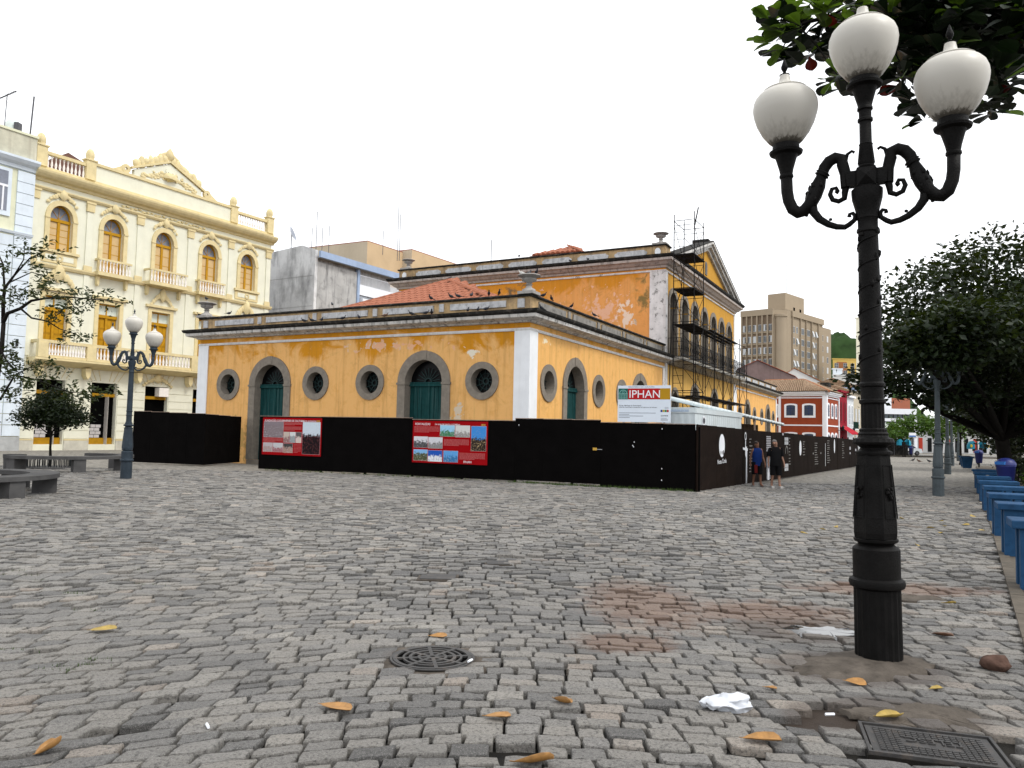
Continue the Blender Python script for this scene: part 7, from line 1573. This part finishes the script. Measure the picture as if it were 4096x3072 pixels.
def person(loc, rz, H, label, skin, hair, shirt, shorts, shoe, sleeves, step, headturn, sandals, belly=1.):
    r_ = empty('person', loc, rz, label, 'person'); k = H/1.75
    V = []; E = []; R = []
    def add(p, r, par=None):
        V.append(tuple(c*k for c in p)); R.append(tuple(c*k for c in r) if isinstance(r, tuple) else r*k); i = len(V)-1
        if par is not None: E.append((par, i))
        return i
    pel = add((0, 0, .95), (.15, .11)); sp = add((0, .01, 1.12), (.14, .11), pel); ch_ = add((0, .0, 1.33), (.16, .115), sp); nb = add((0, .0, 1.47), (.075, .07), ch_); nk = add((0, -.015, 1.53), .055, nb)
    hx = .03*headturn; h1 = add((hx*.5, -.03, 1.60), (.072, .085), nk); h2 = add((hx, -.025, 1.67), (.078, .095), h1); h3 = add((hx, -.01, 1.74), (.05, .06), h2)
    add((hx*3.2, -.125, 1.645), .013, h1)
    for sg in (-1, 1):
        add((hx+sg*.085, .0, 1.645), .014, h1)
        sh_ = add((sg*.175, 0, 1.42), .065, ch_); el = add((sg*.235, .03-.03*sg*step, 1.15), .043, sh_); wr = add((sg*.255, -.05-.10*sg*step, .92), .03, el); pm = add((sg*.255, -.065-.11*sg*step, .85), (.036, .022), wr)
        for f_ in range(4): a = add((sg*.255+(f_-1.5)*.004, -.10-.11*sg*step+.022*f_, .80), .009, pm); add((sg*.245, -.105-.11*sg*step+.022*f_, .76-.01*(f_ in (1, 2))), .008, a)
        t_ = add((sg*.235, -.105-.11*sg*step, .84), .010, pm); add((sg*.23, -.12-.11*sg*step, .80), .008, t_)
        hp2 = add((sg*.09, 0, .88), .095, pel); kn = add((sg*.10, -.07*(1 if sg*step > 0 else -.3), .50), .06, hp2); cf = add((sg*.105, -.06*(1 if sg*step > 0 else -1.2), .34), .055, kn); an = add((sg*.105, -.10 if sg*step > 0 else .13, .085 if sg*step > 0 else .11), .037, cf)
        he = add((sg*.105, (-.08 if sg*step > 0 else .17), .04), .034, an); add((sg*.125, (-.26 if sg*step > 0 else .0), .035), (.042, .026), an)
    skin_mesh('body', V, E, R, skin, r_)
    # hair cap
    mb = MB(); mb.blob((hx*k, .012*k, 1.705*k), (.086*k, .098*k, .065*k), 2, .06, 3); mb.build('hair', hair, r_, smooth=True)
    mb = MB()
    for sg in (-1, 1): mb.blob((hx*2*k+sg*.03*k, -.113*k, 1.668*k), (.011*k, .008*k, .007*k), 1, 0)
    mb.build('eyes', M_SOOT, r_)
    def loft(rings, name, m, n=20):
        vs = []; rnd = random.Random(len(name)+int(H*100))
        for (cx, cy, z, rx, ry) in rings:
            for i in range(n): a = 2*PI*i/n; w_ = 1+rnd.uniform(-.03, .03); vs.append(((cx+rx*w_*math.cos(a))*k, (cy+ry*w_*math.sin(a))*k, z*k))
        fs = [(j*n+i, j*n+(i+1) % n, (j+1)*n+(i+1) % n, (j+1)*n+i) for j in range(len(rings)-1) for i in range(n)]
        return MB().add(vs, fs).build(name, m, r_, smooth=True)
    loft([(0, 0, .80, .185*belly, .15*belly), (0, 0, .86, .19*belly, .155*belly), (0, -.01, 1.05, .185*belly, .152*belly), (0, 0, 1.25, .195, .15), (0, 0, 1.38, .205, .135), (0, 0, 1.455, .17, .105), (0, 0, 1.50, .09, .08)], 'shirt', shirt)
    for sg in (-1, 1):
        if sleeves: loft([(sg*.19, 0, 1.47, .05, .07), (sg*.205, .01, 1.40, .075, .08), (sg*.235, .02-.02*sg*step, 1.25, .07, .075), (sg*.245, .03-.03*sg*step, 1.16, .068, .072)], 'sleeve', shirt, 12)
        y1 = -.06 if sg*step > 0 else .02
        loft([(sg*.085, 0, .95, .115, .135), (sg*.095, y1*.4, .80, .112, .125), (sg*.10, y1*.8, .62, .10, .11), (sg*.102, y1, .47, .098, .105)], 'shorts_leg', shorts, 14)
        fy = -.13 if sg*step > 0 else .09; dy = .0
        pts = [(-.045, -.16), (.045, -.16), (.055, -.08), (.04, .1), (-.04, .1), (-.055, -.08)]
        mb = MB(); mb.prism([((sg*.118+a)*k, (fy+b_)*k, .0) for a, b_ in pts], (0, 0, (.02 if sandals else .075)*k)); mb.build('sandal' if sandals else 'shoe', shoe, r_)
    return r_
M_HG = mat('grey_hair', (.16, .15, .145), .7, .3, 20, 0); M_HD = mat('cropped_dark_hair', (.045, .035, .03), .7, .3, 20, 0)
M_BLK = mat('black_cloth', (.006, .006, .007), .9, .2, 6, 0, spec=.1)
p1 = person((9.17, 28.92, 0), .12, 1.66, 'man in a blue sleeveless shirt and dark shorts, left of the two walkers', M_SKIN, M_HD, mat('royal_blue_cloth', (.004, .02, .11), .85, .15, 6, 0), M_BLK, mat('brown_sandal', (.05, .025, .018), .7, .1, 5, 0), False, 1, -1, True)
p2 = person((9.60, 28.15, 0), .05, 1.73, 'grey-haired man in a black T-shirt and shorts with pale shoes, right of the two walkers', M_SKIN2, M_HG, M_BLK, M_BLK, mat('pale_shoe', (.5, .48, .46), .6, .1, 5, 0), True, 1, -1.4, False, 1.12)
mb = MB(); mb.add([(-.17, -.14, .80), (-.05, -.15, .80), (-.05, -.16, .50), (-.16, -.15, .50)], [(0, 1, 2, 3)]); mb.build('red_panel', mat('dark_red_cloth', (.09, .008, .008), .85, .1, 4, 0), p1)

# ================================================================ STREET FURNITURE
M_BENCH = mat('blue_bench_paint', (.018, .068, .155), .6, .25, 3, .2, 40, dirt=.5, dirt_col=(.008, .026, .06), dirt_scale=4)
def make_bench():
    r_ = empty('bench'); f = Fr((0, 0, 0), 0)
    mb = MB(); mb.box(-.09, .80, -.28, .34, .745, .845); o = mb.build('seat_slab', M_BENCH, r_); bv = o.modifiers.new('bevel', 'BEVEL'); bv.width = .015; bv.segments = 2
    for x0, x1 in ((.0, .26), (.5, .74)): mb = MB(); mb.box(x0, x1, -.22, -.08, .0, .744); mb.build('leg', M_BENCH, r_)
    for x0, x1 in ((.0, .26), (.5, .74)): mb = MB(); mb.box(x0, x1, .14, .28, .0, .744); mb.build('leg', M_BENCH, r_)
    mb = MB(); mb.box(-.02, .8, -.26, .32, -.05, .02); mb.build('footing', M_KERB, r_)
    return r_
bp = [(6.24, 9.59), (7.84, 12.41), (9.27, 14.96), (10.91, 17.8), (12.49, 20.59), (14.34, 23.79), (16.42, 27.4), (18.33, 30.72)]
ords = ['nearest blue slab bench, cut by the right edge', 'second blue slab bench from the camera', 'third blue slab bench from the camera', 'fourth blue slab bench from the camera', 'fifth blue slab bench from the camera', 'sixth blue slab bench, left of the blue bin', 'seventh blue slab bench, just beyond the blue bin', 'farthest blue slab bench in the row']
b0 = make_bench()
for i, (x, y) in enumerate(bp):
    o = b0 if i == 0 else copy_tree(b0); o.location = (x, y, 0); o.rotation_euler = (0, 0, math.radians(-27)); o.scale = (1, 1, 1-.015*i); tag(o, ords[i], 'bench', 'row of blue benches')
M_BIN = mat('blue_bin_plastic', (.012, .02, .14), .45, .15, 3, 0, spec=.4)
def bin_(loc, label, k=1.):
    r_ = empty('litter_bin', loc, .4, label, 'litter bin', 'blue litter bins')
    mb = MB(); mb.lathe([(.19*k, .32*k), (.21*k, .34*k), (.27*k, 1.02*k), (.29*k, 1.04*k), (.29*k, 1.08*k), (.26*k, 1.08*k)], 20); mb.build('bin_body', M_BIN, r_, smooth=40)
    mb = MB(); mb.lathe([(.30*k, 1.085*k), (.29*k, 1.16*k), (.22*k, 1.26*k), (.1*k, 1.31*k), (0, 1.32*k)], 20); l = mb.build('lid', M_BIN, r_, smooth=40)
    mb = MB(); mb.box(-.31*k, -.2*k, -.16*k, .16*k, 1.1*k, 1.2*k); mb.build('flap', M_BLU, l)
    MB().tube([(0, 0, 0), (0, 0, .36*k)], .06*k, 8).build('post', M_IRON, r_)
bin_((16.05, 25.2, 0), 'blue litter bin with a domed lid behind the benches'); p = wpt(3916, 1840, 58); bin_((p.x, p.y, 0), 'distant blue litter bin below the telephone hoods'); p = wpt(3645, 1810, 95); bin_((p.x, p.y, 0), 'tiny blue litter bin at the far end of the lane')
pl = empty('planter', (32.7, 55.7, 0), math.radians(-27), 'light blue tapered planter tub standing beyond the benches', 'planter')
mb = MB(); mb.hexa([(-.26, -.26, 0), (.26, -.26, 0), (.26, .26, 0), (-.26, .26, 0), (-.36, -.36, .72), (.36, -.36, .72), (.36, .36, .72), (-.36, .36, .72)]); mb.build('tub', M_BENCH, pl)
mb = MB(); mb.box(-.42, .42, -.42, .42, .722, .82); mb.build('rim', M_BENCH, pl); MB().box(-.34, .34, -.34, .34, .823, .84).build('soil', M_SOIL, pl)
o = copy_tree(pl); o.location = (34.6, 59.2, 0); o['label'] = 'second light blue planter tub, partly hidden behind the first'; tag(pl, group='blue planter tubs'); o['group'] = 'blue planter tubs'
# curved stone benches on the left
M_SLAB = mat('grey_stone_slab', (.085, .083, .083), .85, .3, 3, .25, 50, dirt=.5, dirt_col=(.07, .07, .07), dirt_scale=3)
def ring_bench(c, ro, ri, a0, a1, z, label, legs):
    r_ = empty('curved_bench', (c[0], c[1], 0), 0, label, 'bench', 'curved stone benches'); vs = []; n = 36
    for k in range(n+1):
        a = math.radians(a0+(a1-a0)*k/n)
        for R_, zz in ((ri, z-.11), (ro, z-.11), (ro, z), (ri, z)): vs.append((R_*math.cos(a), R_*math.sin(a), zz))
    fs = [(k*4+e, k*4+(e+1) % 4, k*4+4+(e+1) % 4, k*4+4+e) for k in range(n) for e in range(4)]+[(0, 1, 2, 3), (n*4+3, n*4+2, n*4+1, n*4)]
    MB().add(vs, fs).build('seat', M_SLAB, r_)
    for a in legs:
        t = math.radians(a); e = Vector((math.cos(t), math.sin(t), 0)); q = Vector((-e.y, e.x, 0)); c0 = e*(ro+ri)/2; h = (ro-ri)*.42; w_ = .2
        mb = MB(); b_ = [c0-e*h-q*w_, c0+e*h-q*w_, c0+e*h+q*w_, c0-e*h+q*w_]; mb.hexa([p+Vector((0, 0, -.03)) for p in b_]+[p+Vector((0, 0, z-.112)) for p in b_]); mb.build('leg', M_SLAB, r_)
ring_bench((-13.5, 18.9), 2.25, 1.6, -170, 95, .5, 'curved grey stone bench cut by the left edge', (-60, -20, 30, 80, -120))
ring_bench((-17.0, 29.9), 2.3, 1.75, -118, 100, .58, 'curved grey stone bench left of the blue-grey lamp', (-112, -50, 5, 60))
M_BINC = mat('stone_bin', (.07, .07, .07), .9, .3, 5, .3, 40)
sb_ = empty('stone_bin', (-18.45, 29.0, 0), 0, 'round concrete litter bin between the two curved benches', 'litter bin')
mb = MB(); mb.lathe([(.34, 0), (.36, .4), (.36, .42)], 24); mb.build('bin_body', M_BINC, sb_, smooth=40); mb = MB(); mb.lathe([(.37, .425), (.38, .5), (.38, .58), (.3, .585), (.28, .5)], 24); mb.build('rim', M_BINC, sb_, smooth=40)
def guard(c, R_, label, n=26, h=.42):
    r_ = empty('tree_guard', (c[0], c[1], 0), 0, label, 'tree guard', 'low iron tree guards')
    for k in range(n):
        a = 2*PI*k/n; b_ = 2*PI*(k+.62)/n; am = (a+b_)/2
        mb = MB(); mb.tube([(R_*math.cos(a), R_*math.sin(a), -.03), (R_*math.cos(a), R_*math.sin(a), h*.8), (R_*math.cos(am), R_*math.sin(am), h), (R_*math.cos(b_), R_*math.sin(b_), h*.8), (R_*math.cos(b_), R_*math.sin(b_), -.03)], .016, 5); mb.build('hoop', M_IRON, r_)
    mb = MB(); mb.lathe([(R_+.12, -.02), (R_+.12, .06), (R_-.02, .07)], 28); mb.build('kerb_ring', M_SLAB, r_)
guard((-18.1, 30.6), .78, 'low iron hoop guard round the small dark tree'); guard((-15.6, 22.2), .8, 'low iron hoop guard at the left edge behind the near bench')
# ================================================================ COVERS, LITTER
M_CAST = mat('cast_iron', (.045, .043, .042), .6, .35, 8, .25, 60, spec=.4, dirt=.6, dirt_col=(.09, .07, .055), dirt_scale=9)
gc = empty('drain_grate', (-.57, 6.14, 0), 0, 'round cast-iron drain grate set in the cobbles', 'drain grate')
def fan(mb, r0, r1, a0, a1, z0, z1, n):
    vs = []; fs = []
    for k in range(n+1):
        a = math.radians(a0+(a1-a0)*k/n)
        for R_, zz in ((r0, z0), (r1, z0), (r1, z1), (r0, z1)): vs.append((R_*math.cos(a), R_*math.sin(a), zz))
    fs = [(k*4+e, k*4+(e+1) % 4, k*4+4+(e+1) % 4, k*4+4+e) for k in range(n) for e in range(4)]+[(0, 1, 2, 3), (n*4+3, n*4+2, n*4+1, n*4)]; mb.add(vs, fs)
mb = MB(); mb.lathe([(.0, -.004), (.325, -.004), (.325, -.002), (.0, -.002)], 40); mb.build('dark_shaft', M_DARK, gc)
mb = MB(); fan(mb, .275, .305, 0, 360, -.003, .010, 48); mb.build('rim', M_CAST, gc); mb = MB(); fan(mb, .309, .328, 0, 360, -.003, .006, 48); mb.build('frame_ring', M_CAST, gc)
for r0, r1, nb in ((.0, .05, 1), (.095, .115, 6), (.16, .185, 8), (.215, .232, 8)): mb = MB(); fan(mb, max(r0, .02), r1, 0, 360, -.003, .012, 36); mb.build('ring', M_CAST, gc)
for k in range(8):
    a = 2*PI*k/8+.2; mb = MB(); mb.bar((.03*math.cos(a), .03*math.sin(a), .004), (.30*math.cos(a), .30*math.sin(a), .004), .028, .015); mb.build('spoke', M_CAST, gc)
cp = [Vector((p.x, p.y, 0)) for p in COV]; ax = (cp[1]-cp[0]); rc = empty('access_cover', cp[3], math.atan2(cp[2].y-cp[3].y, cp[2].x-cp[3].x), 'rectangular cast-iron utility cover lettered TELESC at lower right', 'access cover')
LX, LY = (cp[2]-cp[3]).length, .43
mb = MB(); mb.box(-.04, LX+.04, -.04, LY+.04, -.05, -.012); mb.build('bed', M_DIRT, rc)
mb = MB(); mb.box(.0, LX, 0, LY, -.04, -.002); mb.build('plate', M_CAST, rc)
for (a, b_, c, d) in ((-.03, LX+.03, -.03, -.012), (-.03, LX+.03, LY+.012, LY+.03), (-.03, -.012, -.012, LY+.012), (LX+.012, LX+.03, -.012, LY+.012)): mb = MB(); mb.box(a, b_, c, d, -.03, .008); mb.build('frame', M_CAST, rc)
mb = MB()
for i in range(17):
    for j in range(12):
        x0, y0 = .04+i*(LX-.08)/17, .03+j*(LY-.06)/12
        if 4 <= i < 13 and 4 <= j < 8: continue
        mb.box(x0+.003, x0+(LX-.08)/17-.006, y0+.005, y0+(LY-.06)/12-.007, -.002, .006)
tag(mb.build('tread_studs', M_CAST, rc), kind='stuff')
text_obj('TELESC', .10, 'lettering', M_CAST, rc, Matrix.Translation((LX*.78, LY*.66, -.002)) @ Matrix.Rotation(PI, 4, 'Z'), ext=.009)
for i, (x, y, w_, h_, l) in enumerate(((-.84, 9.49, .42, .32, 'small square iron cover among the cobbles in the middle'), (-.14, 10.62, .3, .3, 'small dark cover just beyond the square one'), (-5.44, 11.9, .4, .3, 'flat iron cover in the cobbles at left'))):
    r_ = empty('access_cover', (x, y, 0), .1*i, l, 'access cover', 'small iron covers'); MB().box(-w_/2, w_/2, -h_/2, h_/2, -.04, .012).build('plate', M_CAST, r_); mb = MB(); mb.box(-w_/2-.03, w_/2+.03, -h_/2-.03, h_/2+.03, -.045, .004); mb.build('frame', M_CEM, r_)
# fallen leaves
def fl_mat(name, c):
    m, t, b, co = base_mat(name); n = _noise(t, co, 25, 4, .6); out = _ramp(t, n, .3, .75, tuple(v*.55 for v in c)+(1,), c+(1,)); y = _sep(t, co, 1)
    out = _mix(t, _math(t, 'LESS_THAN', _math(t, 'ABSOLUTE', y), .0022), out, tuple(v*.7 for v in c)); t.links.new(out, b.inputs['Base Color']); b.inputs['Roughness'].default_value = .6; return m
FM_ = [fl_mat('dry_leaf_orange', (.40, .20, .055)), fl_mat('dry_leaf_yellow', (.42, .29, .06)), fl_mat('dry_leaf_brown', (.13, .06, .03))]
def dry_leaf(loc, rz, L, kind, curl, label, seed):
    out = [(0, .02), (.1, .07), (.22, .42), (.45, .85), (.68, 1.), (.86, .9), (.97, .5), (1.0, .1)]; W2_ = L*.26; curl = curl*.55; asy = random.Random(seed+5).uniform(-.5, .5); vs = []; r = random.Random(seed)
    for x, w_ in out:
        for k in range(-2, 3):
            y = k/2*w_*W2_; xx = x*L; z = .004+curl*L*((k/2)**2*w_*(.5+asy*(k/2))+(x-.5)**2*(.6-asy*.5))+r.uniform(0, .005); vs.append((xx-L/2, y, z))
    fs = [(i*5+j, i*5+j+1, i*5+6+j, i*5+5+j) for i in range(7) for j in range(4)]
    o = MB().add(vs, fs).build('fallen_leaf', FM_[kind], None, smooth=True); so = o.modifiers.new('t', 'SOLIDIFY'); so.thickness = .002
    o.location = (loc[0], loc[1], .006); o.rotation_euler = (r.uniform(-.15, .15), r.uniform(-.1, .1), rz); tag(o, label, 'leaf', 'fallen leaves')
lv = [((1.48, 4.60), -.15, .24, 0, .45, 'long curled orange leaf below the white bag'), ((2.52, 5.72), -.3, .16, 0, .35, 'orange leaf at the foot of the dark lamp'), ((2.42, 5.03), .35, .22, 1, .5, 'large yellow leaf on the cement by the iron cover'), ((3.94, 7.15), -.7, .2, 2, .5, 'brown curled leaf right of the dark lamp'), ((1.85, 5.55), -.5, .1, 0, .4, 'small orange leaf between the bag and the lamp'), ((-.59, 6.74), -.2, .17, 0, .3, 'orange leaf just behind the round grate'), ((-1.07, 4.98), -.35, .24, 0, .3, 'broad orange leaf left of centre in front'), ((-.05, 4.89), -.1, .18, 0, .3, 'orange leaf in front of the round grate'), ((.37, 5.17), -.6, .15, 0, .9, 'folded orange leaf right of the round grate'), ((.15, 4.23), .15, .24, 0, .5, 'orange leaf at the bottom edge of the picture'), ((-3.44, 6.71), .1, .24, 1, .2, 'pale yellow leaf far left on the cobbles'), ((-2.43, 4.24), 1.2, .16, 0, 1.1, 'curled tan leaf near the lower left corner'), ((3.05, 5.62), .3, .12, 1, .3, 'small yellow-green leaf right of the lamp foot')]
for i, (p, rz, L, kd, cu, l) in enumerate(lv): dry_leaf(p, rz, L, kd, cu, l, i)
for i, p in enumerate(sorted(((9.79, 16.77), (9.16, 16.44), (11.1, 18.68), (9.52, 15.76), (8.65, 16.03), (6.6, 15.76), (6.93, 13.27), (4.8, 8.56), (8.4, 15.2), (8.95, 17.79), (5.52, 14.62), (6.13, 15.3), (9.6, 17.4)), key=lambda q: q[1])):
    on_ = ('nearest', 'second nearest', 'third nearest', 'fourth nearest', 'fifth nearest', 'sixth nearest', 'seventh nearest', 'sixth farthest', 'fifth farthest', 'fourth farthest', 'third farthest', 'second farthest', 'farthest')[i]
    dry_leaf(p, i*1.3, .16, 1, .4, '%s of the small yellow leaves scattered between the dark lamp and the blue benches' % on_, 40+i)
# white plastic bag, stone, cigarette ends
mb = MB(); bm = bmesh.new(); bmesh.ops.create_icosphere(bm, subdivisions=4, radius=1)
for v_ in bm.verts:
    c = v_.co.copy(); k = 1+.42*noise.noise(c*1.6)+.16*noise.noise(c*3.6+Vector((3, 0, 0)))-.07*abs(noise.noise(c*7)); v_.co = Vector((c.x*.17*k, c.y*.085*k, max(-.01, c.z*.055*k+.035+.03*noise.noise(c*2.2+Vector((9, 1, 0))))))
mb.add([tuple(v_.co) for v_ in bm.verts], [tuple(v_.index for v_ in f_.verts) for f_ in bm.faces]); bm.free()
m, t, b, co = base_mat('thin_white_plastic'); b.inputs['Base Color'].default_value = (.56, .58, .62, 1); b.inputs['Roughness'].default_value = .35; b.inputs['Subsurface Weight'].default_value = .3; b.inputs['Subsurface Radius'].default_value = (.03, .03, .03)
o = mb.build('plastic_bag', m, None, smooth=35); o.location = (1.46, 5.16, 0); o.rotation_euler = (0, 0, .12); tag(o, 'crumpled white plastic bag lying on the cobbles', 'bag')
mb = MB(); bm = bmesh.new(); bmesh.ops.create_icosphere(bm, subdivisions=3, radius=1)
for v_ in bm.verts: c = v_.co.copy(); k = 1+.25*noise.noise(c*1.7)+.1*noise.noise(c*5); v_.co = Vector((c.x*.11*k, c.y*.085*k, c.z*.065*k+.05))
mb.add([tuple(v_.co) for v_ in bm.verts], [tuple(v_.index for v_ in f_.verts) for f_ in bm.faces]); bm.free()
o = mb.build('stone', mat('red_stone', (.11, .065, .05), .95, .4, 14, .6, 40), None, smooth=True); o.location = (3.82, 6.16, 0); tag(o, 'loose reddish stone on the cobbles at right', 'stone')
for i, (x, y, l) in enumerate(((2.06, 5.03, 'white cigarette end in the earth hollow by the cover'), (-.27, 6.02, 'white scrap on the rim of the round grate'), (-1.72, 4.62, 'pale scrap of paper on the left cobbles'))):
    o = MB().tube([(-.03, 0, .02), (.03, .006, .02)], .009, 6).build('litter', M_PAINTW); o.location = (x, y, 0); o.rotation_euler = (0, 0, i); tag(o, l, 'litter')
# moss and weeds in the joints at left
rg = random.Random(9); pts = [(-5.2+rg.uniform(-1.5, 2.5), 7.4+rg.uniform(-2, 2.5)) for k in range(26)]
mb = MB()
for (x, y) in pts:
    for k in range(22):
        a = rg.uniform(0, 2*PI); px, py = x+rg.gauss(0, .10), y+rg.gauss(0, .012); l = rg.uniform(.008, .03); mb.add([(px-.005, py, -.02), (px+.005, py, -.02), (px+.01*math.cos(a), py+.01*math.sin(a), l)], [(0, 1, 2)])
tag(mb.build('moss', M_GRASS), 'moss and tiny weeds in the joints at left', 'moss', kind='stuff')
# ================================================================ PIGEONS
M_PIG = mat('pigeon_grey', (.035, .037, .045), .7, .35, 9, 0); M_PIGW = mat('pigeon_white', (.55, .54, .52), .7, .2, 9, 0); M_PIGB = mat('pigeon_brown', (.14, .085, .06), .7, .3, 9, 0)
def make_pigeon(m):
    r_ = empty('pigeon')
    mb = MB(); V = [(-.20, .012, .10), (-.12, .03, .115), (-.06, .055, .125), (0, .065, .135), (.06, .055, .15), (.10, .038, .175), (.115, .028, .205), (.12, .03, .235), (.135, .027, .25), (.15, .012, .25)]
    n = 10; vs = []
    for i, (x, rr_, z) in enumerate(V):
        for k in range(n): a = 2*PI*k/n; sl = .55 if 4 < i < 8 else 0; vs.append((x+rr_*math.sin(a)*sl*-.4, rr_*math.cos(a), z+rr_*math.sin(a)))
    mb.add(vs, [(i*n+k, i*n+(k+1) % n, (i+1)*n+(k+1) % n, (i+1)*n+k) for i in range(len(V)-1) for k in range(n)]+[tuple(range(n-1, -1, -1)), tuple((len(V)-1)*n+k for k in range(n))]); mb.build('body', m, r_, smooth=True)
    mb = MB(); mb.hexa([(-.30, -.035, .075), (-.16, -.022, .095), (-.16, .022, .095), (-.30, .035, .075), (-.30, -.035, .085), (-.16, -.022, .115), (-.16, .022, .115), (-.30, .035, .085)]); mb.build('tail', m, r_)
    mb = MB(); mb.add([(.15, -.008, .252), (.15, .008, .252), (.178, 0, .242), (.15, 0, .24)], [(0, 1, 2), (0, 2, 3), (1, 3, 2)]); mb.build('beak', M_SOOT, r_)
    for y in (-.025, .025): MB().tube([(0, y, 0), (-.005, y, .09)], .006, 4).build('leg', M_BRK, r_)
    return r_
PG = [make_pigeon(M_PIG), make_pigeon(M_PIGW), make_pigeon(M_PIGB)]; used = [0, 0, 0]
Lw = lambda lx, ly, lz: Vector((.683+.4724*lx-.8814*ly, 31.841+.8814*lx+.4724*ly, lz))
def pigeon(p, rz, label, kind=0, group='pigeons on the yellow building', k=1.0):
    o = PG[kind] if not used[kind] else copy_tree(PG[kind]); used[kind] = 1
    o.location = p; o.rotation_euler = (0, 0, rz); o.scale = (k, k, k); tag(o, label, 'pigeon', group)
rp = random.Random(21)
ORD = ('leftmost', 'second', 'third', 'fourth', 'fifth', 'sixth', 'seventh', 'eighth', 'ninth', 'tenth', 'rightmost')
for i, y in enumerate((17.62, 4.96, 3.9, 3.54, 2.86, 1.99, 1.49)): pigeon(Lw(-.0, y, 7.57), rp.uniform(0, 6), '%s dark pigeon%s on the front parapet coping of the low wing' % (ORD[i] if i < 6 else 'rightmost', '' if i in (0, 6) else ' from the left'))
pigeon(Lw(.1, 19.5, 8.48), 2.5, 'dark pigeon standing on the urn at the left end of the parapet'); pigeon(Lw(-.05, 19.75, 7.57), 3.5, 'dark pigeon beside the foot of the left urn')
for i, y in enumerate((12.07, 11.57, 10.96, 9.67, 8.69, 5.73, 4.96, 4.66, 2.8, 2.3, 1.9)): pigeon(Lw(-.36, y, 6.855), rp.uniform(0, 6), '%s dark pigeon%s on the black front cornice ledge of the low wing' % (ORD[i], '' if i in (0, 10) else ' from the left'))
pigeon(Lw(-.36, 7.2, 6.855), .3, 'brown pigeon among the dark ones on the cornice ledge', 2)
for i, x in enumerate((1.21, 2.05, 4.21, 7.01)): pigeon(Lw(x, 0, 7.57), rp.uniform(0, 6), 'dark pigeon on the side parapet coping, %s the corner urn' % ('nearest to', 'second from', 'third from', 'farthest from')[i])
pigeon(Lw(.31, -.38, 6.855), 4., 'grey pigeon on the cornice just under the parapet corner')
for y in (10.46,): pigeon(Lw(18.7, y, 13.97), 1., 'dark pigeon alone on the high parapet of the centre block')
for y, q_ in ((6.4, 'left'), (5.12, 'right')): pigeon(Lw(18.3, y, 13.2), 2., '%s-hand dark pigeon of two on the high cornice of the centre block' % q_)
pigeon(Lw(9, 9.85, 10.52), 1., 'dark pigeon at the peak of the red tiled roof'); pigeon(Lw(4.8, 14.9, 8.65), 2., 'dark pigeon on the left slope of the red tiled roof')
pigeon(Lw(.15, .5, 8.36), 3., 'white pigeon on the urn at the building corner', 1); pigeon(Lw(.2, .18, 8.36), 1., 'dark pigeon on the corner urn beside the white one'); pigeon(Lw(.2, -.15, 8.36), 5., 'dark pigeon on the right rim of the corner urn')
for x, y, l in ((36.6, 70.7, 'far pigeon on the lane, left of three'), (35.4, 67.4, 'brownish pigeon walking on the far lane'), (36.5, 67.8, 'far pigeon on the lane, right of three')): pigeon((x, y, 0), rp.uniform(0, 6), l, 2 if 'brown' in l else 0, 'pigeons on the far lane', 1.3)
